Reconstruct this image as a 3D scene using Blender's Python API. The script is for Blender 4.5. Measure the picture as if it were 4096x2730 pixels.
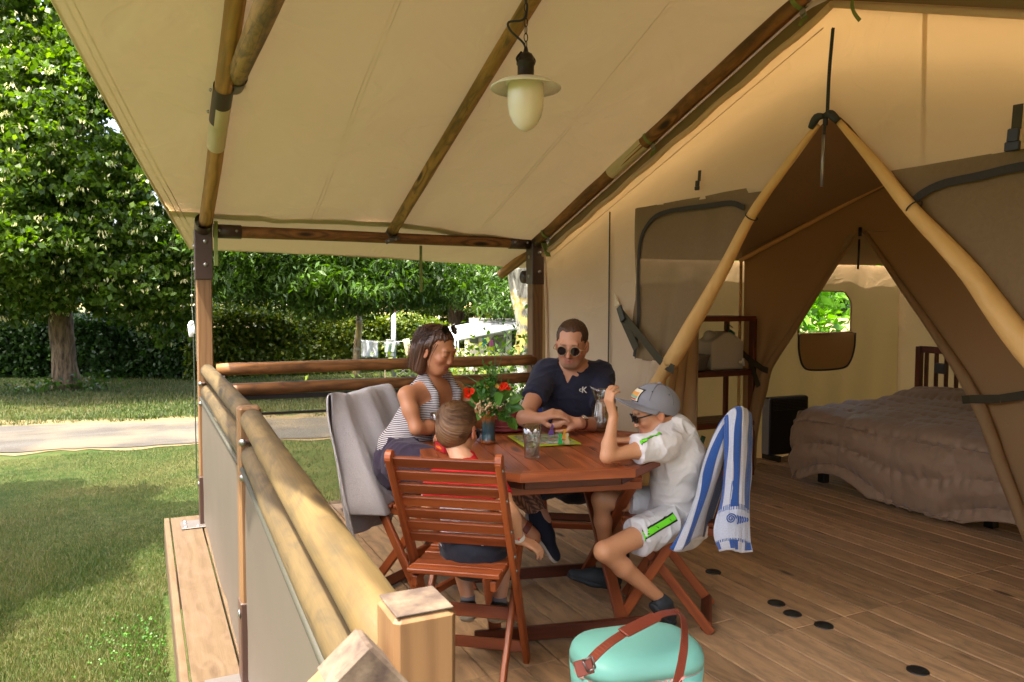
import bpy, math, random
import numpy as np
from mathutils import Vector, Matrix
rng = np.random.default_rng(7)
random.seed(7)
scene = bpy.context.scene
COL = scene.collection
for _o in list(bpy.data.objects): bpy.data.objects.remove(_o)

# ------------------------------------------------------------------ camera
F_PX = 3.04600898e+03; YAW = 4.51853951e-01; PITCH = -5.31234583e-02; ROLL = 3.43064515e-03
EYE = np.array([0., 0., 1.38])
def _rot():
    fw = np.array([math.sin(YAW)*math.cos(PITCH), math.cos(YAW)*math.cos(PITCH), math.sin(PITCH)])
    rt = np.array([math.cos(YAW), -math.sin(YAW), 0.])
    up = np.cross(rt, fw); c, s = math.cos(ROLL), math.sin(ROLL)
    return np.array([c*rt+s*up, s*rt-c*up, fw])
RC = _rot()
cam_d = bpy.data.cameras.new('camera'); cam = bpy.data.objects.new('camera', cam_d); COL.objects.link(cam)
cam_d.sensor_width = 36; cam_d.lens = F_PX/4096*36; cam_d.clip_end = 2000; cam_d.clip_start = 0.05
_m = Matrix(((RC[0][0], -RC[1][0], -RC[2][0], 0), (RC[0][1], -RC[1][1], -RC[2][1], 0), (RC[0][2], -RC[1][2], -RC[2][2], 1.38), (0, 0, 0, 1)))
cam.matrix_world = _m
cam_d.dof.use_dof = True; cam_d.dof.focus_distance = 3.4; cam_d.dof.aperture_fstop = 13.0
scene.camera = cam
def P(px, py, d):
    """world point seen at (px,py) of the 2353-px-wide photo, d metres in front of the camera"""
    S = 4096/2353.
    return EYE + RC.T @ np.array([(px*S-2048)/F_PX, (py*S-1365)/F_PX, 1.])*d
def PZ(px, py, z):
    r = P(px, py, 1.)-EYE; return EYE + r*((z-1.38)/r[2])
def PX(px, py, x):
    r = P(px, py, 1.)-EYE; return EYE + r*(x/r[0])
def PY(px, py, y):
    r = P(px, py, 1.)-EYE; return EYE + r*(y/r[1])

# ------------------------------------------------------------------ light
SUN_EL = math.radians(68); SUN_AZ_VEC = (-0.94, -0.34)      # horizontal direction towards the sun
world = bpy.data.worlds.new('World'); scene.world = world; world.use_nodes = True
wn = world.node_tree.nodes; wl = world.node_tree.links
sky = wn.new('ShaderNodeTexSky'); sky.sky_type = 'NISHITA'; sky.sun_disc = False
sky.sun_elevation = SUN_EL; sky.sun_rotation = math.atan2(SUN_AZ_VEC[0], SUN_AZ_VEC[1])
sky.air_density = 1.0; sky.dust_density = 8.0; sky.ozone_density = 0.3
bg = wn['Background']; wl.new(sky.outputs[0], bg.inputs[0]); bg.inputs[1].default_value = 0.15
sd = bpy.data.lights.new('sun', 'SUN'); sd.energy = 3.2; sd.angle = math.radians(0.5); sd.color = (1.0, 0.94, 0.82)
sun = bpy.data.objects.new('sun', sd); COL.objects.link(sun)
_h = np.array(SUN_AZ_VEC)/np.hypot(*SUN_AZ_VEC)*math.cos(SUN_EL)
SUNV = Vector((_h[0], _h[1], math.sin(SUN_EL)))
sun.rotation_euler = (-SUNV).to_track_quat('-Z', 'Y').to_euler(); sun.location = (0, 0, 20)
vs = scene.view_settings; vs.view_transform = 'Standard'; vs.look = 'None'; vs.exposure = 2.76; vs.gamma = 1; vs.use_curve_mapping = False
scene.render.engine = 'CYCLES'
cy = scene.cycles
cy.use_denoising = True; cy.max_bounces = 10; cy.diffuse_bounces = 7; cy.glossy_bounces = 3; cy.transmission_bounces = 8; cy.transparent_max_bounces = 12
cy.caustics_reflective = False; cy.caustics_refractive = False; cy.sample_clamp_indirect = 4

# ------------------------------------------------------------------ materials
def lin(h):
    if isinstance(h, str):
        c = [int(h[i:i+2], 16)/255. for i in (0, 2, 4)]
        return tuple(((x/12.92) if x <= .04045 else ((x+.055)/1.055)**2.4) for x in c)+(1.,)
    return tuple(h)+(1.,)
class NT:
    def __init__(s, name):
        s.m = bpy.data.materials.new(name); s.m.use_nodes = True; s.t = s.m.node_tree; s.n = s.t.nodes; s.l = s.t.links
        s.b = s.n['Principled BSDF']; s.out = s.n['Material Output']
    def N(s, kind, **kw):
        n = s.n.new('ShaderNode'+kind)
        for k, v in kw.items(): setattr(n, k, v)
        return n
    def L(s, a, b): s.l.new(a, b)
    def noise(s, vec, scale, detail=4, rough=.55, dist=0.):
        n = s.N('TexNoise'); n.inputs['Scale'].default_value = scale; n.inputs['Detail'].default_value = detail
        n.inputs['Roughness'].default_value = rough; n.inputs['Distortion'].default_value = dist
        if vec is not None: s.L(vec, n.inputs['Vector'])
        return n.outputs['Fac']
    def mapv(s, vec, sc=(1, 1, 1), loc=(0, 0, 0), rot=(0, 0, 0)):
        n = s.N('Mapping'); n.inputs['Scale'].default_value = sc; n.inputs['Location'].default_value = loc; n.inputs['Rotation'].default_value = rot
        s.L(vec, n.inputs['Vector']); return n.outputs['Vector']
    def ramp(s, fac, stops, interp='LINEAR'):
        n = s.N('ValToRGB'); n.color_ramp.interpolation = interp; e = n.color_ramp.elements
        while len(e) < len(stops): e.new(.5)
        for i, (p, c) in enumerate(stops): e[i].position = p; e[i].color = lin(c) if not isinstance(c, float) else (c, c, c, 1)
        s.L(fac, n.inputs['Fac']); return n.outputs['Color']
    def mix(s, fac, a, b, mode='MIX'):
        n = s.N('Mix', data_type='RGBA', blend_type=mode)
        for v, i in ((fac, 0), (a, 6), (b, 7)):
            if isinstance(v, (int, float)): n.inputs[i].default_value = v
            elif isinstance(v, (tuple, str)): n.inputs[i].default_value = lin(v) if isinstance(v, str) else v
            else: s.L(v, n.inputs[i])
        return n.outputs[2]
    def math(s, op, a, b=0., c=None):
        n = s.N('Math', operation=op)
        for i, v in enumerate((a, b, c)):
            if v is None: continue
            if isinstance(v, (int, float)): n.inputs[i].default_value = v
            else: s.L(v, n.inputs[i])
        return n.outputs[0]
    def bump(s, h, strength, dist=.01, norm=None):
        n = s.N('Bump'); n.inputs['Strength'].default_value = strength; n.inputs['Distance'].default_value = dist
        s.L(h, n.inputs['Height'])
        if norm is not None: s.L(norm, n.inputs['Normal'])
        s.L(n.outputs[0], s.b.inputs['Normal']); return n.outputs[0]
    def obj(s): return s.N('TexCoord').outputs['Object']
    def attr(s, nm, out='Vector'):
        n = s.N('Attribute'); n.attribute_name = nm; return n.outputs[out]
    def rand(s): return s.N('ObjectInfo').outputs['Random']
    def vadd(s, v, r, k=37.):
        c = s.N('CombineXYZ'); m = s.math('MULTIPLY', r, k); s.L(m, c.inputs[0]); s.L(m, c.inputs[1]); s.L(m, c.inputs[2])
        a = s.N('VectorMath', operation='ADD'); s.L(v, a.inputs[0]); s.L(c.outputs[0], a.inputs[1]); return a.outputs[0]
    def base(s, c):
        if isinstance(c, (tuple, str)): s.b.inputs['Base Color'].default_value = lin(c) if isinstance(c, str) else c
        else: s.L(c, s.b.inputs['Base Color'])
    def rough(s, v):
        if isinstance(v, (int, float)): s.b.inputs['Roughness'].default_value = v
        else: s.L(v, s.b.inputs['Roughness'])
    def spec(s, v): s.b.inputs['Specular IOR Level'].default_value = v

def m_plain(name, c, rough=.6, var=.12, scale=8., metal=0., bump=.0, bscale=60, spec=.4, trans=0., sheen=0.):
    t = NT(name); o = t.obj(); n = t.noise(o, scale, 5)
    c1 = lin(c); lo = tuple(x*(1-var) for x in c1[:3])+(1,); hi = tuple(min(1, x*(1+var)) for x in c1[:3])+(1,)
    t.base(t.mix(n, lo, hi)); t.rough(rough); t.b.inputs['Metallic'].default_value = metal; t.spec(spec)
    if sheen: t.b.inputs['Sheen Weight'].default_value = sheen
    if bump: t.bump(t.noise(o, bscale, 4), bump, .004)
    if trans:
        tr = t.N('BsdfTranslucent'); tr.inputs['Color'].default_value = c1
        mx = t.N('MixShader'); mx.inputs[0].default_value = trans
        t.L(t.b.outputs[0], mx.inputs[1]); t.L(tr.outputs[0], mx.inputs[2]); t.L(mx.outputs[0], t.out.inputs[0])
    return t.m

def m_wood(name, light, dark, rings=26., rough=.55, knot='3a2413', stain=None, stain_amt=.0, gloss=.35, bump=.25, crack=0.):
    """solid wood: rings round a pith in local cross-section (x,y), grain along z of attribute lc"""
    t = NT(name); v = t.vadd(t.attr('lc'), t.rand(), 0.37)
    w = t.noise(t.mapv(v, (3, 3, .9)), 2.2, 3)
    vz = t.mapv(v, (1, 1, .035))
    sx = t.N('SeparateXYZ'); t.L(v, sx.inputs[0])
    rad = t.N('VectorMath', operation='LENGTH'); t.L(t.mapv(v, (1, .55, 0), (.06, .045, 0)), rad.inputs[0])
    ph = t.math('ADD', t.math('MULTIPLY', rad.outputs['Value'], rings*12), t.math('MULTIPLY', w, 14.))
    # knots bend the rings
    vk = t.N('TexVoronoi'); vk.inputs['Scale'].default_value = 1.; t.L(t.mapv(v, (7, 7, 2.0)), vk.inputs['Vector'])
    kd = t.ramp(vk.outputs['Distance'], [(0., 1.), (.10, .8), (.34, 0.)])
    ph = t.math('ADD', ph, t.math('MULTIPLY', kd, 9.))
    s = t.math('MULTIPLY_ADD', t.math('SINE', ph), .5, .5)
    s = t.math('POWER', s, 2.2)
    fine = t.noise(t.mapv(v, (260, 260, 5)), 1., 3, .7)
    med = t.noise(t.mapv(v, (18, 18, 1.2)), 1., 4)
    f = t.math('ADD', t.math('MULTIPLY', s, .55), t.math('MULTIPLY', fine, .32))
    c = t.mix(f, light, dark)
    c = t.mix(t.ramp(med, [(.35, 0.), (.7, 1.)]), c, t.mix(.5, c, dark), 'MIX')
    kk = t.ramp(vk.outputs['Distance'], [(0., 1.), (.08, .9), (.15, 0.)])
    c = t.mix(kk, c, knot)
    if stain:
        sn = t.ramp(t.noise(t.mapv(v, (15, 15, 5)), 1., 6, .65, 1.6), [(.45, 0.), (.66, 1.)])
        c = t.mix(t.math('MULTIPLY', sn, stain_amt), c, stain)
    if crack:
        cr = t.noise(t.mapv(v, (30, 30, 1.1)), 1., 2)
        ck = t.ramp(cr, [(.485, 0.), (.5, 1.), (.515, 0.)])
        ckm = t.ramp(t.noise(t.mapv(v, (5, 5, .8)), 1., 1), [(.5, 0.), (.6, 1.)])
        ck = t.math('MULTIPLY', ck, ckm); c = t.mix(t.math('MULTIPLY', ck, crack), c, '1e130a')
    b = t.N('HueSaturation'); t.L(c, b.inputs['Color'])
    t.L(t.math('MULTIPLY_ADD', t.rand(), .44, .78), b.inputs['Value'])
    t.base(b.outputs[0]); t.rough(t.math('MULTIPLY_ADD', fine, .25, rough-.1)); t.spec(gloss)
    h = t.math('ADD', t.math('MULTIPLY', fine, .6), t.math('MULTIPLY', s, .3))
    if crack: h = t.math('SUBTRACT', h, t.math('MULTIPLY', ck, 2.))
    t.bump(h, bump, .002)
    return t.m

def m_canvas(name, c, trans=.35, tc=None, rough=.55, weave=420., wr=.7, spec=.3):
    t = NT(name); o = t.obj()
    big = t.noise(o, 1.3, 4, .5, .3); c1 = lin(c)
    lo = tuple(x*.93 for x in c1[:3])+(1,); hi = tuple(min(1, x*1.05) for x in c1[:3])+(1,)
    cc = t.mix(big, lo, hi)
    # sparse dirt specks and faint crease lines
    sp = t.ramp(t.noise(o, 26, 2), [(.0, 0.), (.80, 0.), (.84, .35)])
    cc = t.mix(sp, cc, '6a5638'); t.base(cc); t.rough(rough); t.spec(spec)
    wv = t.noise(o, weave, 2); cz = t.noise(t.mapv(o, (1, 1, 1)), 2.3, 3, .45, .8)
    cz2 = t.ramp(cz, [(.47, 0.), (.5, 1.), (.53, 0.)])
    h = t.math('ADD', t.math('MULTIPLY', wv, .04), t.math('ADD', t.math('MULTIPLY', cz, wr*3), t.math('MULTIPLY', cz2, .04)))
    t.bump(h, .7, .035)
    tr = t.N('BsdfTranslucent'); tr.inputs['Color'].default_value = lin(tc) if tc else c1
    mx = t.N('MixShader'); mx.inputs[0].default_value = trans
    t.L(t.b.outputs[0], mx.inputs[1]); t.L(tr.outputs[0], mx.inputs[2]); t.L(mx.outputs[0], t.out.inputs[0])
    return t.m

def m_mesh(name, c, alpha, scale=1400.):
    """insect mesh: woven threads with open holes between"""
    t = NT(name); o = t.obj(); t.base(c); t.rough(.7)
    a = t.noise(o, 30, 3, .5, 2.)
    tr = t.N('BsdfTransparent'); mx = t.N('MixShader')
    t.L(t.math('MULTIPLY_ADD', a, .25, alpha-.12), mx.inputs[0]); t.L(tr.outputs[0], mx.inputs[1]); t.L(t.b.outputs[0], mx.inputs[2]); t.L(mx.outputs[0], t.out.inputs[0])
    return t.m

def m_leaf(name, cols, trans=.35, rough=.45):
    t = NT(name); a = t.attr('rnd', 'Fac'); o = t.obj()
    c = t.ramp(a, [(i/(len(cols)-1), k) for i, k in enumerate(cols)])
    c = t.mix(t.math('MULTIPLY', t.noise(o, .9, 2), .35), c, cols[-1])
    t.base(c); t.rough(rough); t.spec(.35)
    tr = t.N('BsdfTranslucent'); b = t.N('HueSaturation'); b.inputs['Saturation'].default_value = 1.15; b.inputs['Value'].default_value = 1.5; t.L(c, b.inputs['Color']); t.L(b.outputs[0], tr.inputs['Color'])
    mx = t.N('MixShader'); mx.inputs[0].default_value = trans
    t.L(t.b.outputs[0], mx.inputs[1]); t.L(tr.outputs[0], mx.inputs[2]); t.L(mx.outputs[0], t.out.inputs[0])
    return t.m

# ------------------------------------------------------------------ mesh building
def nrm(v):
    v = np.asarray(v, float); return v/(np.linalg.norm(v)+1e-12)
class MB:
    def __init__(s): s.v = []; s.f = []; s.lc = []; s.mi = []; s.n = 0
    def add(s, v, f, lc=None, mi=0):
        v = np.asarray(v, float); s.v.append(v); s.lc.append(np.asarray(lc, float) if lc is not None else v.copy())
        s.f += [tuple(i+s.n for i in q) for q in f]; s.mi += [mi]*len(f); s.n += len(v); return s
    def bar(s, p0, p1, w, h, up=(0, 0, 1), ch=.003, mi=0):
        """chamfered bar from p0 to p1; w across, h along up"""
        p0 = np.asarray(p0, float); p1 = np.asarray(p1, float); d = p1-p0; L = np.linalg.norm(d); d = d/L
        a = np.cross(np.asarray(up, float), d)
        if np.linalg.norm(a) < 1e-5: a = np.cross((1, 0, 0), d)
        a = nrm(a); b = np.cross(d, a); c = min(ch, w*.3, h*.3)
        pr = [(w/2-c, -h/2), (w/2, -h/2+c), (w/2, h/2-c), (w/2-c, h/2), (-w/2+c, h/2), (-w/2, h/2-c), (-w/2, -h/2+c), (-w/2+c, -h/2)]
        v = []; lc = []
        for z, k in ((0, .9), (c, 1), (L-c, 1), (L, .9)):
            for x, y in pr: 
                kx = (abs(x)-c*(k != 1))*np.sign(x) if k != 1 else x; ky = (abs(y)-c*(k != 1))*np.sign(y) if k != 1 else y
                v.append(p0+a*kx+b*ky+d*z); lc.append((kx, ky, z))
        f = [(r*8+i, r*8+(i+1) % 8, (r+1)*8+(i+1) % 8, (r+1)*8+i) for r in range(3) for i in range(8)]
        f += [tuple(range(7, -1, -1)), tuple(range(24, 32))]
        return s.add(v, f, lc, mi)
    def box(s, c, size, rz=0., ch=.003, mi=0):
        c = np.asarray(c, float); x, y, z = size
        ax = int(np.argmax(size)); R = np.array([[math.cos(rz), -math.sin(rz), 0], [math.sin(rz), math.cos(rz), 0], [0, 0, 1]])
        if ax == 0: d = R@np.array([x/2, 0, 0]); return s.bar(c-d, c+d, y, z, (0, 0, 1), ch, mi)
        if ax == 1: d = R@np.array([0, y/2, 0]); return s.bar(c-d, c+d, x, z, (0, 0, 1), ch, mi)
        d = np.array([0, 0, z/2]); return s.bar(c-d, c+d, x, y, R@np.array([0, 1, 0]), ch, mi)
    def tube(s, pts, rad, n=12, caps=True, mi=0, flat=1., up=None, jit=0.):
        pts = np.asarray(pts, float); m = len(pts); rad = np.full(m, rad, float) if np.isscalar(rad) else np.asarray(rad, float)
        tg = np.gradient(pts, axis=0); tg /= np.linalg.norm(tg, axis=1)[:, None]+1e-12
        a = np.cross(tg[0], (0, 0, 1) if up is None else up); a = nrm(a) if np.linalg.norm(a) > 1e-4 else np.array([1., 0, 0])
        L = np.concatenate([[0], np.cumsum(np.linalg.norm(np.diff(pts, axis=0), axis=1))]); v = []; lc = []
        th = np.arange(n)*2*math.pi/n
        for i in range(m):
            a = nrm(a-tg[i]*np.dot(a, tg[i])); b = np.cross(tg[i], a); r = rad[i]
            rr = r*(1+jit*np.sin(3*th+L[i]*9)*.5+jit*np.sin(2*th-L[i]*5)*.5)
            v.append(pts[i]+np.outer(np.cos(th)*rr, a)+np.outer(np.sin(th)*rr*flat, b))
            lc.append(np.stack([np.cos(th)*rr, np.sin(th)*rr*flat, np.full(n, L[i])], 1))
        f = [(r*n+i, r*n+(i+1) % n, (r+1)*n+(i+1) % n, (r+1)*n+i) for r in range(m-1) for i in range(n)]
        if caps: f += [tuple(range(n-1, -1, -1)), tuple(range((m-1)*n, m*n))]
        return s.add(np.concatenate(v), f, np.concatenate(lc), mi)
    def lathe(s, prof, c=(0, 0, 0), n=24, mi=0, ax=None):
        c = np.asarray(c, float); th = np.arange(n)*2*math.pi/n; v = []
        for r, z in prof: v.append(np.stack([np.cos(th)*r, np.sin(th)*r, np.full(n, z)], 1))
        v = np.concatenate(v)
        if ax is not None:
            a = nrm(ax); u = nrm(np.cross(a, (0, 0, 1) if abs(a[2]) < .9 else (1, 0, 0))); w = np.cross(a, u)
            v = v[:, :1]*u+v[:, 1:2]*w+v[:, 2:]*a
        m = len(prof); f = [(r*n+i, r*n+(i+1) % n, (r+1)*n+(i+1) % n, (r+1)*n+i) for r in range(m-1) for i in range(n)]
        if prof[0][0] > 1e-6: f.append(tuple(range(n-1, -1, -1)))
        if prof[-1][0] > 1e-6: f.append(tuple(range((m-1)*n, m*n)))
        return s.add(v+c, f, None, mi)
    def grid(s, fn, nu, nv, mi=0, thick=0.):
        u, v = np.meshgrid(np.linspace(0, 1, nu), np.linspace(0, 1, nv), indexing='ij')
        p = fn(u.ravel(), v.ravel()); p = np.asarray(p, float)
        f = [(i*nv+j, (i+1)*nv+j, (i+1)*nv+j+1, i*nv+j+1) for i in range(nu-1) for j in range(nv-1)]
        return s.add(p, f, np.stack([u.ravel(), v.ravel(), 0*u.ravel()], 1), mi)
    def prism(s, poly, n, t, mi=0):
        """polygon (N,3) extruded by -n*t"""
        poly = np.asarray(poly, float); k = len(poly); n = np.asarray(n, float)
        v = np.concatenate([poly, poly-n*t]); f = [tuple(range(k)), tuple(range(2*k-1, k-1, -1))]
        f += [(i, k+i, k+(i+1) % k, (i+1) % k) for i in range(k)]
        return s.add(v, f, None, mi)
    def sphere(s, c, r, n=12, mi=0, sc=(1, 1, 1)):
        prof = [(math.sin(t)*1., -math.cos(t)) for t in np.linspace(0, math.pi, n//2+2)]
        th = np.arange(n)*2*math.pi/n; v = np.concatenate([np.stack([np.cos(th)*a, np.sin(th)*a, np.full(n, z)], 1) for a, z in prof])
        m = len(prof); f = [(q*n+i, q*n+(i+1) % n, (q+1)*n+(i+1) % n, (q+1)*n+i) for q in range(m-1) for i in range(n)]
        return s.add(np.asarray(c)+v*np.array(sc)*r, f, None, mi)
    def mesh(s, name, smooth=False):
        me = bpy.data.meshes.new(name); V = np.concatenate(s.v)
        me.from_pydata(V.tolist(), [], s.f)
        a = me.attributes.new('lc', 'FLOAT_VECTOR', 'POINT'); a.data.foreach_set('vector', np.concatenate(s.lc).astype(np.float32).ravel())
        if any(s.mi): me.polygons.foreach_set('material_index', s.mi)
        if smooth: me.shade_smooth()
        return me
    def build(s, name, mats, parent=None, smooth=False, **tags):
        return mkobj(name, s.mesh(name, smooth), mats, parent, **tags)
def tag(o, label=None, cat=None, group=None, kind=None):
    if label: o['label'] = label
    if cat: o['category'] = cat
    if group: o['group'] = group
    if kind: o['kind'] = kind
    return o
def mkobj(name, me, mats, parent=None, label=None, cat=None, group=None, kind=None, loc=None):
    if not isinstance(mats, (list, tuple)): mats = [mats]
    if not me.materials:
        for m in mats: me.materials.append(m)
    o = bpy.data.objects.new(name, me); COL.objects.link(o)
    if parent is not None:
        o.parent = parent
        if parent.type == 'EMPTY' and parent.get('_w'): o.location = -parent.location
    if loc is not None: o.location = loc
    return tag(o, label, cat, group, kind)
def empty(name, loc=(0, 0, 0), label=None, cat=None, group=None, kind=None, world_children=True, rz=0.):
    o = bpy.data.objects.new(name, None); COL.objects.link(o); o.location = loc; o.empty_display_size = .1; o.rotation_euler = (0, 0, rz)
    if world_children: o['_w'] = 1
    return tag(o, label, cat, group, kind)
def copy_tree(o, parent=None):
    c = o.copy(); COL.objects.link(c)
    if parent is not None: c.parent = parent
    for ch in list(o.children): copy_tree(ch, c)
    return c
def sep_lerp(a, b, t): return np.asarray(a)*(1-t)+np.asarray(b)*t
def spline(pts, n=24):
    """Catmull-Rom through pts"""
    p = np.asarray(pts, float); p = np.concatenate([[2*p[0]-p[1]], p, [2*p[-1]-p[-2]]]); out = []
    k = len(p)-3
    for q in np.linspace(0, k-1e-6, n):
        i = int(q); t = q-i; a, b, c, d = p[i:i+4]
        out.append(.5*((2*b)+(-a+c)*t+(2*a-5*b+4*c-d)*t*t+(-a+3*b-3*c+d)*t**3))
    return np.array(out)
def vnoise(p, seed=0):
    """cheap smooth value noise in [-1,1], vectorised"""
    p = np.asarray(p, float); i = np.floor(p).astype(np.int64); f = p-i; f = f*f*(3-2*f); r = 0
    for dx in (0, 1):
        for dy in (0, 1):
            for dz in (0, 1):
                h = (i[:, 0]+dx)*374761393+(i[:, 1]+dy)*668265263+(i[:, 2]+dz)*2147483647+seed*1274126177
                h = (h ^ (h >> 13))*1274126177; h = (h ^ (h >> 16)) & 0xffff
                r = r+(h/32767.5-1)*(f[:, 0] if dx else 1-f[:, 0])*(f[:, 1] if dy else 1-f[:, 1])*(f[:, 2] if dz else 1-f[:, 2])
    return r
def fbm(p, oct=3, seed=0):
    r = 0; a = 1.
    for o in range(oct): r = r+a*vnoise(np.asarray(p)*2**o, seed+o); a *= .5
    return r

def folds(V, s, a, seed=3, p=3.5):
    """sharp cloth creases: ridged noise"""
    return a*((1-np.abs(vnoise(V*np.asarray(s), seed)))**p+.6*(1-np.abs(vnoise(V*np.asarray(s)*1.9+3., seed+5)))**p-.5)
def leaf_cloud(name, C, size, mat, parent=None, droop=.3, aspect=.55, normals=None, **tags):
    """one small folded leaf quad per centre in C (N,3)"""
    N = len(C); d = rng.normal(size=(N, 3)); d[:, 2] -= droop*1.5; d /= np.linalg.norm(d, axis=1)[:, None]
    a = rng.normal(size=(N, 3))
    if normals is not None: a = np.cross(d, normals+rng.normal(size=(N, 3))*.55)
    else: a = np.cross(d, np.array([0, 0, 1.])+rng.normal(size=(N, 3))*.6)
    a /= np.linalg.norm(a, axis=1)[:, None]+1e-9
    s = (size*rng.uniform(.65, 1.35, N))[:, None] if np.isscalar(size) else size[:, None]
    up = np.cross(a, d)
    v = np.stack([C-d*s*.5, C+a*s*aspect*.5+up*s*.06, C+d*s*.5-up*s*.1, C-a*s*aspect*.5+up*s*.06], 1).reshape(-1, 3)
    me = bpy.data.meshes.new(name); me.vertices.add(4*N); me.vertices.foreach_set('co', v.astype(np.float32).ravel())
    me.loops.add(4*N); me.loops.foreach_set('vertex_index', np.arange(4*N, dtype=np.int32))
    me.polygons.add(N); me.polygons.foreach_set('loop_start', np.arange(0, 4*N, 4, dtype=np.int32))
    at = me.attributes.new('rnd', 'FLOAT', 'POINT'); at.data.foreach_set('value', np.repeat(rng.uniform(0, 1, N), 4).astype(np.float32))
    me.update(calc_edges=True)
    return mkobj(name, me, mat, parent, **tags)
# ================================================================== materials of the place
M = {}
M['log'] = m_wood('pressure_treated_log', 'b98a52', '72502a', rings=16, rough=.6, knot='4a2d14', stain='5a5a44', stain_amt=.35, crack=.9)
M['log_dark'] = m_wood('stained_log', 'a06c3c', '4c3018', rings=16, rough=.55, knot='24140a', stain='20130a', stain_amt=.45, crack=.8)
M['log_old'] = m_wood('weathered_log', 'b58c54', '5c4426', rings=12, rough=.62, knot='3a2a18', stain='3e4034', stain_amt=.7, crack=1.)
M['log_rail'] = m_wood('green_treated_log', '5e4c2a', '36290f', rings=7, rough=.7, knot='241a10', stain='30291a', stain_amt=.6, crack=.9)
M['post'] = m_wood('planed_pine', '785a3a', '5c4028', rings=20, rough=.55, knot='402814', bump=.15)
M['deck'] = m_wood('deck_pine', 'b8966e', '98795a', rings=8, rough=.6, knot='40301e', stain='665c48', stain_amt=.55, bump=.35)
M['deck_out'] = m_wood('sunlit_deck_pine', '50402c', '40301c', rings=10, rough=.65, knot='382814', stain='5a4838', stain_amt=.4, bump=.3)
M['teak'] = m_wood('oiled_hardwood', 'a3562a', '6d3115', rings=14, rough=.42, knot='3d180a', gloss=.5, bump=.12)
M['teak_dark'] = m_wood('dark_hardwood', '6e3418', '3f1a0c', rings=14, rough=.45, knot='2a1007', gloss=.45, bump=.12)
M['canvas'] = m_canvas('roof_canvas', 'ccb898', .035, 'b09a78')
M['canvas_wall'] = m_canvas('wall_canvas', 'ddc8aa', .46, 'dcc4a0', rough=.45, wr=.5)
M['canvas_pale'] = m_canvas('pale_canvas', 'cdbb9a', .1)
M['canvas_roll'] = m_canvas('rolled_canvas', 'd6ab6c', .1, rough=.4)
M['cotton'] = m_canvas('inner_cotton', 'a88a64', .34, 'b08a58', rough=.8, wr=.3)
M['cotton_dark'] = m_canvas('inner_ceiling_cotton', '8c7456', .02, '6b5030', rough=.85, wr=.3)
M['mesh'] = m_mesh('insect_mesh', '705a3c', .88)
M['mesh_side'] = m_mesh('side_windscreen_mesh', '6e6648', .62)
M['border'] = m_plain('dark_webbing_border', '2a2522', .7, bump=.3, bscale=200)
M['zip'] = m_plain('zip_tape', '2c2d2a', .6, bump=.4, bscale=260)
M['strap_green'] = m_plain('olive_strap', '6f7a3c', .6, bump=.3, bscale=300)
M['strap_dark'] = m_plain('dark_olive_strap', '38321f', .7, bump=.3, bscale=300)
M['brown_metal'] = m_plain('brown_powder_coat', '3d2a22', .42, .1, bump=.1, bscale=180, spec=.5)
M['steel'] = m_plain('zinc_steel', '8d8a86', .35, .15, metal=.9)
M['galv'] = m_plain('galvanised_plate', '5e5854', .5, .15, metal=.4)
M['black_plastic'] = m_plain('black_plastic', '18181a', .4, spec=.5)
M['panel'] = m_plain('grey_beige_pvc_panel', '504840', .5, .04, 2., spec=.3)
M['keder'] = m_plain('keder_cord', '2c2a1e', .7)
M['white_plastic'] = m_plain('white_plastic', 'd8d8d4', .4)

# ================================================================== deck
deck = empty('deck', (2.5, 2.4, 0), kind='structure')
bw = .1072*1.38; x0 = 1.2415*1.38
xs = np.arange(-60, 60)*bw+x0
X0, X1 = .13, 6.75
board = {}
def deck_board(xa, xb, ya, yb, mat, z=0.):
    w = round(xb-xa-.007, 3); L = round(yb-ya-.002, 3); key = (w, L, mat.name)
    if key not in board:
        b = MB(); b.bar((0, -L/2, -.0125), (0, L/2, -.0125), w, .025, (0, 0, 1), .0025); board[key] = b.mesh('deck_board')
    o = mkobj('deck_board', board[key], mat, deck); o.location = (-2.5+(xa+xb)/2, -2.4+(ya+yb)/2, z); return o
M['deck_in'] = M['deck']
cols = [x for x in xs if .42 < x < X1]
edges = [.42]+cols+[X1]
for i in range(len(edges)-1):
    a, b = edges[i], edges[i+1]
    if b-a < .02: continue
    j = 2.48 if i % 1 == 0 else 2.5
    br = [-.55, 2.50+((i*7) % 3-1)*0.0, 5.2] if a < 2.2 else ([-.55, 2.31, 5.2] if a < 3.6 else [-.55, 2.4, 5.2])
    for k in range(len(br)-1):
        deck_board(a, b, br[k], br[k+1], M['deck'], z=float(rng.uniform(-.0012, .0008)))
# sunlit boards outside the front railing
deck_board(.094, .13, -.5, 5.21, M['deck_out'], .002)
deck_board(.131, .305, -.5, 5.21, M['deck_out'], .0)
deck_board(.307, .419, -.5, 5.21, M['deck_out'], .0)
b = MB(); b.box((.108, 2.35, -.11), (.024, 5.7, .165)); b.box((3.4, 5.18, -.11), (6.5, .024, .165)); b.box((6.74, 2.4, -.11), (.024, 5.5, .165))
b.build('deck_fascia', M['deck_out'], deck)
b = MB()
for x in (.2, 1.5, 2.6, 4, 5.4, 6.6):
    b.box((x, 2.35, -.10), (.07, 5.6, .14))
    for y in (-.3, 1.5, 3.3, 5.0): b.box((x, y, -.36), (.09, .09, .36))
b.build('deck_joist', M['deck_out'], deck)
for px, py in ((1639, 1315), (1784, 1387), (1821, 1411), (1893, 1438), (2109, 1542)):
    c = PZ(px, py, 0); b = MB(); b.lathe([(0, .001), (.030, .001), (.034, .004), (.037, .004), (.040, .0015), (.040, -.01)], (c[0], c[1], 0.001), 20)
    b.build('deck_plug', M['black_plastic'], deck, True)

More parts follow.
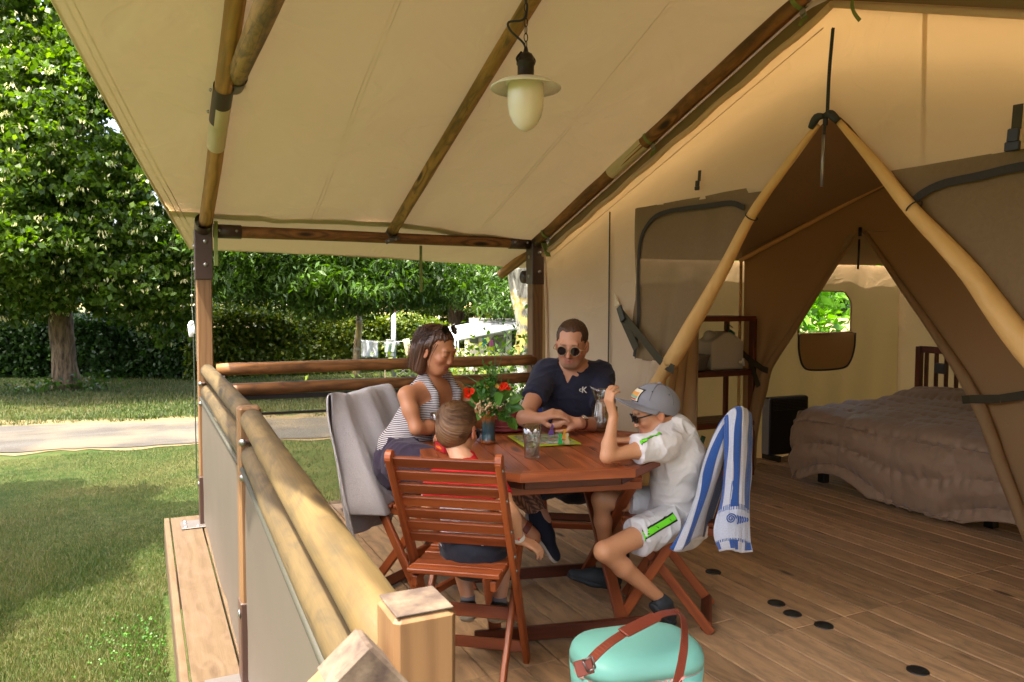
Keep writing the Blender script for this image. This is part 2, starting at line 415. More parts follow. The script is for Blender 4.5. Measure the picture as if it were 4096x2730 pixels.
# ================================================================== tent frame
tent = empty('safari_tent', (2.62, 2.4, 0), label='large tan canvas safari tent with log frame and covered wooden veranda', cat='tent')
YR = 2.36                                           # ridge
def roof_slope(x): return np.where(x < 1.55, .42, np.where(x > 2.62, .362, .42+(x-1.55)/1.07*(.362-.42)))
def roof_z(x, y):
    x = np.asarray(x, float); y = np.asarray(y, float); t = np.abs(y-YR); half = 5.0-YR
    z = 1.855+np.where(x > 1.55, -np.clip(x-1.55, 0, 1.07)*.085, 0)+(half-t)*roof_slope(x)
    # soft ridge
    return z-.05*np.exp(-(t/.12)**2)
def bar_obj(nm, segs, mat, parent=tent, **k):
    b = MB()
    for s_ in segs: b.bar(*s_, **k)
    return b.build(nm, mat, parent)
def log(nm, p0, p1, r0, mat, parent=tent, r1=None, n=14, wob=.004, **tags):
    m = 14; t = np.linspace(0, 1, m)[:, None]; p = np.asarray(p0)*(1-t)+np.asarray(p1)*t
    w = fbm(np.concatenate([t*3, 0*t+p[0].sum()*3, 0*t], 1), 2)[:, None]*wob
    p = p+w*np.array([.6, .3, .7])*np.sin(t*math.pi)
    r = np.linspace(r0, r1 or r0, m)*(1+.02*fbm(np.concatenate([t*9, 0*t+5.1, 0*t+p0[0]], 1), 2))
    b = MB(); b.tube(p, r, n, jit=.02); return b.build(nm, mat, parent, True, **tags)
def bolt(p, n, parent, r=.011):
    b = MB(); n = nrm(n); b.lathe([(0, .006), (r*.6, .006), (r, .003), (r*1.3, .001), (r*1.3, -.002)], p, 10, ax=n); return b.build('bolt', M['steel'], parent, True)
# posts
def post(nm, x, y, z0, z1, w, mat=M['post'], parent=tent):
    b = MB(); b.bar((x, y, z0), (x, y, z1), w, w, (0, 1, 0), .006); return b.build(nm, mat, parent)
for y in (5.0, -.28):
    post('post', .34, y, .16, 1.56, .088)
    post('post', 2.615, y, .0, 1.56, .088) if y > 0 else None
    for x in ((.34, 2.615) if y > 0 else (.34,)):
        b = MB(); b.bar((x, y, 1.50), (x, y, 1.80), .102, .102, (0, 1, 0), .004); sl = b.build('post_sleeve', M['brown_metal'], tent)
        for dz in (1.56, 1.70):
            bolt((x-.052, y, dz), (-1, 0, 0), sl); bolt((x+.01, y-.052, dz+.03), (0, -1, 0), sl)
        # cup that takes the rafter
        d = nrm((0, -np.sign(y-YR), .40)); p = np.array([x, y, 1.80]); b = MB(); b.tube([p-d*.02, p+d*.12], [.052, .052], 18, False); b.tube([p+d*.12, p-d*.02], [.0485, .0485], 18, False)
        b.build('rafter_cup', M['brown_metal'], tent, True)
        if x < 1:
            b = MB(); b.bar((x, y, 0.003), (x, y, .30), .096, .096, (0, 1, 0), .003); ft = b.build('post_foot', M['brown_metal'], tent)
            b = MB(); b.box((x-.055, y-.02, .006), (.20, .17, .008)); b.build('base_plate', M['galv'], ft)
            for dx, dy in ((-.13, -.08), (-.13, .0), (-.13, .05), (-.06, -.085)): bolt((x+dx, y+dy, .011), (0, 0, 1), ft, .009)
            bolt((x-.05, y-.01, .25), (-1, 0, 0), ft, .013)
# eave beams with collars
log('eave_beam', (.44, 5.0, 1.797), (2.52, 5.0, 1.797), .037, M['log_dark'])
log('eave_beam', (.44, -.28, 1.797), (2.52, -.28, 1.797), .037, M['log_dark'])
for xa, xb in ((.40, .56), (2.40, 2.56)):
    b = MB(); b.tube([(xa, 5, 1.797), (xb, 5, 1.797)], .043, 18); c = b.build('beam_collar', M['brown_metal'], tent, True)
    for xx in (xa+.03, xb-.03): bolt((xx, 4.957, 1.80), (0, -1, .1), c, .007)
# rafters
log('rafter', (.352, 4.99, 1.81), (.355, 3.10, 2.62), .040, M['log'], wob=.01)
log('rafter', (.352, -.25, 1.81), (.355, 1.6, 2.60), .040, M['log'], wob=.01)
A_, B_ = PY(898, 548, 5.0), PX(1240, -25, 1.56)
dr = (B_-A_); B2 = A_+dr*((YR+.03-A_[1])/dr[1])
log('rafter', A_+np.array([0, 0, .03]), B2, .036, M['log_old'], wob=.012)
log('rafter', (1.55, -.28, 1.83), (1.55, YR-.05, 2.93), .036, M['log_old'], wob=.012)
W0, W1 = np.array([2.60, 4.90, 1.83]), np.array([2.60, 2.47, 2.705])
log('rafter', W0, W1, .041, M['log_dark'], wob=.006)
log('rafter', (2.60, -.2, 1.83), (2.60, 2.28, 2.705), .041, M['log_dark'], wob=.006)
log('ridge_pole', (-.3, YR, 2.93), (2.60, YR, 2.80), .04, M['log'])
# collar tie of the front truss, and bracket
log('collar_tie', (.405, 3.78, 2.385), (.405, .94, 2.385), .043, M['log_old'], r1=.046)
b = MB(); b.tube([(.405, 3.83, 2.385), (.405, 3.68, 2.385)], .048, 20, False); b.tube([(.352, 3.98, 2.245), (.354, 3.74, 2.348)], .0455, 20, False)
bk = b.build('truss_bracket', M['brown_metal'], tent, True)
for p in ((.30, 3.93, 2.27), (.30, 3.78, 2.335), (.365, 3.70, 2.40)): bolt(p, (-1, -.3, 0), bk, .007)
# brackets: canvas sleeves round the rafters
def sleeve(c0, c1, r, f0, f1, nm='canvas_sleeve'):
    p0 = sep_lerp(c0, c1, f0); p1 = sep_lerp(c0, c1, f1); b = MB(); b.tube([p0, p1], r, 20, False); return b.build(nm, M['canvas_pale'], tent, True)
sleeve((.352, 4.99, 1.81), (.355, 3.10, 2.62), .0445, .43, .60)
sleeve(W0, W1, .0455, .385, .525)
# metal saddle where middle rafter meets beam
b = MB(); c = A_; b.bar((c[0]-.05, 4.955, 1.765), (c[0]+.045, 4.955, 1.80), .03, .004, (0, -1, 0)); b.tube([c+np.array([0, .01, .02]), c+np.array([0, -.05, .045])], .0395, 16, False)
sd_ = b.build('rafter_saddle', M['galv'], tent, True)
bolt((c[0]-.03, 4.95, 1.775), (0, -1, 0), sd_, .006); bolt((c[0]+.02, 4.95, 1.785), (0, -1, 0), sd_, .006)
# corner tail pole and end plate beyond post B
log('rafter_tail', PY(1243, 560, 5.06), PY(1150, 632, 5.42), .036, M['log'])
b = MB(); p = PY(1203, 637, 5.30); b.tube([p, p+np.array([.12, .03, 0])], .05, 20); b.build('pole_end_cap', M['brown_metal'], tent, True)

# ------------------------------------------------------------------ roof canvas
def roof_fn(x0f, x1f, y0, y1, sag):
    def fn(u, v):
        y = y0+(y1-y0)*v; x = x0f(y)+(x1f(y)-x0f(y))*u
        z = roof_z(x, y)+.028
        s = np.zeros_like(x)
        for a, bb in ((-.5, .35), (.35, 1.55), (1.55, 2.62)):
            k = np.clip((x-a)/(bb-a), 0, 1); s += np.where((x >= a) & (x <= bb), np.sin(k*math.pi)**1*sag, 0)
        z = z-s*np.sin(np.clip(np.abs(y-YR)/2.64, 0, 1)*math.pi)*.9
        z += .012*fbm(np.stack([x*2.2, y*1.6, 0*x], 1), 3, 5)-folds(np.stack([x*1.3+y*.5, y*.7, 0*x], 1), 1., .007, 8, 5.)+.006*np.sin(x*16+y*2)*np.exp(-((np.abs(y-YR)-2.5)/.16)**2)
        z += .006*np.sin(y*5+x*9)*np.exp(-((x-.1)/.35)**2)
        return np.stack([x, y, z], 1)
    return fn
def edge_x(y):
    t = np.clip(np.abs(y-YR)/3.04, 0, 1); return .28-.86*(1-t)-.02*np.sin(t*math.pi)
b = MB(); b.grid(roof_fn(edge_x, lambda y: 0*y+2.66, 5.02, YR, .022), 110, 110); b.grid(roof_fn(edge_x, lambda y: 0*y+2.66, YR, -.3, .022), 56, 60)
roof = b.build('roof_canvas', M['canvas'], tent, True)
# eave skirt hanging outside the beams
def skirt(s_):
    def fn(u, v):
        yy = 4.96+.45*v; xe = edge_x(yy); x = xe+(2.80-xe)*u
        z = (1.898-.07*np.clip((x-1.55)/1.07, 0, 1))-v*.190+.012*np.sin(u*math.pi)*v*-1+.006*fbm(np.stack([x*3, v*2, 0*x], 1), 2, 3)
        y = yy if s_ > 0 else 2*YR-yy
        return np.stack([x, y, z], 1)
    return fn
for s_ in (1, -1): b = MB(); b.grid(skirt(s_), 60, 8); b.build('eave_skirt', M['canvas'], tent, True)
# hem tubes
yy = np.linspace(5.40, YR, 40); p = np.stack([edge_x(yy), yy, np.where(yy > 5.02, 1.877-(yy-5.02)*.397, roof_z(edge_x(yy), yy)+.026)], 1)
b = MB(); b.tube(p, .008, 8); q = p.copy(); q[:, 1] = 2*YR-q[:, 1]; b.tube(q, .008, 8)
b.tube([p[0], (2.80, 5.41, 1.65)], .005, 8); b.build('canvas_hem', M['canvas'], tent, True)
# strips of canvas covering seams
b = MB()
for dx in (.045, .075):
    pp = p.copy(); pp[:, 0] += dx; pp[:, 2] = np.where(yy > 5.02, 1.877-(yy-5.02)*.397, roof_z(pp[:, 0], yy)+.0255); b.tube(pp, .0022, 5)
b.build('seam_stitching', M['canvas_pale'], tent, True)

for sx_ in (.98, 2.12):
    yy = np.linspace(5.0, YR, 40); b = MB()
    for dx in (0, .022): b.tube(np.stack([0*yy+sx_+dx, yy, roof_z(0*yy+sx_, yy)+.028-.022*np.sin(np.clip(np.abs(yy-YR)/2.64, 0, 1)*math.pi)*.9+.012*fbm(np.stack([0*yy+sx_*2.2, yy*1.6, 0*yy], 1), 3, 5)-.001], 1), .0010, 5)
    b.build('roof_seam', M['canvas'], tent, True)
# enclosed roof above the rooms (double layer) and the outer walls
def roof_in(u, v):
    x = 2.61+(6.7-2.61)*u; y = -.3+5.3*v
    return np.stack([x, y, roof_z(x, y)+.004-.02*np.sin(u*9)**2], 1)
M['fly'] = m_canvas('thin_fly_canvas', 'cdb894', .30, 'd9c49c')
b = MB(); b.grid(roof_in, 10, 60); b.build('room_roof_canvas', M['fly'], tent, True)
def roof_in2(u, v):
    x = 2.82+(6.7-2.82)*u; y = -.3+5.3*v
    return np.stack([x, y, roof_z(x, y)-.04-.23*np.clip(1-np.abs(y-YR)/2.6, 0, 1)**.8-.01*np.sin(u*7)**2], 1)
b = MB(); b.grid(roof_in2, 20, 60); b.build('room_ceiling', M['cotton_dark'], tent, True)

# gable wall: everything left of the door, everything right of the door, above the apex
XW = 2.64
def gz(y): return np.where(y > YR, 1.75+(4.86-y)*.359, 2.648-(YR-y)*.385)
APZ = 2.15
def roll_y_left(z):   # door edge on the far side
    return np.interp(z, [1.0, 1.78, 2.15], [3.41, 2.785, 2.39])
def roll_y_right(z):
    return np.interp(z, [0., 1.0, 1.25, 1.5, 1.73, 2.15], [.55, 1.31, 1.52, 1.72, 1.94, 2.30])
b = MB()
MW = [3.755, 2.69]     # mesh window y-range on the far side
def wall_piece(ya, yb, zt, zb=None, nu=14, nv=24, lo=0., xoff=0., wr=.012):
    """vertical canvas between y=ya..yb; zt/zb functions of y"""
    def fn(u, v):
        y = ya+(yb-ya)*u; top = zt(y); bot = zb(y) if zb is not None else 0*y+lo
        z = bot+(top-bot)*v; x = XW+xoff+wr*fbm(np.stack([y*2.5, z*1.2, 0*y], 1), 3, 11)+.010*np.sin(y*14+z*2)*np.exp(-((y-4.7)/.25)**2)
        return np.stack([x, y, z], 1)
    b.grid(fn, nu, nv)
wall_piece(4.87, MW[0], lambda y: gz(y), lo=.01, nu=22, nv=44)
wall_piece(MW[0], MW[1], lambda y: gz(y), lambda y: 1.928-(MW[0]-y)*.030, nu=16, nv=16)
wall_piece(MW[1], YR, lambda y: gz(y), lambda y: np.interp(y, [YR, 2.40, 2.785], [2.16, 2.15, 1.79]), nu=8, nv=14)
wall_piece(YR, 1.92, lambda y: gz(y), lambda y: np.interp(y, [1.94, 2.30, YR], [1.74, 2.15, 2.16]), nu=10, nv=14)
wall_piece(1.94, .2, lambda y: gz(y), lambda y: 1.888+0*y, nu=24, nv=14)
wall_piece(.2, -.28, lambda y: gz(y), lo=.01, nu=10, nv=44)
gw = b.build('gable_wall', M['canvas_wall'], tent, True)
b = MB()
for ya, yb in ((4.87, YR), (YR, -.28)): b.grid(lambda u, v, ya=ya, yb=yb: (lambda y: np.stack([0*y+XW+.018, y, gz(y)-.02+(roof_z(0*y+XW, y)+.03-gz(y))*v], 1))(ya+(yb-ya)*u), 40, 3)
b.build('added_shade_strip', M['cotton_dark'], tent, True)  # added strip: its dark colour stands for shade in the gap, blocks light
# seam at x of gable roofline: folded edge tube
yy = np.linspace(4.90, YR, 30); b = MB()
b.tube(np.stack([0*yy+XW-.012, yy, gz(yy)-.03+.006*np.sin(yy*17)], 1), [.016]*30, 10)
yy = np.linspace(YR, -.28, 30); b.tube(np.stack([0*yy+XW-.012, yy, gz(yy)-.02], 1), [.014]*30, 10)
b.tube(spline([(XW-.01, 4.87, 1.72), (XW-.02, 4.85, 1.5), (XW-.012, 4.84, 1.2), (XW-.01, 4.84, .6), (XW-.01, 4.84, .02)], 24), .010, 8)
for o in (.07,):
    yy = np.linspace(4.85, 2.4, 20); b.tube(np.stack([0*yy+XW-.008, yy, gz(yy)-o-.02], 1), .0022, 5)
b.build('gable_hem', M['canvas_wall'], tent, True)
# green straps holding the canvas to the rafter
def strap_ring(c, d, r, side, parent=tent):
    d = nrm(d); a = nrm(np.cross(d, (0, 0, 1))); u = np.cross(a, d); th = np.linspace(0, 2*math.pi, 22)
    pts = c+np.outer(np.cos(th)*r, a)+np.outer(np.sin(th)*r, u); b = MB()
    for i in range(21):
        q0, q1 = pts[i], pts[i+1]; b.bar(q0, q1+(q1-q0)*.1, .022, .002, q0-c)
    tail = c-u*r; b.bar(tail+a*.0, tail-u*.05+a*-.01, .02, .002, a); b.bar(tail-u*.045, tail-u*.06+d*-.035, .02, .002, u)
    o = b.build('tie_strap', M['strap_green'], parent)
    b = MB(); q = tail-u*.012; b.bar(q-d*.014, q+d*.014, .004, .026, u, .001); b.bar(q-d*.014-u*.026, q+d*.014-u*.026, .004, .006, u, .001); b.bar(q-d*.014, q-d*.014-u*.028, .004, .005, a, .001); b.bar(q+d*.014, q+d*.014-u*.028, .004, .005, a, .001)
    b.build('buckle', M['steel'], o)
dW = W1-W0
for f in (.045, .545, .985): strap_ring(sep_lerp(W0, W1, f), dW, .047, 1)
b = MB(); b.bar(PX(1248, 555, 2.62), PX(1262, 590, 2.615), .004, .05, (1, 0, 0)); b.build('web_tab', M['strap_green'], tent)
# loose strap loop near the apex, long strap hanging below the eave, corner strap by post A
b = MB(); p = spline([PX(1960, -8, 2.60), PX(1958, 14, 2.59), PX(1964, 32, 2.59), PX(1976, 48, 2.60)], 10)
for i in range(9): b.bar(p[i], p[i+1], .016, .002, (1, 0, 0))
b.build('loose_strap', M['strap_green'], tent)
b = MB(); b.bar(PY(967, 565, 5.06), PY(967, 598, 5.06), .02, .002, (0, 1, 0)); b.bar(PY(967, 598, 5.057), PY(968, 672, 5.057), .022, .003, (0, 1, 0)); b.build('hanging_strap', M['strap_green'], tent)
b = MB(); p = PY(495, 520, 4.94); b.bar(PY(496, 508, 4.95), PY(496, 600, 4.95), .022, .003, (0, 1, 0)); b.bar(PY(497, 585, 4.94), PY(497, 612, 4.94), .026, .012, (0, 1, 0)); b.build('corner_strap', M['strap_green'], tent)
# vertical zip on the wall, apex zip, pull handle
def ribbon(nm, pts, w, mat, nrmv=(1, 0, 0), t=.003, parent=tent, teeth=True):
    b = MB(); pts = np.asarray(pts)
    for i in range(len(pts)-1): b.bar(pts[i], pts[i+1]+(pts[i+1]-pts[i])*.02, w, t, nrmv, .0008)
    o = b.build(nm, mat, parent)
    return o
def zip_line(nm, pts, w=.016, parent=tent):
    o = ribbon(nm, pts, w, M['zip'], parent=parent)
    L = np.concatenate([[0], np.cumsum(np.linalg.norm(np.diff(pts, axis=0), axis=1))]); n = int(L[-1]/.012); b = MB()
    for s_ in np.linspace(0, L[-1], n):
        q = np.array([np.interp(s_, L, np.asarray(pts)[:, k]) for k in range(3)]); b.box(q+np.array([-.003, 0, 0]), (.003, .006, .004), 0, .0005)
    b.build('zip_teeth', M['black_plastic'], o); return o
zx = XW-.022
zip_line('wall_zip', [(zx, 4.012, z) for z in np.linspace(1.93, .02, 12)], .014)
zip_line('door_zip', spline([(zx, 2.335, 2.52), (zx-.004, 2.345, 2.35), (zx-.002, 2.352, 2.17)], 8), .018)
b = MB(); b.bar((zx-.012, 2.352, 2.175), (zx-.012, 2.352, 2.12), .022, .012, (1, 0, 0)); b.bar((zx-.014, 2.354, 2.12), (zx-.014, 2.356, 2.085), .012, .01, (1, 0, 0)); b.build('zip_slider', M['black_plastic'], tent)
b = MB(); b.tube([(zx-.014, 2.357, 2.085), (zx-.012, 2.363, 1.868)], .0075, 10); b.build('zip_pull_rod', M['steel'], tent, True)
# rolled door edges
def cloth_roll(nm, pts, rad, mat, parent=tent, n=18, wr=.05):
    p = spline(pts, 44); r = np.interp(np.linspace(0, 1, 44), np.linspace(0, 1, len(rad)), rad)
    b = MB(); b.tube(p, r, n, jit=.05); o = b.build(nm, mat, parent, True)
    me = o.data; co = np.empty(len(me.vertices)*3); me.vertices.foreach_get('co', co); co = co.reshape(-1, 3)
    co += (fbm(co*np.array([14, 14, 9]), 3, 9)*.0035)[:, None]*np.array([1, .6, .3]); me.vertices.foreach_set('co', co.ravel()); return o
xr = XW-.035
cloth_roll('rolled_door_flap', [(xr+.01, 2.40, 2.135), (xr, 2.60, 1.955), (xr, 2.785, 1.775), (xr, 2.99, 1.50), (xr-.005, 3.20, 1.24), (xr-.01, 3.36, 1.04)], [.012, .020, .024, .032, .042, .046], M['canvas_roll'])
cloth_roll('rolled_door_flap', [(xr-.01, 3.36, 1.04), (xr-.012, 3.44, .96), (xr, 3.52, .84), (xr+.01, 3.55, .7), (xr+.01, 3.56, .4), (xr, 3.56, .03)], [.044, .034, .055, .06, .06, .05], M['canvas_roll'])
cloth_roll('rolled_door_flap', [(xr+.01, 2.30, 2.135), (xr, 2.10, 1.92), (xr, 1.94, 1.73), (xr, 1.72, 1.50), (xr, 1.52, 1.25), (xr, 1.20, .90), (xr, .9, .4), (xr, .88, .03)], [.012, .022, .028, .036, .044, .052, .05, .04], M['canvas_roll'])
for pts, w in (([(xr-.026, 2.775, 1.79)], .03), ([(xr-.028, 1.925, 1.745)], .03)):
    c = np.array(pts[0])+np.array([.026, 0, -.01]); s_ = 1 if c[1] > YR else -1; d = nrm((0, s_*.63, -.77)); a = nrm(np.cross(d, (1, 0, 0))); th = np.linspace(0, 2*math.pi, 20)
    b = MB(); b.tube(c+np.outer(np.cos(th)*.030, a)+np.outer(np.sin(th)*.030, (1, 0, 0)), .003, 6, False); b.build('elastic_band', M['zip'], tent, True)
# small canvas gathers at the apex
for s_ in (1, -1):
    b = MB(); b.tube(spline([(xr-.005, 2.352, 2.16), (xr-.012, 2.352+s_*.035, 2.16), (xr-.005, 2.352+s_*.07, 2.125)], 9), [.006, .012, .014, .016, .018, .018, .017, .016, .014], 10); b.build('zip_curl', M['zip'], tent, True)
# mesh window left: gathered net with curved zip
def meshL(u, v):
    z = 1.035+(1.925-1.035)*v; yl = 3.755-.01*np.sin(v*5); yl = np.where(z < 1.42, yl+.03*np.sin((1.42-z)/.38*math.pi)*1.3, yl)
    yr = np.interp(z, [1.03, 1.25, 1.78, 1.9], [3.36, 3.20, 2.785, 2.69]); y = yl+(yr-yl)*u
    x = XW-.006+.012*np.sin(u*16+v*5)*(.3+u)*np.clip(1.3-v, 0, 1)+.006*fbm(np.stack([y*6, z*3, 0*y], 1), 2, 8)
    return np.stack([x, y, z+.03*(1-u)*0], 1)
b = MB(); b.grid(meshL, 40, 30); b.build('mesh_window', M['mesh'], tent, True)
def lowL(u, v):
    z = .01+(1.04-.01)*v; yr = np.interp(z, [0, .9, 1.04], [3.60, 3.50, 3.37]); y = 3.76+(yr-3.76)*u
    x = XW-.004+.02*np.sin(u*20)*u; return np.stack([x, y, z], 1)
b = MB(); b.grid(lowL, 20, 20); b.build('door_side_panel', M['canvas_wall'], tent, True)
ribbon('window_zip', spline([(zx, 3.735, 1.05), (zx, 3.70, 1.25), (zx, 3.705, 1.5), (zx, 3.69, 1.72), (zx, 3.60, 1.83), (zx, 3.45, 1.872), (zx, 3.1, 1.868), (zx, 2.93, 1.862), (zx, 2.84, 1.83)], 40), .026, M['border'])
# mesh window right
def meshR(u, v):
    z = .02+(1.89-.02)*v; yl = np.interp(z, [0, 1.25, 1.5, 1.73, 1.9], [.9, 1.52, 1.72, 1.94, 2.06]); y = yl+(.2-yl)*u
    x = XW-.004+.006*fbm(np.stack([y*6, z*3, 0*y], 1), 2, 8); return np.stack([x, y, z], 1)
b = MB(); b.grid(meshR, 30, 30); b.build('mesh_window', M['mesh'], tent, True)
ribbon('window_zip', spline([PX(2085, 480, zx), PX(2110, 452, zx), PX(2160, 425, zx), PX(2250, 405, zx), PX(2370, 380, zx), (zx, 1.2, 1.80), (zx, .8, 1.80)], 26), .03, M['border'])
def curt(u, v):
    a = PX(1545, 850, 2.78)*(1-v[:, None])+PX(1500, 1135, 2.80)*v[:, None]; c = PX(1606, 700, 3.0)*(1-v[:, None])+PX(1612, 1120, 3.0)*v[:, None]; p = a+(c-a)*u[:, None]
    p[:, 0] += .03*np.sin(u*17+v*2)*(.4+v*.6); p[:, 1] += .02*np.cos(u*17+v*2); return p
b = MB(); b.grid(curt, 50, 20); b.build('door_curtain', M['cotton'], tent, True)
# strap that gathers the left flap, with buckle; second dangling end
s0, s1 = PX(1422, 712, 2.58), PX(1548, 850, 2.565)
b = MB(); mid = PX(1475, 778, 2.575); q = spline([s0, mid, PX(1520, 832, 2.56), s1], 12)
for i in range(11): b.bar(q[i], q[i+1]+(q[i+1]-q[i])*.05, .050, .003, (1, 0, 0), .001)
b.bar(PX(1432, 735, 2.585), PX(1462, 802, 2.585), .05, .003, (1, .2, 0), .001); b.build('gather_strap', M['strap_dark'], tent)
b = MB(); b.bar(PX(1422, 705, 2.57), PX(1432, 738, 2.57), .05, .012, (1, 0, 0), .003); b.build('strap_buckle', M['black_plastic'], tent)
b = MB(); b.prism([PX(1411, 676, 2.61), PX(1424, 700, 2.60), PX(1412, 705, 2.60)], (-1, 0, 0), .003); b.build('canvas_tab', M['canvas_pale'], tent)
# buckles hanging on the wall
for px, py in ((1608, 392), (2340, 240)):
    sc_ = 1 if px < 2000 else 1.5
    p = PX(px, py, zx); b = MB(); b.bar(p, p+np.array([0, .004, -.055*sc_]), .022*sc_, .004, (1, 0, 0), .001); h = b.build('buckle_strap', M['strap_dark'], tent)
    b = MB(); q = p+np.array([-.008, .006, -.052*sc_]); b.bar(q, q+np.array([0, .003, -.03*sc_]), .026*sc_, .012, (1, 0, 0), .003); b.bar(q+np.array([0, .003, -.028*sc_]), q+np.array([0, .004, -.05*sc_]), .034*sc_, .012, (1, 0, 0), .004); b.build('clip', M['black_plastic'], h)

# ------------------------------------------------------------------ side and back walls, inner cabin
def plain_wall(nm, p0, p1, zt, mat, holes=None, wr=.012, seed=1, nu=60, nv=40, lo=.0, folds=.012):
    p0 = np.asarray(p0, float); p1 = np.asarray(p1, float); d = p1-p0; n = nrm(np.array([-d[1], d[0], 0])); L = np.linalg.norm(d)
    def fn(u, v):
        q = p0[None, :2]+np.outer(u, d[:2]); z = lo+(zt(q[:, 0], q[:, 1])-lo)*v
        w = wr*fbm(np.stack([u*L*2.2, z*1., 0*u+seed], 1), 3, seed)+folds*np.sin(u*L*17+np.sin(z*2+seed)*1.2)*np.clip(1.1-v, 0, 1)
        return np.stack([q[:, 0]+n[0]*w, q[:, 1]+n[1]*w, z], 1)
    b = MB(); b.grid(fn, nu, nv)
    if holes:
        V = np.concatenate(b.v); keep = []
        for f in b.f:
            c = V[list(f)].mean(0)
            if not holes(c): keep.append(f)
        b.f = keep; b.mi = [0]*len(keep)
    return b.build(nm, mat, tent, True)
YS = 5.03; XC = 4.40; XB = 6.62
win_c = (5.62, 1.28)
def in_window(c, e=0.): 
    return abs(c[0]-win_c[0]) < .33+e and .0 < c[2]-1.09+e < .385+2*e and not (abs(c[0]-win_c[0]) > .19+e and c[2] > 1.34+e and (abs(c[0]-win_c[0])-.19-e)**2+(c[2]-1.335-e)**2 > .14**2)
top = lambda x, y: roof_z(x, y)-.03
plain_wall('side_wall', (2.66, YS, 0), (6.66, YS, 0), top, M['cotton'], holes=lambda c: in_window(c), nu=220, nv=90, wr=.006, folds=.008)
plain_wall('side_wall', (2.66, -.30, 0), (6.66, -.30, 0), top, M['cotton'])
plain_wall('back_wall', (XB, YS, 0), (XB, -.30, 0), top, M['cotton'], seed=3)
def cab_top(x, y): return np.minimum(roof_z(x, y)-.09, 1.71+(4.76-y)*.335)
# cabin front wall with its own V opening (tied back)
CA = np.array([3.62, 1.865])
cabf = MB()
def cab_l(u, v):    # far-side curtain, gathered at the tie
    z = .02+(1.72-.02)*v; yl = 4.76+0*z
    yr = np.interp(z, [0, .3, .86, 1.2, 1.6, 1.87], [4.60, 4.58, 4.42, 4.15, 3.83, 3.66]); zt = np.where(True, z, z)
    y = yl+(yr-yl)*u; ztop = 1.71+(4.76-y)*.13; z = z*ztop/1.72
    x = XC+.02*np.sin(u*13+1)*np.clip(1.2-v, 0, 1)-.04*u*np.clip(1-v*1.3, 0, 1)
    return np.stack([x, y, z], 1)
cabf.grid(cab_l, 26, 30)
def cab_top_fn(u, v):
    y = 4.76+(1.2-4.76)*u; zt = np.minimum(roof_z(0*y+XC, y)-.06, 9); zb = np.where(y > CA[0], np.interp(y, [CA[0], 4.76], [CA[1]-.01, 1.70]), np.interp(y, [1.2, 3.0, CA[0]], [1.80, 1.82, CA[1]-.01]))
    z = zb+(zt-zb)*v; return np.stack([XC+.008*np.sin(y*6), y, z], 1)
cabf.grid(cab_top_fn, 50, 8)
def cab_r(u, v):
    z = .02+(1.84-.02)*v; yl = np.interp(z, [0, .2, .81, 1.2, 1.6, 1.87], [2.40, 2.52, 2.80, 3.07, 3.40, 3.60]); y = yl+(1.2-yl)*u
    x = XC-.03*(1-u)*np.clip(1.4-v, 0, 1)+.02*np.sin(u*15+2)*np.clip(1.1-v, 0, 1); return np.stack([x, y, z], 1)
cabf.grid(cab_r, 30, 30)
cabf.build('cabin_curtain', M['cotton'], tent, True)
b = MB(); yy = np.linspace(4.76, 2.6, 20); zz = 1.71+(4.76-yy)*.335
b.tube(np.stack([0*yy+XC-.04, yy, zz], 1), .018, 8); b.tube([(XC-.03, 4.76, 1.71), (XC-.03, 4.76, .02)], .012, 8); b.build('cabin_seam', M['canvas_roll'], tent, True)
# gable panel of the cabin above the seam
def cab_g(u, v):
    y = 4.76+(1.2-4.76)*u; zb = np.where(y > 2.6, 1.71+(4.76-y)*.335, 2.43-(2.6-y)*.3); zt = roof_z(0*y+XC, y)-.04; z = zb+(np.maximum(zt, zb+.01)-zb)*v
    return np.stack([0*y+XC-.02, y, z], 1)
b = MB(); b.grid(cab_g, 40, 6); b.build('cabin_gable', M['cotton_dark'], tent, True)
cloth_roll('cabin_flap_roll', [(XC-.02, 3.64, 1.85), (XC-.03, 3.86, 1.60), (XC-.04, 4.16, 1.20), (XC-.06, 4.40, .88), (XC-.04, 4.50, .70), (XC-.03, 4.60, .35), (XC-.02, 4.62, .03)], [.012, .018, .024, .03, .05, .05, .04], M['cotton'])
cloth_roll('cabin_flap_roll', [(XC-.02, 3.60, 1.85), (XC-.03, 3.40, 1.60), (XC-.04, 3.07, 1.20), (XC-.06, 2.78, .82), (XC-.05, 2.60, .40), (XC-.04, 2.44, .03)], [.012, .018, .026, .034, .036, .034], M['cotton'])
for c, s_ in (((XC-.06, 4.42, .86), 1), ((XC-.065, 2.78, .82), -1)):
    b = MB(); c = np.array(c); q = [c+np.array([-.04, -s_*.05, -.01]), c+np.array([-.045, s_*.0, .0]), c+np.array([-.03, s_*.16, .06 if s_ > 0 else .02]), c+np.array([0, s_*.30, .12 if s_ > 0 else .06])]
    for i in range(3): b.bar(q[i], q[i+1], .048, .003, (1, 0, 0), .001)
    if s_ > 0: b.bar(q[2], q[1]+np.array([-.01, .03, -.14]), .048, .003, (1, 0, 0), .001)
    b.build('curtain_tie', M['strap_dark'], tent)
b = MB(); b.tube([(XC-.04, CA[0], 1.88), (XC-.04, CA[0], 1.82)], .012, 8); b.tube([(XC-.045, CA[0], 1.80), (XC-.045, CA[0]+.005, 1.60)], .007, 8); b.build('cabin_zip_pull', M['black_plastic'], tent, True)
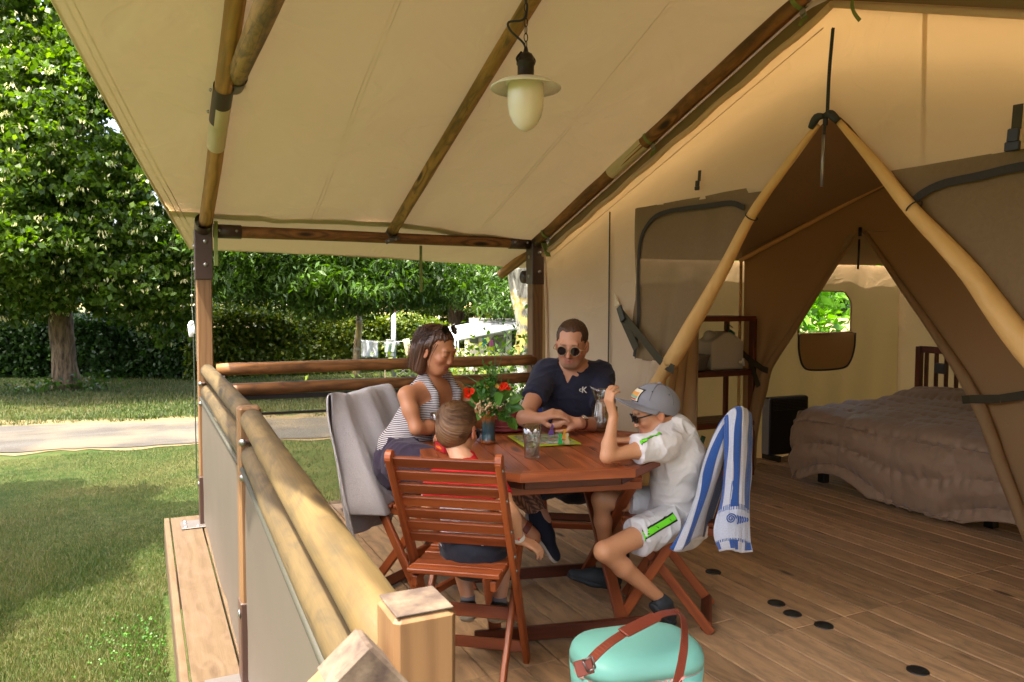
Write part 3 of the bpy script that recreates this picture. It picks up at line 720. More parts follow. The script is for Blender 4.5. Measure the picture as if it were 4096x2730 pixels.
# window in the side wall with net pane and rolled-down cover
fr = []
for t in np.linspace(0, 1, 60):
    pass
xc = win_c[0]; pts = [(xc-.33, 1.09), (xc-.33, 1.34), (xc-.31, 1.40), (xc-.26, 1.455), (xc-.19, 1.475), (xc+.19, 1.475), (xc+.26, 1.455), (xc+.31, 1.40), (xc+.33, 1.34), (xc+.33, 1.09)]
b = MB(); sp = spline([(x, YS-.012, z) for x, z in pts], 50); b.tube(sp, .008, 6); b.tube([(xc-.34, YS-.02, 1.085), (xc+.34, YS-.02, 1.095)], .012, 8); b.build('window_hem', M['cotton'], tent, True)
b = MB(); b.grid(lambda u, v: np.stack([xc-.36+.72*u, 0*u+YS-.035+.006*np.sin(u*5), np.where(True, 1.09-v*(.33-.0*u)*np.clip(np.sqrt(np.clip(1-(np.abs(u-.5)/.52)**5, 0, 1)), .15, 1), 0)], 1), 30, 10); b.build('window_cover', M['cotton'], tent, True)
sp = spline([(xc-.36, YS-.045, 1.09), (xc-.355, YS-.05, .93), (xc-.30, YS-.05, .80), (xc-.18, YS-.05, .762), (xc+.18, YS-.05, .765), (xc+.29, YS-.05, .82), (xc+.345, YS-.05, .95), (xc+.36, YS-.045, 1.09)], 50)
b = MB(); b.tube(sp, .009, 6); b.build('window_piping', M['border'], tent, True)
b = MB(); b.grid(lambda u, v: np.stack([xc-.34+.68*u, 0*u+YS+.01, 1.08+.41*v], 1), 2, 2); b.build('window_pane', m_mesh('fine_net', '5c7a4c', .10), tent)
# ================================================================== outdoors
def ground_z(x, y):
    """lawn level; the land falls away to the right beyond the hedge line"""
    x = np.asarray(x, float); y = np.asarray(y, float); d = .437*x+.9*y
    lat = x-.30*y
    k = 1/(1+np.exp(-(lat-.9)*1.6))
    far = np.clip(d-60, 0, 200)
    return -.5-.088*np.clip(d-19, 0, 22)*k-.0*far+.02*fbm(np.stack([x*.4, y*.4, 0*x], -1).reshape(-1, 3), 2, 4).reshape(x.shape)*np.clip((d-4)/6, 0, 1)
# path band between two edges (world), runs across the view
PA, PB = np.array([-1.93, 13.30]), np.array([.69, 12.30])     # far edge
PC_, PD = np.array([-1.60, 10.95]), np.array([.60, 10.62])    # near edge
# lawn
t = NT('lawn_ground'); o = t.obj(); n1 = t.noise(o, .8, 4); n2 = t.noise(o, 9, 5, .7); n3 = t.noise(o, 60, 3)
c = t.ramp(n1, [(.35, '182a0c'), (.5, '283814'), (.62, '404022')]); c = t.mix(t.ramp(n2, [(.4, 0.), (.7, .8)]), c, '4a4c2a')
c = t.mix(t.ramp(n3, [(.5, 0.), (.75, .6)]), c, '203010'); t.base(c); t.rough(.9); t.spec(.1); t.bump(n3, .6, .02); M['lawn'] = t.m
xs_ = np.concatenate([np.linspace(-160, -12, 24), np.linspace(-11, 30, 120), np.linspace(32, 260, 40)])
ys_ = np.concatenate([np.linspace(-20, 2, 12), np.linspace(2.3, 50, 150), np.linspace(52, 320, 40)])
gx, gy = np.meshgrid(xs_, ys_, indexing='ij'); gzv = ground_z(gx.ravel(), gy.ravel()); b = MB()
nx, ny = len(xs_), len(ys_)
b.add(np.stack([gx.ravel(), gy.ravel(), gzv], 1), [(i*ny+j, (i+1)*ny+j, (i+1)*ny+j+1, i*ny+j+1) for i in range(nx-1) for j in range(ny-1)])
b.build('lawn', M['lawn'], None, True, kind='structure')
# gravel track
t = NT('gravel_track'); o = t.obj(); n1 = t.noise(o, 1.2, 4); n2 = t.noise(o, 70, 4, .8); n3 = t.noise(t.mapv(o, (.6, 3.2, 1)), 1.0, 4)
c = t.ramp(n2, [(.3, '3e3c38'), (.5, '4c4a46'), (.7, '585652')]); c = t.mix(t.ramp(n3, [(.42, 0.), (.62, .55)]), c, '3a3430'); c = t.mix(t.ramp(n1, [(.45, 0.), (.7, .5)]), c, '706450')
t.base(c); t.rough(.95); t.spec(.1); t.bump(n2, .7, .02); M['gravel'] = t.m
def strip(name, fa, fb, mat, dz, nu=120, nv=10, jag=.12, **kw):
    def fn(u, v):
        xx = -30+62*u
        yf = fa(xx); yn = fb(xx); j = (v < .05)*fbm(np.stack([xx*3, 0*xx, 0*xx+1], 1), 3, 2)*jag+(v > .95)*fbm(np.stack([xx*3, 0*xx, 0*xx+7], 1), 3, 3)*jag
        y = yn+(yf-yn)*v+j; return np.stack([xx, y, ground_z(xx, y)+dz], 1)
    b = MB(); b.grid(fn, nu, nv); return b.build(name, mat, None, True, **kw)
ln = lambda A, B: (lambda x: A[1]+(x-A[0])*(B[1]-A[1])/(B[0]-A[0]))
far_e = lambda x: 12.62-.30*(x-.0)*np.where(x > 0, .5, 1.)+0*x; near_e = lambda x: 10.72-.14*x
strip('gravel_verge', lambda x: far_e(x)+.55, lambda x: near_e(x)-.12, m_plain('sandy_verge', '645840', .95, .25, 9, bump=.5, bscale=60, spec=.1), .008, 400, 10, .16, kind='structure')
strip('gravel_track', far_e, near_e, M['gravel'], .018, 400, 10, .07, kind='structure')
# dry field far off
t = NT('dry_field'); o = t.obj(); n1 = t.noise(t.mapv(o, (.3, 1, 1)), .25, 4); t.base(t.ramp(n1, [(.35, '706448'), (.6, '7c7050'), (.75, '645c3c')])); t.rough(.95); t.spec(.05); M['field'] = t.m
b = MB(); b.grid(lambda u, v: (lambda x, y: np.stack([x, y, ground_z(x, y)+.03+.03*np.clip((.437*x+.9*y)-50, 0, 60)*.6], 1))(-90+330*u, 45+120*v-(60*u)), 60, 30); b.build('dry_field', M['field'], None, True, kind='structure')

# ------------------------------------------------------------------ grass blades (real tufts on the near lawn)
def grass(n, dmin, dmax, h, w, name, mat, px0=-60, px1=1500, excl=True, **kw):
    d = dmin*(dmax/dmin)**rng.uniform(0, 1, n*2); px = rng.uniform(px0, px1, n*2); P0 = np.zeros((n*2, 3))
    S = 4096/2353.; rr = np.stack([(px*S-2048)/F_PX, np.zeros(2*n), np.ones(2*n)], 1)@RC
    P0[:, 0] = rr[:, 0]/np.hypot(rr[:, 0], rr[:, 1])*d; P0[:, 1] = rr[:, 1]/np.hypot(rr[:, 0], rr[:, 1])*d
    P0 += rng.normal(size=P0.shape)*.02
    ok = np.ones(2*n, bool)
    if excl: ok &= ~((P0[:, 0] > .08) & (P0[:, 1] < 5.22) & (P0[:, 0] < 6.8))
    ok &= ~((P0[:, 1] > near_e(P0[:, 0])-.05+.15*fbm(P0*4, 2, 6)) & (P0[:, 1] < far_e(P0[:, 0])+.25+.35*fbm(P0*3, 2, 5)))
    pt = fbm(P0*np.array([1.1, 1.1, 0]), 3, 21); ok &= rng.uniform(-1.2, 1., 2*n) < pt+.9
    P0 = P0[ok][:n]; n = len(P0); P0[:, 2] = ground_z(P0[:, 0], P0[:, 1])-.005
    a = rng.uniform(0, 2*math.pi, n); hh = h*rng.uniform(.4, 1.5, n)*(1+.4*fbm(P0*np.array([.7, .7, 0]), 2, 9)); ww = w*rng.uniform(.6, 1.4, n)
    dx = np.stack([np.cos(a), np.sin(a), 0*a], 1); ln_ = rng.uniform(-.6, .6, (n, 2)); tip = P0+np.stack([ln_[:, 0]*hh, ln_[:, 1]*hh, hh], 1)
    v = np.stack([P0-dx*ww[:, None], P0+dx*ww[:, None], tip], 1).reshape(-1, 3)
    me = bpy.data.meshes.new(name); me.vertices.add(3*n); me.vertices.foreach_set('co', v.astype(np.float32).ravel()); me.loops.add(3*n); me.loops.foreach_set('vertex_index', np.arange(3*n, dtype=np.int32))
    me.polygons.add(n); me.polygons.foreach_set('loop_start', np.arange(0, 3*n, 3, dtype=np.int32))
    r = np.clip(.5+.35*fbm(P0*np.array([1.3, 1.3, 0]), 3, 15)+rng.normal(size=n)*.36, 0, 1)
    at = me.attributes.new('rnd', 'FLOAT', 'POINT'); at.data.foreach_set('value', np.repeat(r, 3).astype(np.float32)); me.update(calc_edges=True)
    return mkobj(name, me, mat, None, kind='stuff', **kw)
M['grass'] = m_leaf('grass_blade', ['1a300a', '284610', '3a4e18', '4e5226', '66603e'], .3, .5)
M['grass_far'] = M['grass']
grass(190000, 3.0, 10.6, .024, .0026, 'grass', M['grass'], -60, 560)
grass(60000, 11.8, 21, .05, .008, 'grass', M['grass'], -80, 1300)
grass(14000, 5.3, 10.5, .04, .005, 'grass', M['grass'], 500, 1300)
# clover patch
cl = PZ(330, 1480, -.5); C = cl+rng.normal(size=(700, 3))*np.array([.16, .22, .0])+np.array([0, 0, .02]); C[:, 2] = ground_z(C[:, 0], C[:, 1])+rng.uniform(.01, .035, len(C))
C = C[C[:, 0] < .08]
leaf_cloud('clover', C, .012, m_leaf('clover_leaf', ['244a12', '34601a', '4a7a26'], .3), kind='stuff', aspect=1.)

# ------------------------------------------------------------------ trees
M['bark'] = None
def m_bark(name, c1, c2, lich=None):
    t = NT(name); o = t.obj(); n = t.noise(t.mapv(o, (1, 1, .22)), 16, 5, .6, .6); n2 = t.noise(o, 4, 4); c = t.ramp(n, [(.35, c2), (.62, c1)])
    if lich:
        c = t.mix(t.ramp(n2, [(.50, 0.), (.56, 1.)]), c, lich[0]); c = t.mix(t.ramp(t.noise(o, 5.5, 5, .7), [(.55, 0.), (.6, 1.)]), c, lich[1])
    t.base(c); t.rough(.9); t.spec(.15); t.bump(n, .9, .03); return t.m
M['bark'] = m_bark('furrowed_bark', '7d6a55', '3f3328'); M['bark_smooth'] = m_bark('ash_bark', '8a7a62', '5c4f3c', ('7e7148', '8d8a7e'))
M['bark_lichen'] = m_bark('lichen_bark', '8d8c80', '3c3a34', ('a08f4e', 'b0b3a6')); M['bark_dark'] = m_bark('dark_bark', '4a3d31', '251d17')
def trunk(name, base, top, r0, r1, mat, parent, lean=(0, 0), flare=.35, n=18, wob=.06):
    base = np.asarray(base, float); top = np.asarray(top, float); m = 22; t_ = np.linspace(0, 1, m); p = base+(top-base)*t_[:, None]
    p[:, 0] += wob*np.sin(t_*5+base[0])*t_; p[:, 1] += wob*np.cos(t_*4+base[1])*t_
    r = r0+(r1-r0)*t_+r0*flare*np.exp(-t_*14); b = MB(); b.tube(p, r, n, jit=.07); o = b.build(name, mat, parent, True); return o, p
def crown_pts(blobs, n, shell=.5):
    """points in a union of ellipsoids; denser towards the outside"""
    out = []; w = np.array([r[0]*r[1]+r[1]*r[2]+r[0]*r[2] for _, r in blobs]); w = w/w.sum()
    for (c, r), k in zip(blobs, w):
        m = int(n*k); d = rng.normal(size=(m, 3)); d /= np.linalg.norm(d, axis=1)[:, None]
        rad = rng.uniform(shell, 1., m)**.6; q = d*rad[:, None]
        q = q*(1+.16*fbm(d*2.4+np.asarray(c)*.3, 3, 13)[:, None]); out.append(np.asarray(c)+q*np.asarray(r))
    return np.concatenate(out)
def clumped(pts, n_cl, spread, per):
    c = pts[rng.integers(0, len(pts), n_cl)]; q = np.repeat(c, per, 0)+rng.normal(size=(n_cl*per, 3))*spread*np.array([1, 1, .55]); return q
LEAF = {}
M['linden'] = m_leaf('linden_leaf', ['243c0a', '345010', '48601c', '5e742c'], .42, .38)
M['ash'] = m_leaf('ash_leaf', ['1d320d', '294212', '385418', '4a6424'], .30, .4)
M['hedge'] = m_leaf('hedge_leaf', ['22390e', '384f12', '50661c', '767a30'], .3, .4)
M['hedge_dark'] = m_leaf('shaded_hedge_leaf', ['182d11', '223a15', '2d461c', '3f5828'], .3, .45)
M['far_leaf'] = m_leaf('far_tree_leaf', ['172e12', '223e18', '325020'], .3, .5)
M['bloom'] = m_leaf('linden_bract', ['aab060', 'c8c890', 'e0d8b0'], .45, .5)
# big flowering linden at the left
lb = PZ(155, 895, -.5); lb[2] = -.55
lin_t = empty('linden_tree', lb, label='large flowering linden tree with thick leaning trunk left of the veranda', cat='tree')
tr, tp = trunk('trunk', lb, lb+np.array([-.25, -.3, 4.5]), .235, .18, M['bark'], lin_t, flare=.28)
# boughs
def branches(parent, start, ends, r0, mat, sub=3, nm='branch'):
    for e in ends:
        e = np.asarray(e, float); s_ = np.asarray(start, float); m1 = s_+(e-s_)*.45+rng.normal(size=3)*.25+np.array([0, 0, .25]); p = spline([s_, m1, e], 12); b = MB(); b.tube(p, np.linspace(r0, r0*.2, 12), 8)
        for k in range(sub):
            q = p[rng.integers(4, 11)]; e2 = q+rng.normal(size=3)*.5+(e-s_)*.2+np.array([0, 0, -.15]); b.tube(spline([q, (q+e2)/2+rng.normal(size=3)*.08, e2], 6), np.linspace(r0*.25, .006, 6), 5)
        b.build(nm, mat, parent, True)
cd = lambda px, py, d: P(px, py, d)
lin_blobs = [(cd(60, 60, 15.0), (2.7, 2.4, 2.0)), (cd(180, 300, 14.2), (2.0, 1.9, 1.7)), (cd(20, 420, 14.2), (2.0, 2., 1.6)), (cd(300, 470, 14.6), (1.6, 1.6, 1.2)),
  (cd(110, 560, 14.0), (1.9, 1.5, .8)), (cd(350, 630, 14.8), (1.05, 1.3, .75)), (cd(0, 640, 14.6), (1.6, 1.3, .9)), (cd(390, 720, 15.6), (.62, .9, .55)), (cd(300, 690, 15.6), (.8, .9, .42)), (cd(-150, 300, 15.5), (2.6, 2.4, 2.6)), (cd(240, -60, 15.8), (2.6, 2.5, 1.9)), (cd(130, 655, 14.6), (1.3, 1., .35)), (cd(420, 560, 14.8), (.9, 1., .7))]
branches(lin_t, tp[10], [b_[0] for b_ in lin_blobs[:11]], .13, M['bark'])
lp = crown_pts(lin_blobs, 9000, .55); q = clumped(lp, 8600, .10, 17)
leaf_cloud('crown', q, .118, M['linden'], lin_t, droop=.5, aspect=.72, kind='stuff')
lo = crown_pts(lin_blobs, 6000, .93); q = clumped(lo, 3600, .04, 4); leaf_cloud('blossom', q, .072, M['bloom'], lin_t, droop=1.6, aspect=.38, kind='stuff')
bs = lb+np.array([0, -.35, .12]); leaf_cloud('base_shoots', bs+rng.normal(size=(260, 3))*np.array([.5, .22, .12]), .11, M['ash'], lin_t, aspect=.7, kind='stuff')
# ash trees in the middle
def tree(name, base, trunk_top, r, blobs, n_cl, per, leafs, mat, bark, label, group=None, spread=.12, aspect=.3, droop=.5, nb=4):
    e = empty(name, base, label=label, cat='tree', group=group); _, tp_ = trunk('trunk', base, trunk_top, r, r*.75, bark, e, flare=.2, n=12)
    if nb: branches(e, tp_[-3], [b_[0] for b_ in blobs[:nb]], r*.4, bark, 2)
    q = clumped(crown_pts(blobs, 4000, .35), n_cl, spread, per); leaf_cloud('crown', q, leafs, mat, e, aspect=aspect, droop=droop, kind='stuff'); return e
G = 'shade trees standing between the campsite and the field'
bA = PZ(818, 868, -.5)
tree('ash_tree', bA, cd(822, 700, 18.2), .095, [(cd(800, 650, 14.5), (1.3, 1.4, .55)), (cd(640, 640, 14.8), (1.3, 1.3, .55)), (cd(900, 640, 15.5), (1.2, 1.4, .7)), (cd(720, 590, 15), (2.2, 1.6, .7)), (cd(560, 610, 16), (1.0, 1.2, .7)), (cd(760, 700, 14.8), (.75, .8, .28)), (cd(1010, 650, 16), (1.2, 1.2, .6)), (cd(760, 560, 15), (2.6, 2., .6))], 2600, 15, .16, M['ash'], M['bark_smooth'], 'slender ash tree with smooth trunk in front of hedge, grey towel beside it', spread=.14)
b1 = cd(1047, 770, 34); tree('ash_tree', b1, cd(1050, 640, 34), .38, [(cd(1060, 620, 33), (3.2, 3, 1.6)), (cd(960, 640, 34), (2.4, 2.5, 1.3)), (cd(1150, 650, 32), (2.4, 2.4, 1.3)), (cd(1170, 690, 30), (1.4, 1.5, .7))], 1500, 12, .26, M['ash'], M['bark_dark'], 'dark-trunked tree beyond the hedge, above the motorhome awning', spread=.3)
b2 = cd(655, 770, 42); tree('ash_tree', b2, cd(655, 600, 42), .30, [(cd(650, 590, 41), (4, 3, 2.)), (cd(560, 630, 42), (3, 3, 1.2)), (cd(800, 600, 40), (4, 3, 2.))], 1300, 12, .3, M['far_leaf'], M['bark_dark'], 'tree behind the bright hedge near the white cone tent', spread=.35)
b3 = cd(905, 775, 46); tree('ash_tree', b3, cd(925, 640, 46), .30, [(cd(930, 620, 46), (4, 3, 2.)), (cd(1000, 660, 46), (2.5, 3, 1.))], 900, 12, .3, M['far_leaf'], M['bark_dark'], 'tree with two thin dark trunks behind the white pole', spread=.35)
b4 = cd(1150, 765, 48); tree('ash_tree', b4, cd(1152, 640, 48), .24, [(cd(1150, 630, 48), (3.5, 3, 2.)), (cd(1100, 600, 50), (4, 3, 2.2))], 900, 12, .3, M['far_leaf'], M['bark_dark'], 'far slim tree between the hay bale and the lichen trunk', spread=.35)
# lichen-covered trunk right beside the tent
bL = P(1215, 1000, 7.2); bL = np.array([bL[0], bL[1], ground_z(bL[0], bL[1])-.1])
lt = empty('lichen_tree', bL, label='old tree with grey and yellow lichen bark right behind the tent post', cat='tree')
tt = P(1205, 560, 7.0)
b = MB(); p = spline([bL, P(1212, 900, 7.15), P(1216, 760, 7.1), P(1204, 660, 7.05), P(1202, 600, 7.), P(1190, 480, 7.), P(1160, 300, 7.1)], 40); b.tube(p, np.interp(np.linspace(0, 1, 40), [0, .1, .5, .75, 1], [.19, .135, .13, .15, .11]), 20, jit=.1); b.build('trunk', M['bark_lichen'], lt, True)
branches(lt, P(1190, 500, 7), [P(900, 250, 8), P(1300, 100, 9), P(1000, 100, 7.5)], .07, M['bark_lichen'])
q = clumped(crown_pts([(P(1150, 200, 8.2), (2.6, 2.2, 1.3)), (P(900, 350, 9), (1.6, 1.5, .7))], 3000), 900, .14, 12); leaf_cloud('crown', q, .11, M['ash'], lt, aspect=.4, kind='stuff')
q = P(1215, 890, 6.2)+rng.normal(size=(1300, 3))*np.array([.28, .2, .24]); q = q[q[:, 1] > 5.35]
e = empty('shrub', q.mean(0)*[1, 1, 0]+[0, 0, -.5], label='low glossy green shrub just outside the side railing by the post', cat='shrub'); b = MB()
for k in range(7): a = q[k*9]; b.tube([(a[0], a[1], -.55), a], .006, 5)
b.build('stem', M['bark_smooth'], e); leaf_cloud('foliage', q, .05, M['ash'], e, aspect=.6, kind='stuff')
q = P(1120, 840, 12)+rng.normal(size=(900, 3))*np.array([.75, .4, .16]); e = empty('shrub', q.mean(0)*[1, 1, 0]+[0, 0, -.5], label='leafy green shrub growing in front of the motorhome wheel', cat='shrub'); leaf_cloud('foliage', q, .09, M['hedge'], e, aspect=.6, kind='stuff'); b = MB()
for k in range(9): a = q[k*9]; b.tube([(a[0], a[1], -.6), a], .008, 5)
b.build('stem', M['bark_smooth'], e)

# hedges
def hedge(name, A, B, h, depth, n, leafs, mat, label, group='clipped hedges round the pitches'):
    A = np.asarray(A, float); B = np.asarray(B, float); d = B-A; L = np.linalg.norm(d[:2]); dn = d[:2]/L; nn = np.array([dn[1], -dn[0]])
    if nn@(-A[:2]) < 0: nn = -nn
    e = empty(name, (A+B)/2*[1, 1, 1], label=label, cat='hedge', group=None)
    u = rng.uniform(0, 1, n); face = rng.uniform(0, 1, n) < .62; v = np.where(face, rng.uniform(0, 1, n), 1.); w = np.where(face, 0, rng.uniform(0, 1, n))
    bul = .28*fbm(np.stack([u*L*.9, v*2, 0*u], 1), 3, 31)
    hh = h*(1+.10*fbm(np.stack([u*L*.8, 0*u, 0*u], 1), 3, 17))
    p = np.stack([A[0]+d[0]*u, A[1]+d[1]*u, A[2]+d[2]*u], 1); off = (depth*(.5-w)+bul)
    p[:, 0] += nn[0]*off; p[:, 1] += nn[1]*off; p[:, 2] += hh*v+rng.normal(size=n)*.07; p += rng.normal(size=(n, 3))*.09
    leaf_cloud('foliage', p, leafs, mat, e, aspect=.65, kind='stuff')
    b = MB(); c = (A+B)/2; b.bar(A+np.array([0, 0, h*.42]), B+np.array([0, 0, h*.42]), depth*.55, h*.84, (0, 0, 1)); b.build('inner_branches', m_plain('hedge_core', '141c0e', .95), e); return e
z_ = lambda p: np.array([p[0], p[1], float(ground_z(p[0], p[1]))-.05])
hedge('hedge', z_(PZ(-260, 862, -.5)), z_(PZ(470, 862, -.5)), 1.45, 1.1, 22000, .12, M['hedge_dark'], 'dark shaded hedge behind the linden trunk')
hL, hR = PZ(430, 868, -.5), PZ(1060, 850, -.5)*[1, 1, 0]
hedge('hedge', z_(hL*1.), z_(P(1010, 800, 21.5)), 1.50, 1.1, 34000, .10, M['hedge'], 'bright sunlit hedge seen over the top side rail')
hedge('hedge', P(960, 800, 37), P(1330, 800, 37), 1.7, 1.4, 9000, .2, M['hedge'], 'yellow-green hedge behind the motorhome')
q = P(600, 725, 19.5)+rng.normal(size=(1500, 3))*np.array([1.1, .5, .28]); e = empty('shrub', q.mean(0), label='loose green shoots standing up above the bright hedge', cat='shrub'); leaf_cloud('foliage', q, .11, M['hedge'], e, aspect=.5, kind='stuff')
# far wood
C = []
for i in range(46):
    px = -300+i*62; c = P(px, 650+rng.uniform(-12, 12), 150+rng.uniform(-12, 12)); C.append((c, (9, 6, 8+rng.uniform(-2, 3))))
q = clumped(crown_pts(C, 9000, .6), 5200, 1.0, 9); leaf_cloud('far_wood', q, 1.35, M['far_leaf'], None, aspect=.8, kind='stuff')
# hay bale
hb = P(1071, 712, 95); b = MB(); ax = nrm((.9, -.45, 0)); rr = 1.0
b.tube([hb-ax*.9, hb-ax*.85, hb+ax*.85, hb+ax*.9], [rr*.93, rr, rr, rr*.93], 24, up=(0, 0, 1)); b.tube([hb-ax*.4, hb-ax*.36], rr*1.01, 24); b.tube([hb+ax*.4, hb+ax*.44], rr*1.01, 24)
b.build('hay_bale', m_plain('straw', 'c9ad78', .9, .25, 3, bump=.5, bscale=12), None, True, label='round straw bale in the pale field', cat='hay bale')
# wire fence
fe = empty('wire_fence', P(1100, 730, 50), label='green wire fence along the dry field', cat='fence'); fm = m_plain('fence_green', '2c4a33', .6); prev = None; wires = MB()
for px in range(960, 1260, 38):
    p = P(px, 742, 50); b = MB(); b.bar(p, p+np.array([0, 0, 1.05]), .07, .07, (0, 1, 0)); b.build('fence_post', fm, fe)
    if prev is not None:
        for z in (.05, .3, .55, .8, 1.0): wires.tube([prev+np.array([0, 0, z]), p+np.array([0, 0, z])], .012, 4)
    prev = p
wires.build('wire', fm, fe)
# white cone tent and white caravan behind the hedge
wt = empty('white_tent', P(658, 760, 40), label='white pointed tent whose top shows above the bright hedge', cat='tent'); M['white'] = m_plain('white_fabric', '9c9c9c', .6, .04); b = MB(); c = P(658, 770, 40); b.lathe([(1.75, -.2), (1.6, .55), (.75, 1.1), (.06, 1.9), (0, 1.95)], c, 8); b.build('cover', M['white'], wt); b = MB(); b.tube([c+np.array([0, 0, 1.85]), c+np.array([0, 0, 2.15])], .03, 6); b.build('tent_pole', M['steel'], wt)
wc = empty('caravan', P(300, 760, 34), label='white caravan glimpsed under the linden branches', cat='caravan'); c = P(300, 735, 34)
b = MB(); rt = nrm((.9, -.437, 0)); fw_ = np.array([.437, .9, 0])
prof = [(-.95, -.9), (.95, -.9), (.95, .35), (.75, .55), (-.2, .62), (-.95, .25)]
b.prism([c+rt*x+np.array([0, 0, z]) for x, z in prof], -fw_, 3.); b.build('body', M['white'], wc)
b = MB(); b.prism([c-fw_*.03+rt*x+np.array([0, 0, z]) for x, z in ((-.45, -.1), (.5, -.1), (.5, .3), (-.45, .3))], -fw_, .03); b.build('window', m_plain('tinted_window', '30363a', .15, spec=.6), wc)
b = MB(); b.tube([c+rt*.1-fw_*.02+np.array([0, 0, -.9]), c+rt*.1+fw_*.2+np.array([0, 0, -.9])], .3, 18); b.build('wheel', M['black_plastic'], wc)
# lamp bollards: near white pole with a box
M['wpaint'] = m_plain('white_paint', '989896', .35, .04)
pb = z_(PZ(905, 866, -.5)); pl = empty('electric_pole', pb, label='white metal pole with a small lamp and grey socket box', cat='pole')
b = MB(); topz = P(905, 716, 18.8)[2]; b.tube([pb, (pb[0], pb[1], topz)], .058, 14); b.build('pole', M['wpaint'], pl, True)
b = MB(); c = np.array([pb[0], pb[1], topz]); b.box(c+[0, 0, .03], (.13, .13, .07)); b.build('lamp_head', m_plain('rust_brown', '7a4a2c', .5), pl)
b = MB(); b.lathe([(.02, 0), (.05, .03), (.03, .09), (.015, .13), (.012, .24), (0, .25)], c+[0, 0, .07], 10); b.build('finial', M['wpaint'], pl, True)
c = P(905, 800, 18.65); b = MB(); b.box(c+[-.10, -.0, 0], (.16, .12, .42)); bx = b.build('socket_box', M['wpaint'], pl); b = MB(); b.box(c+[.06, -.02, .1], (.14, .10, .06)); b.build('socket', m_plain('grey_plastic', '77797a', .5), bx)
b = MB(); b.tube(spline([c+[-.1, -.08, .2], c+[-.12, -.1, .7], c+[-.02, -.1, 1.1]], 10), .009, 5); b.build('cable', M['black_plastic'], pl)
for px, py0, py1, d, lab in ((595, 668, 712, 30, 'white lamp standing above hedge left of the cone tent'), (838, 690, 742, 30, 'white lamp standing just right of the slender ash trunk')):
    c = P(px, py1, d); e = empty('garden_lamp', c, label=lab, cat='lamp', group='white garden lamps in the campsite'); h = P(px, py0, d)[2]-c[2]; b = MB(); b.tube([c-[0, 0, 1.2], c+[0, 0, h*.55]], .055, 10); b.build('lamp_post', M['wpaint'], e, True)
    b = MB(); b.lathe([(.03, 0), (.10, .03), (.09, h*.18), (.03, h*.24), (.02, h*.34), (.045, h*.38), (0, h*.46)], c+[0, 0, h*.52], 10); b.build('lamp_head', M['wpaint'], e, True)
# clothes line
a, m_, e_ = P(826, 800, 18.3), P(905, 788, 18.6), P(1040, 770, 18.4)
cl = MB(); cl.tube(spline([P(826, 781, 18.3), P(868, 786, 18.4), P(905, 786, 18.6)], 10), .006, 5); cl.tube(spline([P(905, 786, 18.6), P(960, 780, 18.5), P(1045, 745, 18.2)], 10), .006, 5)
cl.build('clothes_line', M['wpaint'], None, label='thin washing line from slender ash past the white pole', cat='washing line')
def hung(nm, tl, tr, bl, br, d, mat, label, cat):
    a, b_, c, e = P(*tl, d), P(*tr, d), P(*bl, d), P(*br, d); b = MB()
    def fn(u, v):
        p = (a+(b_-a)*u[:, None])*(1-v[:, None])+(c+(e-c)*u[:, None])*v[:, None]; w = .03*np.sin(u*11+v*2)*(.3+v); return p+np.outer(w, (.437, .9, 0))
    b.grid(fn, 20, 10); o = b.build(nm, mat, None, True, label=label, cat=cat); md = o.modifiers.new('s', 'SOLIDIFY'); md.thickness = .008; return o
M['terry_grey'] = m_plain('grey_terry', 'aaa7a6', .95, .1, 20, bump=.8, bscale=160, sheen=.4)
hung('grey_towel', (830, 781), (869, 785), (830, 822), (868, 822), 18.3, m_plain('pale_grey_cloth', 'aeb4b8', .9, .3, 6), 'pale grey towel on the line beside ash trunk', 'towel')
hung('washed_shirt', (882, 788), (910, 786), (884, 812), (908, 811), 18.45, m_plain('green_grey_cloth', '7c8a80', .9), 'grey-green shirt drying behind the white pole', 'shirt')
hung('beige_towel', (925, 781), (940, 778), (934, 823), (950, 821), 18.2, m_plain('beige_cloth', 'b7aa94', .9), 'narrow beige towel on the washing line behind the woman', 'towel')
# folding camping chair, dark green
cc = z_(PZ(930, 868, -.5)); e = empty('camping_chair', cc, label='dark green folding camping chair in the grass behind the railing', cat='chair'); b = MB()
f = lambda x, y, z: cc+rt*x-fw_*y+np.array([0, 0, z])
b.bar(f(-.3, 0, .42), f(.25, 0, .45), .5, .03); b.build('seat', m_plain('green_canvas', '2f4a3e', .8), e); b = MB(); b.bar(f(.27, 0, .45), f(.45, 0, 1.0), .5, .03, fw_); b.build('backrest', m_plain('green_canvas', '2f4a3e', .8), e)
for s_ in (-.22, .22):
    b = MB(); b.tube([f(-.28, s_, .42), f(.3, s_, 0)], .012, 6); b.tube([f(.25, s_, .42), f(-.3, s_, 0)], .012, 6); b.build('leg_frame', M['steel'], e)
# garden table leg glimpse: white bowl lamp (satellite dish)
sdh = P(940, 770, 24); b = MB(); b.lathe([(0, 0), (.12, .01), (.22, .05), (.27, .1), (.22, .06), (0, .02)], sdh, 18, ax=(-.4, -.9, .3)); b.tube([sdh, sdh-np.array([0, 0, 2])], .02, 6); b.build('satellite_dish', m_plain('pale_dish', 'b9c1c4', .4), None, True, label='small pale satellite dish behind the woman', cat='satellite dish')

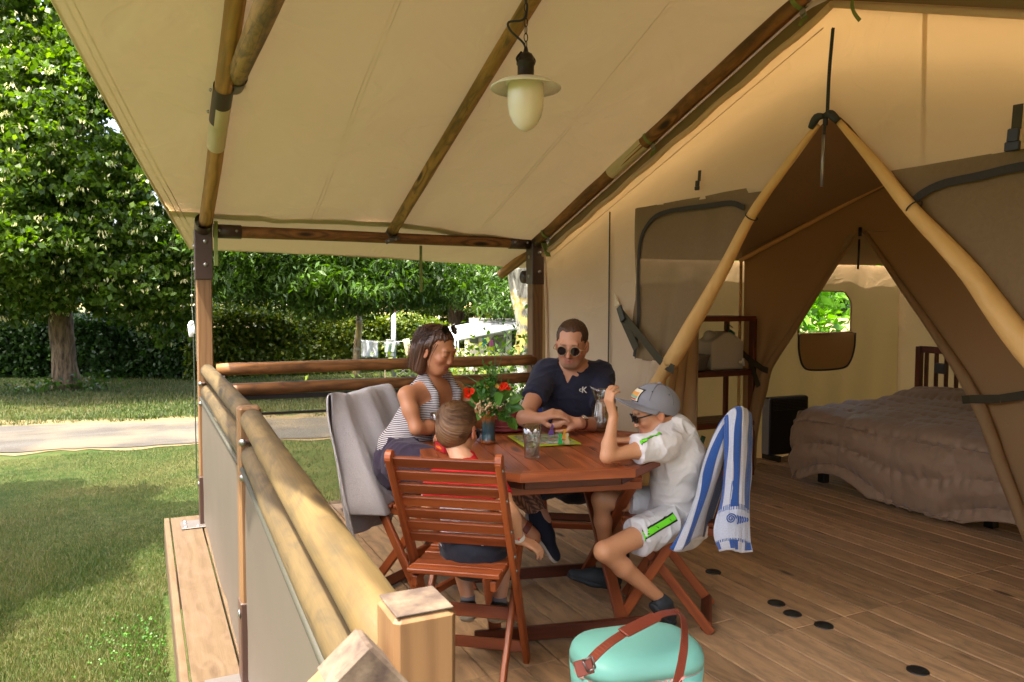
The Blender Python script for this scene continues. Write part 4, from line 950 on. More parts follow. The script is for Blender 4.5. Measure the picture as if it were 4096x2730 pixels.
# ------------------------------------------------------------------ motorhome with awning
mb = P(1130, 880, 30.); mo = empty('motorhome', (mb[0], mb[1], mb[2]), label='white motorhome with its side awning rolled out beside the lichen trunk', cat='motorhome')
DM = 30.
def wp(px, py, dd=0.): return P(px, py, DM+dd)
cream = m_plain('cream_body_panel', 'cfcab8', .35, .03); dark = m_plain('tinted_acrylic', '20252a', .12, .1, spec=.6)
def slab(nm, pts, mat, dd, th, parent=mo, **k):
    b = MB(); b.prism([wp(x, y, dd) for x, y in pts], -fw_, th); return b.build(nm, mat, parent, **k)
slab('body', [(1068, 772), (1068, 872), (1090, 884), (1235, 886), (1235, 745), (1140, 742), (1075, 748)], cream, 0, 2.3)
slab('rear_bumper', [(1064, 868), (1072, 886), (1120, 888), (1120, 878), (1080, 872)], cream, -.06, .2)
slab('roof', [(1066, 750), (1080, 741), (1190, 737), (1236, 742), (1236, 750)], M['wpaint'], -.08, 2.4)
for pts, nm in (([(1078, 774), (1098, 772), (1098, 790), (1080, 788)], 'window'), ([(1135, 778), (1140, 771), (1160, 770), (1163, 774), (1161, 812), (1137, 808)], 'window')):
    w = slab(nm, pts, dark, -.03, .03)
    cx = np.mean([a for a, _ in pts]); cy_ = np.mean([q for _, q in pts]); slab('pane', [((a-cx)*.86+cx, (q-cy_)*.86+cy_) for a, q in pts], m_plain('window_tint', '5c625a', .1, .2, spec=.7), -.04, .01, w)
slab('open_window_flap', [(1110, 796), (1136, 772), (1160, 774), (1137, 799)], m_plain('smoked_flap', '3c3f38', .15, spec=.6), -.30, .02)
slab('locker_door', [(1073, 804), (1106, 808), (1107, 845), (1073, 845)], m_plain('cream_locker', 'c4c0b0', .35, .03), -.03, .03)
slab('doorway', [(1176, 752), (1190, 752), (1190, 860), (1176, 860)], m_plain('dark_door_interior', '1d1a18', .6), -.03, .03)
slab('door', [(1192, 758), (1206, 752), (1214, 860), (1196, 858)], M['wpaint'], -.5, .05)
for (x0_, y0_, x1_, y1_) in ((1098, 773, 1120, 777), (1112, 784, 1135, 797), (1118, 820, 1160, 834)):
    b = MB(); b.bar(wp(x0_, y0_, -.05), wp(x1_, y1_, -.05), .06, .02, fw_); b.build('stripe', m_plain('grey_decal', '6d675c', .5), mo)
b = MB(); c = wp(1108, 884, -.05); b.tube([c, c+fw_*.25], .33, 22); w = b.build('wheel', M['black_plastic'], mo, True); b = MB(); b.tube([c-fw_*.02, c+fw_*.05], .18, 14); b.build('rim', M['steel'], w, True)
for k in range(3): b = MB(); a, c_ = wp(1078+k*0, 733+k*3, .2+k*.5), wp(1215, 733+k*3, .2+k*.5); b.tube([a, c_], .025, 6); b.build('roof_rack_bar', M['steel'], mo)
aw = MB(); A0, A1, A2, A3 = P(1068, 745, 30), P(1205, 738, 29.9), P(1190, 751, 27.2), P(1046, 783, 26.6)
A3 = P(1046, 782, 26.6); A2 = P(1196, 752, 28.)
aw.grid(lambda u, v: (A0+(A1-A0)*u[:, None])*(1-v[:, None])+(A3+(A2-A3)*u[:, None])*v[:, None]-np.outer(.06*np.sin(v*math.pi), (0, 0, 1)), 16, 10)
o = aw.build('awning', m_canvas('awning_fabric', '828486', .2), mo, True); md = o.modifiers.new('s', 'SOLIDIFY'); md.thickness = .02
A4 = P(1030, 752, 28.5); b = MB(); b.grid(lambda u, v: (A4+(A0-A4)*u[:, None])*(1-v[:, None])+(A3+(A3-A3)*u[:, None])*v[:, None], 6, 6); b.build('awning_side', M['white'], mo, True)
b = MB(); b.tube([A3, A2], .07, 10); b.build('awning_roller', M['wpaint'], mo, True)
for q in ((A3, P(1040, 885, 26.4)), (P(1052, 783, 26.6), P(1053, 886, 26.6))): b = MB(); b.tube([q[0], q[1]], .03, 8); b.build('awning_leg', M['wpaint'], mo, True)
for px, col, nm in ((1113, '4aa0a8', 'teal'), (1128, 'd57ab4', 'pink')):
    hung('tea_towel', (px-5, 776+(px-1113)*.3), (px+5, 777+(px-1113)*.3), (px-4, 800), (px+5, 799), 29.3, m_plain(nm+'_cloth', col, .9), '%s cloth hanging outside the motorhome' % nm, 'cloth')
# off-frame trees to the left whose shade falls on the lawn
sh_ = np.array([-SUNV[0], -SUNV[1]])/SUNV[2]; bl = []
for gx_, gy_, h_, r_ in ((-1.5, 7.8, 5.4, 1.0), (-.9, 7.4, 5.2, .75), (-1.2, 8.6, 5.4, .5), (-.4, 8.1, 5.2, .35), (-.35, 7.4, 5.6, .5), (.1, 7.1, 5.0, .32), (-1.5, 6.6, 5.6, .75), (-.8, 6.5, 5.4, .6), (-.25, 6.7, 5.2, .38), (-1.2, 5.9, 5.0, .45), (-.6, 5.95, 5.2, .3), (-1.2, 5.1, 4.8, .3), (-2.2, 6.8, 6.2, 1.2), (-3.4, 7.4, 6.5, 1.5)): bl.append(((gx_-sh_[0]*(h_+.5), gy_-sh_[1]*(h_+.5), h_), (r_, r_*.8, .45)))
tree('shade_tree', (-6.2, 5.2, -.5), (-6.0, 5.0, 4.6), .22, bl, 5200, 18, .14, M['linden'], M['bark'], 'tree left of the frame that shades the front lawn', spread=.10, aspect=.7, nb=6)
# ================================================================== railings
fr = empty('front_railing', (.34, 2.8, 0), label='front log railing with grey fabric panel beside the lawn', cat='railing')
log('rail', (.348, 4.95, .948), (.346, 2.885, .948), .040, M['log_rail'], fr, wob=.004, n=20)
log('rail', (.340, 2.80, .956), (.272, .85, .952), .039, M['log_rail'], fr, wob=.004, n=20)
log('rail', (.348, 4.95, .822), (.346, 2.885, .822), .040, M['log_rail'], fr, wob=.004, n=20)
log('rail', (.340, 2.80, .828), (.272, .85, .822), .039, M['log_rail'], fr, wob=.004, n=20)
b = MB(); b.bar((.335, 2.845, .20), (.335, 2.845, 1.0), .078, .078, (0, 1, 0), .008); b.build('railing_post', M['post'], fr)
b = MB(); b.bar((.335, 2.845, .004), (.335, 2.845, .30), .084, .084, (0, 1, 0), .004); ft = b.build('post_foot', M['brown_metal'], fr)
b = MB(); b.box((.27, 2.81, .006), (.19, .16, .008)); b.build('base_plate', M['galv'], ft); bolt((.29, 2.82, .26), (-1, 0, 0), ft, .013)
for y, z in ((2.80, .90), (2.80, .775), (4.955, .89), (4.955, .77)):
    b = MB(); b.bar((.315, y-.002, z-.018), (.335, y-.002, z-.018), .012, .03, (0, 1, 0)); k = b.build('rail_hook', M['brown_metal'], fr); bolt((.305, y-.012, z-.02), (-.6, -1, 0), k, .010)
cp = empty('corner_post', (.278, .815, 0), label='thick square pine newel post in the near foreground with greyed end grain', cat='post')
cx, cy_c = .2735, .8125
b = MB(); b.bar((cx, cy_c, .0), (cx, cy_c, 1.036), .072, .074, (0, 1, 0), .006); b.build('post_body', M['post'], cp)
t = NT('weathered_end_grain'); o = t.obj(); t.base(t.ramp(t.noise(o, 22, 5, .6), [(.38, '3a2c24'), (.55, '57493b'), (.7, '6b5e4d')])); t.rough(.8); t.bump(t.noise(o, 300, 3), .3, .001); M['endgrain'] = t.m
b = MB(); b.box((cx, cy_c, 1.0375), (.066, .068, .003), 0, .001); b.build('end_grain_top', M['endgrain'], cp)
b = MB(); b.bar((.315, .845, .0), (.315, .845, .30), .02, .03, (0, 1, 0), .002); b.build('grey_bracket', M['white_plastic'], cp)
sr = empty('stair_rail', (.2, .80, .9), label='sloping pine handrail board joined to the near newel post', cat='handrail')
d_ = nrm((-.79, 0, -.62)); s0_ = np.array([.205, .795, .962]); b = MB(); b.bar(s0_, s0_+d_*1.4, .050, .080, np.cross(d_, (0, 1, 0)), .008); b.build('handrail_board', M['post'], sr)
b = MB(); b.bar((.236, .797, .985), (.188, .797, .945), .052, .086, (0, 0, 1), .004); b.build('joint_block', M['endgrain'], sr)
b = MB(); b.bar((-.62, .795, -.5), (-.62, .795, .35), .07, .07, (0, 1, 0), .005); b.build('newel', M['post'], sr)
# grey panel on the front
b = MB(); 
for ya, yb in ((4.94, 2.90), (2.79, .87)):
    b.grid(lambda u, v, ya=ya, yb=yb: np.stack([.312-(.058*u if yb < 2 else .0*u)+.006*np.sin(u*5)*np.sin(v*3.1)+.004*fbm(np.stack([u*6, v*2, 0*u], 1), 2, 4), ya+(yb-ya)*u, .03+.755*v], 1), 40, 10)
b.build('windscreen_panel', M['panel'], fr, True)
b = MB(); 
for ya, yb in ((4.94, 2.90), (2.79, .87)):
    dx_ = .058 if yb < 2 else 0; b.tube([(.305, ya, .785), (.305-dx_, yb, .785)], .010, 8); b.tube([(.318, ya, .792), (.318-dx_, yb, .792)], .004, 6)
b.build('keder_strip', M['keder'], fr, True)
sdr = empty('side_railing', (1.5, 5.0, 0), label='far side log railing with a see-through screen below', cat='railing')
log('rail', (.40, 4.985, .950), (2.60, 4.985, .943), .039, M['log_dark'], sdr, n=18)
log('rail', (.40, 4.985, .822), (2.60, 4.985, .812), .039, M['log_dark'], sdr, n=18)
b = MB(); b.grid(lambda u, v: np.stack([.40+1.98*u, 0*u+4.99+.01*np.sin(u*8), .03+.74*v-.02*v*u], 1), 30, 8); b.build('screen', M['mesh_side'], sdr, True)
for za, zb in ((.755, .785), (.655, .672)):
    b = MB(); b.bar((.40, 4.982, (za+zb)/2), (2.38, 4.982, (za+zb)/2-.02), .004, zb-za, (0, 0, 1)); b.build('screen_border', M['border'], sdr)
for x, z in ((.42, .905), (2.585, .90), (2.575, .775)):
    b = MB(); b.bar((x-.03, 4.95, z), (x+.03, 4.95, z), .02, .016, (0, 0, 1)); k = b.build('rail_bracket', M['brown_metal'], sdr); bolt((x-.015, 4.938, z), (0, -1, 0), k, .007); bolt((x+.015, 4.938, z), (0, -1, 0), k, .007)
# guy ropes and white tensioner at the corner
gl = empty('guy_rope', (.28, 5.3, 1.6), label='guy ropes with a white plastic tensioner hanging at the veranda corner', cat='rope'); b = MB()
c0 = P(441, 588, 4.93); b.tube(spline([c0, P(441, 700, 5.), P(444, 760, 5.0), P(452, 1100, 5.15)], 12), .004, 5); b.tube(spline([P(447, 600, 4.93), P(449, 720, 5.), P(452, 830, 5.0)], 12), .0035, 5); b.build('rope', m_plain('dark_cord', '3b4034', .7), gl)
b = MB()
for px, py in ((441, 680), (446, 702), (442, 605)): b.sphere(P(px, py, 4.95), .009, 8)
b.build('rope_knot', m_plain('pale_cord', 'a89e88', .8), gl, True)
b = MB(); b.bar(P(437, 745, 4.9), P(440, 775, 4.9), .03, .016, (0, 1, 0), .004); b.bar(P(443, 745, 4.9), P(447, 768, 4.9), .014, .02, (0, 1, 0), .003); b.sphere(P(440, 744, 4.9), .018, 10); b.build('tensioner', M['white_plastic'], gl, True)

# ================================================================== pendant lamp
lc = P(1208, 185, 2.75); LR = .094*2.75/2.75*1.36
R_ = 81/1750*2.75
pend = empty('pendant_lamp', lc, label='white glass pendant lamp with enamel brim hanging under the canvas', cat='lamp')
t = NT('opal_glass'); t.base('e9e2d2'); t.rough(.25); t.b.inputs['Subsurface Weight'].default_value = .6; t.b.inputs['Subsurface Radius'].default_value = (.05, .04, .03); t.b.inputs['Subsurface Scale'].default_value = .5; M['opal'] = t.m
M['enamel'] = m_plain('cream_enamel', 'e2ddcf', .28, .03, spec=.5)
b = MB(); b.lathe([(.030, .010), (R_*.35, .006), (R_*.8, -.010), (R_, -.026), (R_*1.005, -.029), (R_, -.032), (R_*.8, -.017), (R_*.35, -.002), (.03, 0)], lc, 48); b.build('brim', M['enamel'], pend, True)
g = R_*.52; b = MB(); b.lathe([(g*.98, -.004), (g*1., -.04), (g*.98, -.09), (g*.88, -.125), (g*.66, -.155), (g*.40, -.172), (g*.15, -.181), (0, -.182)], lc, 36); b.build('glass_bowl', M['opal'], pend, True)
b = MB(); b.lathe([(g*1.08, .0), (g*1.1, -.012), (g*1.02, -.014)], lc, 32); b.build('glass_ring', M['enamel'], pend, True)
M['dark_brass'] = m_plain('aged_dark_metal', '2c241d', .45, .35, 30, metal=.3, bump=.3, bscale=60)
b = MB(); b.lathe([(.040, .004), (.030, .012), (.030, .052), (.034, .056), (.034, .066), (.030, .068), (.028, .084), (.018, .095), (.010, .100), (.006, .118), (0, .12)], lc, 24); b.build('lamp_holder', M['dark_brass'], pend, True)
for s_ in (-1, 1): b = MB(); b.tube(spline([lc+[s_*.032, 0, .06], lc+[s_*.036, 0, .075], lc+[s_*.018, 0, .098]], 8), .004, 6); b.build('holder_bracket', M['dark_brass'], pend, True)
b = MB(); ztop = 2.86-lc[2]
k = 0; z = .112
while z < ztop:
    th = np.linspace(0, 2*math.pi, 13); c = lc+[0, 0, z+.013]; a = np.array([1, 0, 0.]) if k % 2 else np.array([0, 1., 0]); b.tube(c+np.outer(np.cos(th)*.0075, a)+np.outer(np.sin(th)*.015, (0, 0, 1)), .0018, 5, False); z += .0265; k += 1
b.build('chain', M['dark_brass'], pend, True)
rx = RC[0]
b = MB(); b.tube(spline([lc+[0, 0, .11], lc+rx*-.012+[0, 0, .135], lc+rx*-.055+[0, 0, .175], lc+rx*-.062+[0, 0, .205], lc+rx*-.01+[0, 0, .215], lc+rx*.004+[0, 0, .26], lc+rx*-.006+[0, 0, .30], lc+rx*.008+[0, 0, .34], lc+rx*-.004+[0, 0, .40], lc+rx*.0+[0, 0, ztop]], 60), .0042, 7); b.build('cable', M['black_plastic'], pend, True)

# ================================================================== folding chairs
def make_chair(name, label, mat, W=.385):
    """local frame: origin between the rear feet, +x forward"""
    e = empty(name, (0, 0, 0), label=label, cat='chair', group='wooden folding chairs round the table', world_children=False)
    hw = W/2-.012; top = np.array([-.127, .885]); ff = np.array([.40, 0.])
    sp_ = lambda z: top[0]+(ff[0]-top[0])*(top[1]-z)/top[1]
    for s in (-1, 1):
        b = MB(); y = s*hw; d = np.array([ff[0]-top[0], 0, -top[1]]); b.bar((sp_(.002), y, .002), (sp_(.865), y, .865), .022, .042, (1, 0, .6), .004); b.tube([(sp_(.855), y-.010, .858), (sp_(.855), y+.010, .858)], .023, 14)
        st = b.build('stile', mat, e)
        for z in (.83, .72, .60, .50, .44): bolt((sp_(z)-.012, y+s*.011, z), (0, s, 0), st, .006)
        b = MB(); yi = s*(hw-.026); b.bar((.005, y+s*.0-s*.024, .002), (.37, y-s*.024, .455), .020, .040, (-1, 0, .8), .004); b.build('leg', mat, e)
        b = MB(); b.bar((-.0, yi-s*.018, .425), (.385, yi-s*.018, .437), .020, .034, (0, 0, 1), .003); b.build('seat_rail', mat, e)
    for k in range(7):
        z = .842-k*.0480; b = MB(); x = sp_(z)+.004; n_ = nrm((top[1], 0, ff[0]-top[0])); b.bar((x, -hw+.008, z), (x, hw-.008, z), .014, .0405, (-.5, 0, .866), .0025); b.build('back_slat', mat, e)
    for k in range(6):
        x = .018+k*.066; b = MB(); b.bar((x, -hw+.020, .452+.004*abs(k-2.2)), (x, hw-.020, .452+.004*abs(k-2.2)), .056, .016, (0, 0, 1), .003); b.build('seat_slat', mat, e)
    for z, x, w_ in ((.235, sp_(.235)-.0, .045), (.075, sp_(.075), .04)):
        b = MB(); b.bar((x, -hw, z), (x, hw, z), .018, w_, (.3, 0, 1), .003); b.build('stretcher', mat, e)
    b = MB(); b.bar((.028, -hw+.024, .03), (.028, hw-.024, .03), .02, .05, (-1, 0, .8), .003); b.build('rear_stretcher', M['teak_dark'], e)
    return e
ch = make_chair('folding_chair', 'slatted wooden chair with its back to the camera, small boy on it', M['teak'])
def place(c, x, y, deg, label=None):
    c.location = (x, y, 0); c.rotation_euler = (0, 0, math.radians(deg))
    if label: c['label'] = label
    return c
place(ch, .915, 2.329, 52.7)
_c0 = ch
place(copy_tree(ch), 2.205, 2.535, 139.5, 'wooden chair with blue and white striped towel over its back')
_a, _b = P(762, 902, 3.50), P(893, 884, 3.86); _w = nrm((_b-_a)*[1, 1, 0]); _o = (_a+_b)/2+.127*np.array([_w[1], -_w[0], 0])
place(copy_tree(ch), _o[0], _o[1], math.degrees(math.atan2(-_w[0], _w[1])), 'wooden chair at the left with grey towel over its back')
place(copy_tree(ch), 2.40, 4.08, -124, 'wooden chair under the man in the navy shirt')

_c0.scale = (1, 1, 1.022)

# ================================================================== table
tb = empty('octagonal_table', (1.585, 2.95, 0), label='octagonal slatted hardwood table on folding crossed legs', cat='table')
TC = np.array([1.585, 2.95]); T0 = math.atan2(-.474, -.348); RT = .587
def octp(r, k): a = T0+k*math.pi/4; return TC+r*np.array([math.cos(a), math.sin(a)])
rim = .062
for k in range(8):
    a, b_, c, d = octp(RT, k), octp(RT, k+1), octp(RT-rim/math.cos(math.pi/8)*1.0, k+1), octp(RT-rim/math.cos(math.pi/8)*1.0, k)
    m_ = (a+b_)/2; a, b_, c, d = [m_+(q-m_)*.999 for q in (a, b_, c, d)]
    v = [(q[0], q[1], .74) for q in (a, b_, c, d)]; bb = MB(); ang = math.atan2(*(b_-a)[::-1]); bb.prism(v, (0, 0, 1), .030)
    V = bb.v[0]; dd = np.array([math.cos(ang), math.sin(ang)]); rel = V[:, :2]-a; bb.lc[0] = np.stack([rel@np.array([-dd[1], dd[0]]), V[:, 2], rel@dd], 1)
    bb.build('rim_board', M['teak'], tb)
    # apron under the rim
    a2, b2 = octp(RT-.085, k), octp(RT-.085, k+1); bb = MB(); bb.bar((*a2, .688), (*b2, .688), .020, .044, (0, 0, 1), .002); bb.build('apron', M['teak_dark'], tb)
sdv = nrm((.207, .978)); snv = np.array([sdv[1], -sdv[0]])
ri = RT-rim/math.cos(math.pi/8)-.003; poly = np.array([octp(ri, k) for k in range(8)])-TC
def clip(poly, n, c):
    out = []
    for i in range(len(poly)):
        p, q = poly[i], poly[(i+1) % len(poly)]; a, b_ = p@n-c, q@n-c
        if a <= 0: out.append(p)
        if a*b_ < 0: out.append(p+(q-p)*a/(a-b_))
    return out
sw = .0745; ns = 14
for k in range(-7, 8):
    lo_, hi_ = (k-.5)*sw+.002, (k+.5)*sw-.002
    pp = clip(list(poly), snv, hi_); pp = clip(pp, -snv, -lo_) if len(pp) > 2 else pp
    if len(pp) < 3: continue
    v = [(q[0]+TC[0], q[1]+TC[1], .7385) for q in pp]; bb = MB(); bb.prism(v, (0, 0, 1), .018); V = bb.v[0]; rel = V[:, :2]-TC; bb.lc[0] = np.stack([rel@snv, V[:, 2], rel@sdv+k*1.7], 1)
    bb.build('table_slat', M['teak'], tb)
def tp_(a, r, z): return np.array([TC[0]+math.cos(a)*r, TC[1]+math.sin(a)*r, z])
a0 = T0+math.pi/8
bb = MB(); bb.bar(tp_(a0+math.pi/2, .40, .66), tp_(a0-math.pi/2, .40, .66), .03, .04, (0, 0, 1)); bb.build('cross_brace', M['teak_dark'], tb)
# crossed folding legs: two frames
U = np.array([math.cos(a0), math.sin(a0), 0]); V_ = np.array([-U[1], U[0], 0]); T3 = np.array([TC[0], TC[1], 0])
for s in (-1, 1):
    for t_, o_ in ((1, .0), (-1, .032)):
        q0 = T3+V_*s*(.30-o_)+U*t_*.36+np.array([0, 0, .67]); q1 = T3+V_*s*(.30-o_)-U*t_*.34+np.array([0, 0, .005]); bb = MB(); bb.bar(q0, q1, .026, .050, V_, .004); bb.build('leg', M['teak'], tb)
for t_, o_ in ((1, .0), (-1, .032)):
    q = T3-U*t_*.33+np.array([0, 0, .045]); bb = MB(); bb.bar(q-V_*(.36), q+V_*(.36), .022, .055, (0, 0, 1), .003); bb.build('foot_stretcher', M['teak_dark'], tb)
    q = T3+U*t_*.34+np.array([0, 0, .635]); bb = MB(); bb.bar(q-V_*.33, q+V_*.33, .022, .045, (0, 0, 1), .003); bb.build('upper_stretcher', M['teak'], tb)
# ================================================================== people: signed-distance bodies, one continuous surface each
class SDF:
    def __init__(s, lo, hi, h=.0045):
        s.h = h; s.lo = np.asarray(lo, float); s.n = np.ceil((np.asarray(hi)-s.lo)/h).astype(int)+1; s.F = np.full(s.n, .15, np.float32)
    def _sub(s, lo, hi, m):
        a = np.clip(np.floor((np.asarray(lo)-m-s.lo)/s.h).astype(int), 0, s.n); b_ = np.clip(np.ceil((np.asarray(hi)+m-s.lo)/s.h).astype(int)+1, 0, s.n)
        if np.any(b_ <= a): return None
        g = np.stack(np.meshgrid(*[s.lo[i]+s.h*np.arange(a[i], b_[i]) for i in range(3)], indexing='ij'), -1)
        return (slice(a[0], b_[0]), slice(a[1], b_[1]), slice(a[2], b_[2])), g
    def _comb(s, sl, d, k, op):
        F = s.F[sl]
        if op == 'u':
            if k > 0: hh = np.clip(k-np.abs(F-d), 0, None)/k; s.F[sl] = np.minimum(F, d)-hh*hh*k*.25
            else: s.F[sl] = np.minimum(F, d)
        elif op == 's':
            d = -d; hh = np.clip(k-np.abs(F-d), 0, None)/max(k, 1e-6); s.F[sl] = np.maximum(F, d)+(hh*hh*k*.25 if k > 0 else 0)
    def cap(s, p0, p1, r0, r1=None, k=.02, op='u', flat=None, fn=None):
        p0 = np.asarray(p0, float); p1 = np.asarray(p1, float); r1 = r0 if r1 is None else r1; R = max(r0, r1)*(1 if flat is None else 1.0)
        q = s._sub(np.minimum(p0, p1)-R, np.maximum(p0, p1)+R, .03+k)
        if q is None: return s
        sl, g = q; ax = p1-p0; w = g-p0
        if flat is not None: n = nrm(fn); wn_ = w@n; axn = ax@n; w = w+n*(wn_*(1/flat-1))[..., None]; ax = ax+n*axn*(1/flat-1)
        L2 = max(ax@ax, 1e-12); t = np.clip(w@ax/L2, 0, 1); d = np.linalg.norm(w-t[..., None]*ax, axis=-1)-(r0+(r1-r0)*t)
        if flat is not None: d = d*(.5+.5*flat)
        s._comb(sl, d.astype(np.float32), k, op); return s
    def ell(s, c, r, fr=None, k=.02, op='u'):
        c = np.asarray(c, float); r = np.asarray(r, float); R = r.max(); q = s._sub(c-R, c+R, .03+k)
        if q is None: return s
        sl, g = q; w = g-c
        if fr is not None: w = w@np.asarray(fr).T
        k0 = np.linalg.norm(w/r, axis=-1); k1 = np.linalg.norm(w/(r*r), axis=-1)+1e-9; s._comb(sl, (k0*(k0-1)/k1).astype(np.float32), k, op); return s
    def cut(s, p, n, k=.0, lo=None, hi=None):
        """remove everything on the +n side of plane; optionally only inside a box"""
        n = nrm(n); L = s.lo if lo is None else lo; H = s.lo+s.h*s.n if hi is None else hi; q = s._sub(L, H, 0)
        sl, g = q; d = (g-np.asarray(p))@n; s.F[sl] = np.maximum(s.F[sl], d.astype(np.float32)); return s
    def cutarm(s, a, b_, f, r):
        """end a sleeve: remove what lies beyond fraction f of the arm a-b, close to its axis only"""
        a = np.asarray(a, float); b_ = np.asarray(b_, float); n = nrm(b_-a); c = a+(b_-a)*f; sl, g = s._sub(np.minimum(c, b_)-r, np.maximum(c, b_)+r, 0)
        w = g-c; d = w@n; rad = np.linalg.norm(w-d[..., None]*n, axis=-1); k = np.where(rad < r, d, -1.).astype(np.float32); s.F[sl] = np.maximum(s.F[sl], np.minimum(k, .03))
    def mesh(s, wr=None):
        F = s.F; S = F < 0; h = s.h
        c = [S[i:F.shape[0]-1+i, j:F.shape[1]-1+j, k:F.shape[2]-1+k] for i in (0, 1) for j in (0, 1) for k in (0, 1)]
        tot = sum(x.astype(np.int8) for x in c); act = (tot > 0) & (tot < 8); I = np.argwhere(act); idx = -np.ones(act.shape, np.int64); idx[act] = np.arange(len(I))
        pos = np.zeros((len(I), 3)); cnt = np.zeros(len(I))
        for ax in range(3):
            o = [a for a in range(3) if a != ax]
            for u in (0, 1):
                for v in (0, 1):
                    A = I.copy(); A[:, o[0]] += u; A[:, o[1]] += v; B = A.copy(); B[:, ax] += 1
                    fa = F[A[:, 0], A[:, 1], A[:, 2]]; fb = F[B[:, 0], B[:, 1], B[:, 2]]; m = (fa < 0) != (fb < 0); t = np.where(m, fa/(fa-fb+1e-12), 0)
                    q = (A-I).astype(float); q[:, ax] += t; pos[m] += q[m]; cnt[m] += 1
        V = s.lo+h*(I+pos/cnt[:, None]); Fs = []
        for ax in range(3):
            o = [(ax+1) % 3, (ax+2) % 3]; sl0 = [slice(1, -1)]*3; sl0[ax] = slice(0, -1); sl1 = list(sl0); sl1[ax] = slice(1, None)
            a = S[tuple(sl0)]; b_ = S[tuple(sl1)]; E = np.argwhere(a != b_); st = a[tuple(E.T)]; E = E+1; E[:, ax] -= 1
            q = []
            for u, v in ((-1, -1), (0, -1), (0, 0), (-1, 0)):
                C = E.copy(); C[:, o[0]] += u; C[:, o[1]] += v; q.append(idx[C[:, 0], C[:, 1], C[:, 2]])
            q = np.stack(q, 1); q[~st] = q[~st][:, ::-1]; Fs.append(q)
        Fc = np.concatenate(Fs); Fc = Fc[(Fc >= 0).all(1)]; return V, Fc
def vnormals(V, Fc):
    a = V[Fc[:, 0]]; n = np.cross(V[Fc[:, 2]]-a, V[Fc[:, 3]]-V[Fc[:, 1]]); N = np.zeros_like(V)
    for i in range(4): np.add.at(N, Fc[:, i], n)
    return N/(np.linalg.norm(N, axis=1)[:, None]+1e-12)
def vsmooth(V, Fc, it=1, lam=.5):
    e = np.concatenate([Fc[:, [0, 1]], Fc[:, [1, 2]], Fc[:, [2, 3]], Fc[:, [3, 0]]])
    for _ in range(it):
        S_ = np.zeros_like(V); c = np.zeros(len(V)); np.add.at(S_, e[:, 0], V[e[:, 1]]); np.add.at(c, e[:, 0], 1); np.add.at(S_, e[:, 1], V[e[:, 0]]); np.add.at(c, e[:, 1], 1)
        V = V+(S_/np.maximum(c, 1)[:, None]-V)*lam
    return V
def sdf_obj(name, s, mat, parent, disp=None, smooth=2, col=None, uvw=None, **tags):
    V, Fc = s.mesh(); V = vsmooth(V, Fc, smooth); 
    if disp is not None:
        N = vnormals(V, Fc); V = V+N*disp(V)[:, None]
    me = bpy.data.meshes.new(name); me.vertices.add(len(V)); me.vertices.foreach_set('co', V.astype(np.float32).ravel())
    me.loops.add(4*len(Fc)); me.loops.foreach_set('vertex_index', Fc.astype(np.int32).ravel()); me.polygons.add(len(Fc)); me.polygons.foreach_set('loop_start', np.arange(0, 4*len(Fc), 4, dtype=np.int32))
    if col is not None:
        a = me.color_attributes.new('tint', 'FLOAT_COLOR', 'POINT'); cc = np.ones((len(V), 4)); cc[:, :3] = col(V); a.data.foreach_set('color', cc.astype(np.float32).ravel())
    if uvw is not None:
        a = me.attributes.new('lc', 'FLOAT_VECTOR', 'POINT'); a.data.foreach_set('vector', uvw(V).astype(np.float32).ravel())
    me.update(calc_edges=True); me.shade_smooth(); return mkobj(name, me, mat, parent, **tags)
# --- skin
def m_skin(name):
    t = NT(name); a = t.N('Attribute'); a.attribute_name = 'tint'; o = t.obj(); n = t.noise(o, 9, 4); n2 = t.noise(o, 120, 3)
    c = t.mix(t.math('MULTIPLY', n, .35), a.outputs['Color'], t.mix(.5, a.outputs['Color'], '8c4a35')); c = t.mix(t.ramp(n2, [(.62, 0.), (.75, .25)]), c, '8a4f38')
    t.base(c); t.rough(.48); t.spec(.4); t.b.inputs['Subsurface Weight'].default_value = .12; t.b.inputs['Subsurface Radius'].default_value = (.02, .008, .004); t.b.inputs['Subsurface Scale'].default_value = .3
    t.bump(t.noise(o, 400, 3), .12, .0008); return t.m
M['skin'] = m_skin('skin')
def m_hair(name, c1, c2, rough=.4):
    t = NT(name); v = t.attr('lc'); n = t.noise(t.mapv(v, (170, 170, 7)), 1., 4, .6, .2); n2 = t.noise(v, 14, 3)
    c = t.mix(t.ramp(n, [(.35, 0.), (.65, 1.)]), c2, c1); c = t.mix(t.math('MULTIPLY', n2, .4), c, c2); t.base(c); t.rough(rough); t.spec(.45); t.b.inputs['Anisotropic'].default_value = .5; t.bump(n, .7, .003); return t.m
def m_cloth(name, c, var=.06, rough=.9, weave=900, c2=None, sheen=.1, big=.4):
    t = NT(name); o = t.obj(); n = t.noise(o, 6, 3); c1 = lin(c); t.base(t.mix(n, tuple(x*(1-var) for x in c1[:3])+(1,), tuple(min(1, x*(1+var)) for x in c1[:3])+(1,)))
    t.rough(rough); t.spec(.2); t.b.inputs['Sheen Weight'].default_value = sheen; h = t.math('ADD', t.math('MULTIPLY', t.noise(o, weave, 2), .05), t.math('MULTIPLY', t.noise(o, 11, 3, .5, 1.), big)); t.bump(h, .6, .02); return t.m
def frame(fwd, up=(0, 0, 1)):
    """rows: right(subject's left negative...), forward, up"""
    f = nrm(fwd); r = nrm(np.cross(f, up)); u = np.cross(r, f); return np.array([r, f, u])
def hd(c, fr, s):
    c = np.asarray(c, float); return lambda x, y, z: c+(np.array([x, y, z])@fr)*s
